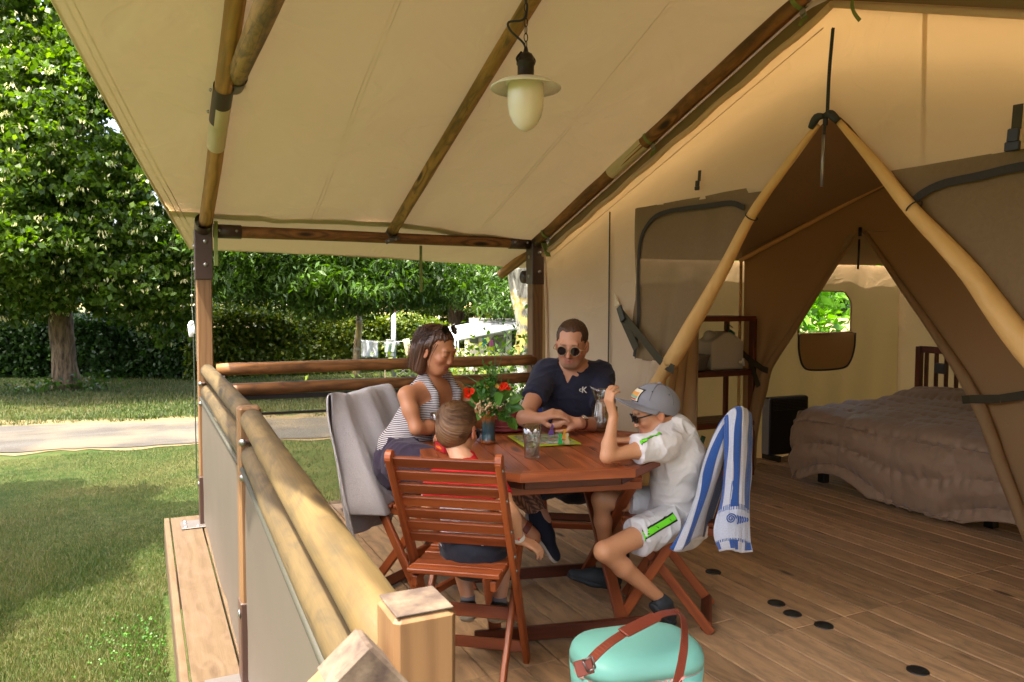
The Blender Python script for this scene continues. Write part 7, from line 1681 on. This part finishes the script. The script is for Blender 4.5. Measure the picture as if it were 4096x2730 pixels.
for (xa, ya, xb, yb, w_) in ((1566, 1563, 1571, 1557, .007), (1571, 1557, 1575, 1553, .002), (1560, 1568, 1566, 1561, .002), (1542, 1568, 1545, 1560, .004), (1527, 1568, 1536, 1563, .0025)):
    a_, b__ = P(xa, ya, 1.93), P(xb, yb, 1.93); sd_v = nrm(np.cross(b__-a_, fwd))*w_*.5; lg_.add([a_-sd_v, a_+sd_v, b__+sd_v, b__-sd_v], [(0, 1, 2, 3)])
lo_ = lg_.build('pink_lettering', pk, co); m_ = lo_.modifiers.new('w', 'SHRINKWRAP'); m_.target = next(o for o in co.children if o.name.startswith('body')); m_.offset = .0006; m_.wrap_mode = 'ABOVE_SURFACE'; m_.wrap_method = 'PROJECT'; m_.use_negative_direction = True; m_.use_positive_direction = True; m_.use_project_z = False; m_.use_project_y = True; m_.use_project_x = False

# ================================================================== things on the table
def m_thin(name, tint, refl=.9):
    t = NT(name); tr = t.N('BsdfTransparent'); tr.inputs['Color'].default_value = lin(tint); gl = t.N('BsdfGlossy'); gl.inputs['Roughness'].default_value = .03; fr_ = t.N('LayerWeight'); fr_.inputs['Blend'].default_value = .34
    mx = t.N('MixShader'); t.L(t.math('MULTIPLY_ADD', fr_.outputs['Facing'], refl, .07), mx.inputs[0]); t.L(tr.outputs[0], mx.inputs[1]); t.L(gl.outputs[0], mx.inputs[2]); t.L(mx.outputs[0], t.out.inputs[0]); return t.m
M['glass'] = m_thin('clear_glass', 'f1f2ee', .75)
m_liquid = lambda n_, c_: m_thin(n_, c_, .35)
def tumbler(c, r, h, label, liquid=None, level=.4, lemon=False, grp='drinking glasses on the table'):
    c = np.asarray(c, float); e = empty('drinking_glass', c, label=label, cat='glass', group=grp); b = MB(); n = 40; th = np.arange(n)*2*math.pi/n
    prof = [(.62, 0, 0), (.80, .0, .5), (.84, .03, 1), (.86, .50, 1), (.93, .56, 0), (.97, .62, 0), (1., 1., 0), (.965, 1., 0), (.93, .63, 0), (.80, .54, 0), (.74, .1, 0), (0.01, .07, 0)]
    v = []
    for R_, z, fl in prof: rr_ = R_*r*(1-.055*fl*(np.abs(np.cos(th*5))**.7)); v.append(np.stack([np.cos(th)*rr_, np.sin(th)*rr_, np.full(n, z*h)], 1))
    m = len(prof); f = [(q_*n+i, q_*n+(i+1) % n, (q_+1)*n+(i+1) % n, (q_+1)*n+i) for q_ in range(m-1) for i in range(n)]; f.append(tuple(range(n-1, -1, -1))); f.append(tuple(range((m-1)*n, m*n)))
    b.add(np.concatenate(v)+c, f); b.build('glass_wall', M['glass'], e, True)
    if liquid:
        b = MB(); b.lathe([(0, h*.075), (r*.735, h*.075), (r*.735, h*.10), (r*.79, h*min(level, .54)), (r*.84 if level > .55 else r*.785, h*level), (0, h*level)], c, 30); b.build('drink', liquid, e, True)
    if lemon:
        b = MB(); b.bar(c+right*-.018+[0, 0, h*.34], c+right*.018+[0, 0, h*.38], .004, .02, (0, 0, 1), .001); b.build('lemon_slice', m_plain('lemon', 'c7b83a', .5), e)
    return e
water = m_liquid('water', 'f4f6f4'); pink = m_liquid('pink_drink', 'f2c8bc')
tumbler((*PZ(1222, 1052, .741)[:2], .741), .038, .135, 'clear tumbler standing in front of the lime board game', water, .45)
tumbler((*PZ(1190, 985, .741)[:2], .741), .034, .115, 'half-full tumbler of water beside the man and the red hat', water, .42)
tumbler((*PZ(1005, 1012, .741)[:2], .741), .038, .135, 'tall empty tumbler by the forearm of the woman', None)
tumbler((*PZ(1404, 985, .741)[:2], .741), .032, .11, 'tumbler half hidden behind the raised arm of the boy in the cap', water, .3)
# jug
jc = np.array([*PZ(1382, 990, .741)[:2], .741]); jg = empty('water_jug', jc, label='clear glass water jug with handle beside the man', cat='jug'); H_ = .205
b = MB(); n = 40; th = np.arange(n)*2*math.pi/n
pr = [(.030, 0), (.042, .0), (.052, .012), (.060, .03), (.058, .05), (.048, .09), (.041, .125), (.0365, .15), (.037, .165), (.044, .195), (.047, .205), (.0455, .2055), (.042, .195), (.035, .166), (.0345, .15), (.039, .125), (.046, .09), (.0555, .05), (.057, .032), (.049, .016), (.01, .008)]
v = []
for r_, z in pr:
    sp_ = np.clip((z-.17)/.035, 0, 1); rr_ = r_*(1+.28*sp_*np.exp(-((np.angle(np.exp(1j*(th-2.6))))/.45)**2)); v.append(np.stack([np.cos(th)*rr_, np.sin(th)*rr_, np.full(n, z)+.016*sp_*np.exp(-((np.angle(np.exp(1j*(th-2.6))))/.6)**2)], 1))
m = len(pr); f = [(q_*n+i, q_*n+(i+1) % n, (q_+1)*n+(i+1) % n, (q_+1)*n+i) for q_ in range(m-1) for i in range(n)]+[tuple(range(n-1, -1, -1)), tuple(range((m-1)*n, m*n))]
b.add(np.concatenate(v)+jc, f); b.build('jug_body', M['glass'], jg, True)
b = MB(); hd_ = nrm(-fwd*.9-right*.25); b.tube(spline([jc+hd_*.034+[0, 0, .165], jc+hd_*.075+[0, 0, .172], jc+hd_*.095+[0, 0, .135], jc+hd_*.085+[0, 0, .08], jc+hd_*.058+[0, 0, .055]], 24), .0065, 10); b.build('handle', M['glass'], jg, True)
b = MB(); b.lathe([(0, .010), (.050, .018), (.0555, .032), (.054, .05), (.0525, .062), (0, .062)], jc, 30); b.build('water', water, jg, True)
# board game
g1, g2, g3, g4 = [PZ(*p_, .742) for p_ in ((1160, 1003), (1212, 1029), (1343, 1023), (1279, 997))]
gcen = (g1+g3)/2; gx_ = nrm((g3-g2)+(g4-g1)); gy_ = np.array([-gx_[1], gx_[0], 0]); GW, GH = .265, .27
bgm = empty('board_game', gcen, label='lime-edged square board game with winding picture track', cat='board game')
b = MB(); b.bar(gcen-gx_*GW/2+[0, 0, .003], gcen+gx_*GW/2+[0, 0, .003], GH, .005, (0, 0, 1), .001); b.build('board', m_plain('lime_board', 'a9b82e', .5, .04), bgm)
t = NT('printed_track'); v = t.attr('lc'); vo = t.N('TexVoronoi'); vo.inputs['Scale'].default_value = 9.; t.L(v, vo.inputs['Vector']); hs = t.N('SeparateColor'); t.L(vo.outputs['Color'], hs.inputs[0])
c = t.ramp(hs.outputs[0], [(.0, '3d7a3c'), (.22, '6f9fb0'), (.4, 'c9b77a'), (.55, 'b9c4c0'), (.7, '8c6a8c'), (.85, '4d8f52')], 'CONSTANT'); wv = t.noise(v, 14, 3, .6, 1.5); c = t.mix(t.ramp(wv, [(.47, 0.), (.5, 1.), (.55, 0.)]), c, 'cfd0b0'); c = t.mix(t.ramp(t.noise(v, 40, 2), [(.55, 0.), (.62, .8)]), c, '2e3c5a'); t.base(c); t.rough(.4)
def gq(x, y, z=.0062): return gcen+gx_*x*GW+gy_*y*GH+np.array([0, 0, z])
b = MB(); b.grid(lambda u, w_: np.array([gq((a-.5)*.86, (c_-.5)*.86) for a, c_ in zip(u, w_)]), 2, 2); b.build('printed_sheet', t.m, bgm)
# numbered squares round the winding track
b = MB(); cols_ = ['c9c08a', '9bbf8a', 'c79a7a', 'a6b4c9', 'd6d2c0']; k = 0
for row in range(6):
    for col in range(7):
        if (row % 2 == 1) and col not in ((6,) if (row//2) % 2 == 0 else (0,)): continue
        x = (col-3)*.115; y = (row-2.5)*.135; bb = MB(); bb.grid(lambda u, w_, x=x, y=y: np.array([gq(x+(a-.5)*.095, y+(c_-.5)*.10, .0068) for a, c_ in zip(u, w_)]), 2, 2); bb.build('track_square', m_plain('square_print_%d' % (k % 5), cols_[k % 5], .45, .25, 90) if k < 5 else bpy.data.materials['square_print_%d' % (k % 5)], bgm); k += 1
def pawn(px, py, col, label, shape):
    c = PZ(px, py, .75); e = None; b = MB(); pr_ = {'goose': [(-.011, 0), (.008, 0), (.009, .010), (.006, .020), (.004, .028), (.009, .034), (.008, .040), (.003, .043), (-.001, .040), (-.001, .028), (-.004, .020), (-.011, .013)], 'tall': [(-.009, 0), (.010, 0), (.008, .014), (.004, .022), (.004, .030), (.007, .034), (.006, .041), (-.005, .041), (-.006, .034), (-.004, .026), (-.006, .014)]}[shape]
    sc_ = 1.15; b.prism([c-fwd*.004+right*x*sc_+up3*z*sc_ for x, z in pr_], nrm(-fwd*[1, 1, 0]), .009); return b.build('pawn', m_plain(label.split()[0]+'_pawn_paint', col, .4, .05), None, label=label, cat='game piece', group='wooden pawns on the board game')
pawn(1267, 1000, '6b4390', 'purple goose-shaped pawn nearest the man', 'goose'); pawn(1297, 1010, 'c98a2a', 'orange pawn on the board game', 'tall'); pawn(1287, 1021, '1f9a4a', 'green pawn on the board game', 'tall'); pawn(1303, 1021, 'b5a778', 'beige pawn right of the green one', 'tall')
# vase
vc = np.array([*PZ(1122, 1018, .741)[:2], .741]); vr = 34/2/1750*3.38; vh = .148
t = NT('glazed_ceramic'); o = t.obj(); sx = t.N('SeparateXYZ'); t.L(t.mapv(o, (1, 1, 1), (0, 0, 0)), sx.inputs[0]); dz = t.math('ADD', t.math('SUBTRACT', sx.outputs[2], .741), t.math('MULTIPLY', t.noise(t.mapv(o, (30, 30, 4)), 3, 4), .03))
c = t.ramp(t.math('DIVIDE', dz, vh), [(.0, '9a5a20'), (.16, '8f4f1c'), (.24, '2c4448'), (.5, '35505a'), (.72, '4a5a50'), (.86, 'b5692a'), (1., 'c4762e')]); t.base(t.mix(t.ramp(t.noise(t.mapv(o, (1, 1, .15)), 120, 3), [(.4, 0.), (.7, .5)]), c, '24384a')); t.rough(.12); t.spec(.6)
b = MB(); b.lathe([(vr*.95, 0), (vr*1.02, .004), (vr*1.02, .014), (vr*.93, .02), (vr*.93, vh*.5), (vr*.96, vh*.9), (vr*.98, vh), (vr*.90, vh), (vr*.86, vh*.85), (vr*.86, .01), (0, .008)], vc, 30); b.build('vase', t.m, None, True, label='tall orange and teal glazed cylindrical vase holding the bouquet', cat='vase')
# bouquet
bq = empty('bouquet', vc+[0, 0, vh], label='bouquet of green leaves, red blooms and beige berries in the glazed vase', cat='bouquet'); top = vc+[0, 0, vh]
M['bq'] = m_leaf('bouquet_leaf', ['35581c', '4a7426', '679038', '45703c'], .3, .4); stem_m = m_plain('green_stem', '3d6a34', .5); b = MB()
def broad_leaf(c, d, n, L, W, nm='leaf', mat=None, lobes=0, curl=.25):
    d = nrm(d); n = nrm(np.asarray(n)-d*np.dot(n, d)); a = np.cross(d, n); b_ = MB(); nu, nv_ = 13, 7
    def fn(u, v):
        w = W*np.sin(np.clip(u, 0, 1)*math.pi)**.75*(1.1-u*.5); 
        if lobes: w = w*(1+.22*np.abs(np.sin(u*math.pi*lobes)))
        s = (v-.5)*2; return c+np.outer(u*L, d)+np.outer(w*s*.5, a)+np.outer(-curl*L*u*u+.22*W*np.abs(s)*(.4+.6*u)+.02*W*np.sin(u*20)*s, n)
    b_.grid(fn, nu, nv_); me = b_.mesh(nm, True); at = me.attributes.new('rnd', 'FLOAT', 'POINT'); at.data.foreach_set('value', np.full(len(me.vertices), rng.uniform(0, 1), np.float32)); return mkobj(nm, me, mat or M['bq'], bq)
def bp(px, py, d=3.33): return P(px, py, d)
lv = [(1105, 955, -.6, -.15, .12, .085), (1090, 960, -.9, .35, .11, .075), (1140, 950, .8, -.35, .11, .09), (1160, 940, .9, .1, .12, .10), (1150, 920, .6, .7, .12, .10), (1125, 915, .1, .9, .12, .10), (1105, 925, -.5, .6, .12, .09), (1095, 940, -.9, .3, .11, .09), (1165, 960, .7, -.8, .10, .08), (1085, 975, -.5, -.7, .10, .07), (1120, 940, .15, .3, .10, .09), (1140, 925, .35, .5, .10, .10), (1110, 900, -.2, .9, .08, .05), (1128, 890, .2, .95, .08, .045), (1150, 900, .5, .8, .07, .05), (1170, 925, .8, .4, .10, .085), (1098, 912, -.6, .7, .07, .06)]
for i, (px, py, dx, dz_, L, W) in enumerate(lv):
    c = bp(px, py, 3.34+.035*math.sin(i*2.1)); L *= .72; W *= .70; broad_leaf(c, right*dx+up3*dz_-fwd*rng.uniform(-.1, .6), -fwd*.8+up3*.6+right*rng.uniform(-.4, .4), L, W, lobes=3 if W > .08 else 0)
    b.tube(spline([top-[0, 0, .03], (top+c)/2+right*rng.uniform(-.01, .01), c], 6), .0022, 5)
for px0, py0, px1, py1 in ((1128, 900, 1098, 800), (1130, 900, 1140, 815), (1150, 888, 1142, 830), (1125, 880, 1100, 862), (1105, 890, 1060, 860), (1110, 900, 1045, 895), (1108, 905, 1050, 878), (1140, 880, 1158, 852), (1133, 878, 1136, 748), (1136, 880, 1163, 768), (1112, 900, 1076, 868)):
    p0, p1 = bp(px0, py0), bp(px1, py1, 3.36); b.tube(spline([top, p0, (p0+p1)/2+right*.006+up3*.006, p1], 14), np.linspace(.0018, .0006, 14), 4)
b.build('stem', stem_m, bq, True)
leaf_cloud('small_leaves', np.concatenate([bp(1118, 900)+rng.normal(size=(120, 3))*np.array([.034, .03, .024]), bp(1130, 870)+rng.normal(size=(60, 3))*np.array([.016, .016, .03]), bp(1136, 945)+rng.normal(size=(90, 3))*np.array([.04, .03, .016])]), .030, M['bq'], bq, aspect=.55, droop=-.2, kind='stuff')
M['petal'] = m_leaf('red_petal', ['c0240f', 'd83418', 'e24a20'], .3, .5)
def bloom(px, py, s, n=9, mat=M['petal'], nm='bloom', d=3.30):
    c = bp(px, py, d); b_ = MB()
    for k in range(n):
        a = k*2.4; r_ = s*(.35+.65*k/n); dirv = nrm(right*math.cos(a)+up3*(math.sin(a)*.8+.3)-fwd*(1.1-.8*k/n)); nn2 = nrm(-fwd+up3*.4); sd2 = nrm(np.cross(dirv, nn2))
        b_.grid(lambda u, v: c+np.outer(u*r_*2, dirv)+np.outer((v-.5)*r_*1.9*np.sin(np.clip(u*.9+.1, 0, 1)*math.pi)**.5, sd2)+np.outer(.35*r_*((v-.5)*2)**2, nn2), 6, 5)
    me = b_.mesh(nm, True); at = me.attributes.new('rnd', 'FLOAT', 'POINT'); at.data.foreach_set('value', rng.uniform(0, 1, len(me.vertices)).astype(np.float32)); mkobj(nm, me, mat, bq)
bloom(1079, 903, .017, 10); bloom(1074, 912, .012, 7); bloom(1156, 890, .015, 9); bloom(1165, 893, .012, 7)
yl = m_leaf('cream_petal', ['c7a24a', 'd8bc6a'], .3, .5); bloom(1143, 890, .009, 7, yl, 'cream_bloom'); bloom(1118, 890, .007, 6, yl, 'cream_bloom')
b = MB()
for px, py, n_ in ((1100, 930, 16), (1110, 940, 14), (1126, 933, 18), (1132, 940, 10), (1104, 945, 8)):
    for k in range(n_): b.sphere(bp(px, py, 3.29)+rng.normal(size=3)*np.array([.011, .008, .011]), rng.uniform(.004, .006), 8)
b.build('berries', m_plain('beige_berry', 'b99a74', .4, .2), bq, True, kind='stuff')
# red straw hat
hc_ = np.array([*PZ(1158, 985, .742)[:2], .742]); t = NT('woven_straw'); o = t.obj(); w = t.math('SINE', t.math('MULTIPLY', t.N('SeparateXYZ').outputs[2], 1.)); sx = t.N('SeparateXYZ'); t.L(o, sx.inputs[0]); w = t.math('SINE', t.math('MULTIPLY', sx.outputs[2], 1100.)); t.base(t.mix(t.math('MULTIPLY_ADD', w, .2, .3), '8a2f34', '54181f')); t.rough(.7); t.bump(t.math('ADD', w, t.noise(o, 300, 2)), .5, .002)
ht = empty('straw_hat', hc_, label='dark red straw hat lying on the table behind the vase', cat='hat'); b = MB(); b.lathe([(.145, .012), (.138, .004), (.11, .006), (.088, .010), (.086, .02), (.083, .06), (.078, .088), (.066, .098), (.04, .094), (0, .088)], hc_, 40); b.build('hat_body', t.m, ht, True)
b = MB(); th = np.linspace(0, 2*math.pi, 60); b.tube(np.stack([hc_[0]+np.cos(th)*.0885, hc_[1]+np.sin(th)*.0885, hc_[2]+.022+.0015*np.sin(th*40)], 1), .003, 5, False); b.build('hat_cord', m_plain('pink_cord', 'a05a58', .8), ht, True)
# red tin box
tc = PZ(1015, 1030, .742); tx = nrm(PZ(1015, 1047, .742)-PZ(985, 1030, .742)); ty_ = np.array([-tx[1], tx[0], 0]); tn = empty('tin_box', tc, label='small red tin of biscuits open beside the head of the small boy', cat='tin'); M['redtin'] = m_plain('red_tin', 'b0202a', .3, .08, spec=.5)
c = PZ(1016, 1036, .742)+ty_*.03; b = MB()
for a_, b__ in (((-1, -1), (1, -1)), ((1, -1), (1, 1)), ((1, 1), (-1, 1)), ((-1, 1), (-1, -1))): b.bar(c+tx*a_[0]*.055+ty_*a_[1]*.042+[0, 0, .016], c+tx*b__[0]*.055+ty_*b__[1]*.042+[0, 0, .016], .0025, .032, (0, 0, 1), .0008)
b.build('tin_wall', M['redtin'], tn); b = MB(); b.bar(c-tx*.052+[0, 0, .003], c+tx*.052+[0, 0, .003], .08, .004, (0, 0, 1)); b.build('tin_floor', M['redtin'], tn)
b = MB()
for k in range(5): cc_ = c-tx*.035+tx*k*.018+[0, 0, .018]; b.tube([cc_, cc_+tx*.008], .020, 16)
b.build('biscuit', m_plain('golden_biscuit', 'b58a4a', .8, .2), tn, True)
b = MB()
for k in range(4): b.sphere(c-ty_*.0436-tx*.03+tx*k*.018+[0, 0, .014], .006, 6, sc=(.6, .6, 1.2))
b.build('printed_flame', m_plain('orange_flame', 'd98a2c', .4), tn)

# ================================================================== inside the tent
sh = empty('shelf_unit', (4.1, 4.8, 0), label='dark hardwood shelf unit inside the tent entrance with a water canister', cat='shelf')
SX0, SX1, SY0, SY1 = 3.70, 4.34, 4.58, 4.88
zs = [1.255, .83, .43, .08]
for x in (SX0, SX1):
    for y in (SY0, SY1): b = MB(); b.bar((x, y, 0), (x, y, 1.245), .035, .055 if y == SY0 else .035, (0, 1, 0)); b.build('upright', M['teak_dark'], sh)
for z in zs:
    for k in range(4): y = SY0+.035+k*.077; b = MB(); b.bar((SX0-.03, y, z), (SX1+.03, y, z), .072, .018, (0, 0, 1), .002); b.build('shelf_slat', M['teak_dark'], sh)
    b = MB(); b.bar((SX0, SY0-.028, z-.01), (SX1, SY0-.028, z-.01), .02, .04, (0, 0, 1)); b.build('shelf_edge', M['teak_dark'], sh)
for y in (SY0+.06, SY1-.04): b = MB(); b.bar((SX0+.02, SY1, .15), (SX1-.1, SY1, .15), .02, .03); b.build('back_rail', M['teak_dark'], sh); break
b = MB(); b.bar((4.02, SY1, .0), (4.02, SY1, 1.2), .04, .03, (0, 1, 0)); b.build('upright', M['teak_dark'], sh)
# canister on the upper shelf
jx = 4.14; jn = empty('water_canister', (jx, 4.72, .845), label='translucent white water canister with green cap and tap on shelf', cat='canister'); M['canister'] = m_plain('milky_plastic', 'd2d0c6', .45, .05, trans=.25)
b = MB(); S = SDF([jx-.2, 4.58, .82], [jx+.2, 4.90, 1.30], .006); S.cap((jx-.10, 4.72, .90), (jx+.10, 4.72, .90), .048, None, .02); S.cap((jx-.10, 4.70, .92), (jx-.10, 4.74, 1.10), .05, .05, .04)
q_ = S._sub(S.lo, S.lo+S.h*S.n, 0); g = q_[1]; d = np.maximum.reduce([np.abs(g[..., 0]-jx)-.155, np.abs(g[..., 1]-4.73)-.085, np.abs(g[..., 2]-.99)-.140, (g[..., 2]-1.10)*.8+np.abs(g[..., 0]-jx-.0)*.45-.035]); S.F = np.minimum(S.F, d.astype(np.float32)-.008); S.cap((jx-.05, 4.73, 1.125), (jx+.05, 4.73, 1.125), .018, None, .01)
sdf_obj('canister_body', S, M['canister'], jn, smooth=6)
b = MB(); b.lathe([(.028, 0), (.03, .02), (.026, .034), (0, .036)], (jx+.075, 4.70, 1.115), 18, ax=(.5, -.3, .8)); b.tube(spline([(jx+.03, 4.70, 1.16), (jx+.04, 4.68, 1.19), (jx+.085, 4.68, 1.17)], 8), .004, 6); b.build('green_cap', m_plain('green_cap_plastic', '165e48', .4), jn, True)
b = MB(); b.tube([(jx+.12, 4.645, .90), (jx+.12, 4.60, .90)], .014, 12); b.tube([(jx+.12, 4.60, .93), (jx+.13, 4.60, .87)], .010, 10); b.tube([(jx+.09, 4.605, .92), (jx+.09, 4.605, .89), (jx+.11, 4.60, .885)], .005, 6); b.build('tap', M['white_plastic'], jn, True)
b = MB(); b.lathe([(.09, 0), (.11, .10), (.125, .12), (.12, .12), (.105, .10), (.085, .01), (0, .01)], (3.86, 4.70, .845), 26); b.build('washing_up_bowl', m_plain('grey_bowl', '6d6a66', .5), None, True, label='grey plastic bowl beside the canister on the shelf', cat='bowl')
# bin with brush near the shelf foot
bc = PZ(1608, 1060, 0)*[1, 1, 0]; bc = np.array([3.45, 4.15, 0]); e = empty('waste_bin', bc, label='small dark bin with a green dustpan behind the boy', cat='bin'); b = MB(); b.lathe([(.08, 0), (.10, .26), (.105, .27), (.095, .26), (.075, .01), (0, .01)], bc, 24); b.build('bin_body', m_plain('dark_bin', '2c2f2c', .5), e, True); b = MB(); b.tube(spline([bc+[0, 0, .2], bc+[.02, .0, .36], bc+[.05, 0, .44]], 8), .016, 8); b.build('brush_handle', m_plain('green_brush', '24503c', .5), e, True)
# heater
hx = empty('heater', (5.05, 4.93, 0), label='black electric convector heater standing against the tent wall', cat='heater')
b = MB(); b.box((5.06, 4.92, .30), (.46, .085, .50), 0, .012); b.build('casing', m_plain('black_enamel', '121010', .4), hx)
for k in range(8): b = MB(); b.bar((4.86, 4.872, .44+k*.013), (5.26, 4.872, .44+k*.013), .006, .004, (0, 0, 1), .001); b.build('grille_slat', m_plain('grille_grey', '45443f', .4) if k == 0 else bpy.data.materials['grille_grey'], hx)
b = MB(); b.box((4.826, 4.92, .30), (.006, .08, .48)); b.build('side_trim', m_plain('grey_trim', '7c7c80', .4), hx)
for x in (4.9, 5.22): b = MB(); b.box((x, 4.92, .025), (.03, .20, .05)); b.build('foot', M['black_plastic'], hx)
# bed
bed = empty('bed', (5.4, 3.5, 0), label='double bed with hardwood slatted headboard and grey quilt', cat='bed')
for x, y in ((4.66, 2.86), (4.66, 4.14), (6.2, 2.86), (6.2, 4.14)): b = MB(); b.bar((x, y, 0), (x, y, .30), .06, .06, (0, 1, 0)); b.build('bed_leg', M['black_plastic'], bed)
b = MB(); b.box((5.45, 3.5, .30), (1.72, 1.34, .05)); b.build('bed_frame', M['teak_dark'], bed); b = MB(); b.box((5.42, 3.62, .42), (1.70, 1.2, .16), .16, .03); b.build('mattress', m_plain('mattress_ticking', '8d867a', .8), bed)
HX = 6.30
for y in (3.10, 4.56): b = MB(); b.bar((HX, y, 0), (HX, y, .98 if y > 3 else .98), .05, .05, (0, 1, 0)); b.build('headboard_post', M['teak_dark'], bed)
b = MB(); b.bar((HX, 3.1, .955), (HX, 4.56, .955), .03, .06); b.build('headboard_rail', M['teak_dark'], bed); b = MB(); b.bar((HX, 3.1, .36), (HX, 4.56, .36), .03, .06); b.build('headboard_rail', M['teak_dark'], bed)
for k in range(15): y = 3.18+k*.0935; b = MB(); b.bar((HX, y, .37), (HX, y, .93), .018, .042, (1, 0, 0)); b.build('headboard_slat', M['teak_dark'], bed)
b = MB(); b.box((HX-.04, 4.33, .80), (.03, .09, .09), 0, .004); b.build('reading_light', m_plain('grey_speaker', '4a4a50', .5), None, label='small square grey light clipped on the slatted headboard', cat='light')
M['quilt'] = m_cloth('quilted_satin', '947c66', .05, rough=.5, weave=500, sheen=.2, big=.6)
def quilt(u, v):
    # v across the bed width (y), u from head to foot then down the foot side
    s = u*2.45; y0_ = 2.52+1.74*v; x = np.where(s < 1.76, 6.26-s, 0); over = np.clip(s-1.76, 0, 1); x = np.where(s < 1.76, 6.26-s, 4.50-.045*np.sin(np.clip(over/.5, 0, 1)*2.6)+.0*over)
    z = np.where(s < 1.76, .545, .545-over*.74); ed = np.clip(1-over/.06, 0, 1); z = z-.03*np.clip(1-np.abs(s-1.76)/.12, 0, 1)
    sid = np.abs(v-.5)*2; z = z-np.clip(sid-.93, 0, 1)*2.2*np.where(s < 1.76, 1, .3)
    pil = np.exp(-((s-.25)/.28)**2)*.10*np.clip(1.2-sid, 0, 1)**.5; z = z+pil
    hem = .06*np.sin(v*math.pi*3+.5)+.05*np.sin(v*7.7+2); z = z+np.where(s > 1.76, (over/.69)*hem, 0)
    q1 = np.abs(np.sin(s*math.pi/.26)); q2 = np.abs(np.sin(v*math.pi*4)); puff = .034*np.minimum(q1**.5, 1)*(.55+.45*q2**.5)
    wrk = .009*np.sin(v*150+3*fbm(np.stack([v*8, s*4, 0*v], 1), 2, 2))*(1-q1**.7)+.010*fbm(np.stack([v*9, s*6, 0*v], 1), 3, 5)
    d = puff+wrk; top_ = s < 1.76; x = np.where(top_, x, x-d*1.5); z = np.where(top_, z+d, z); return np.stack([x, y0_+(x-4.5)*.16, np.maximum(z, .04)], 1)
b = MB(); b.grid(quilt, 130, 150); ob = b.build('quilt', M['quilt'], None, True, label='grey-brown satin quilt draped over the bed foot', cat='quilt'); md = ob.modifiers.new('s', 'SOLIDIFY'); md.thickness = .012
b = MB(); c = np.array([4.47, 4.23, .30]); b.grid(lambda u, v: np.stack([4.50-.03*np.sin(v*3)+.10*u, 4.255+.02*np.sin(u*3+v*4)+0*u, .54-.50*v*(1-.3*u)-.0*u], 1), 16, 20); ob = b.build('quilt_corner', M['quilt'], ob, True); md = ob.modifiers.new('s', 'SOLIDIFY'); md.thickness = .012
# shrubs outside the cabin window
q = np.array([6.6, 7.6, .95])+rng.uniform(-1, 1, size=(8000, 3))*np.array([2.2, .7, 1.6]); e = empty('hedge', (5.8, 7.6, -.5), label='bright green foliage seen through the small bedroom window', cat='hedge'); leaf_cloud('foliage', q, .16, m_leaf('sunlit_leaf', ['3f6a14', '58881c', '6f9c2c'], .5), e, aspect=.5, kind='stuff'); b = MB()
for k in range(6): a = q[k*9]; b.tube([(a[0], a[1], -.6), a], .015, 5)
b.build('stem', M['bark'], e, True)

# ================================================================== tidy tags
for o in bpy.data.objects:
    if '_w' in o: del o['_w']
    if o.parent is not None and 'category' in o: del o['category']
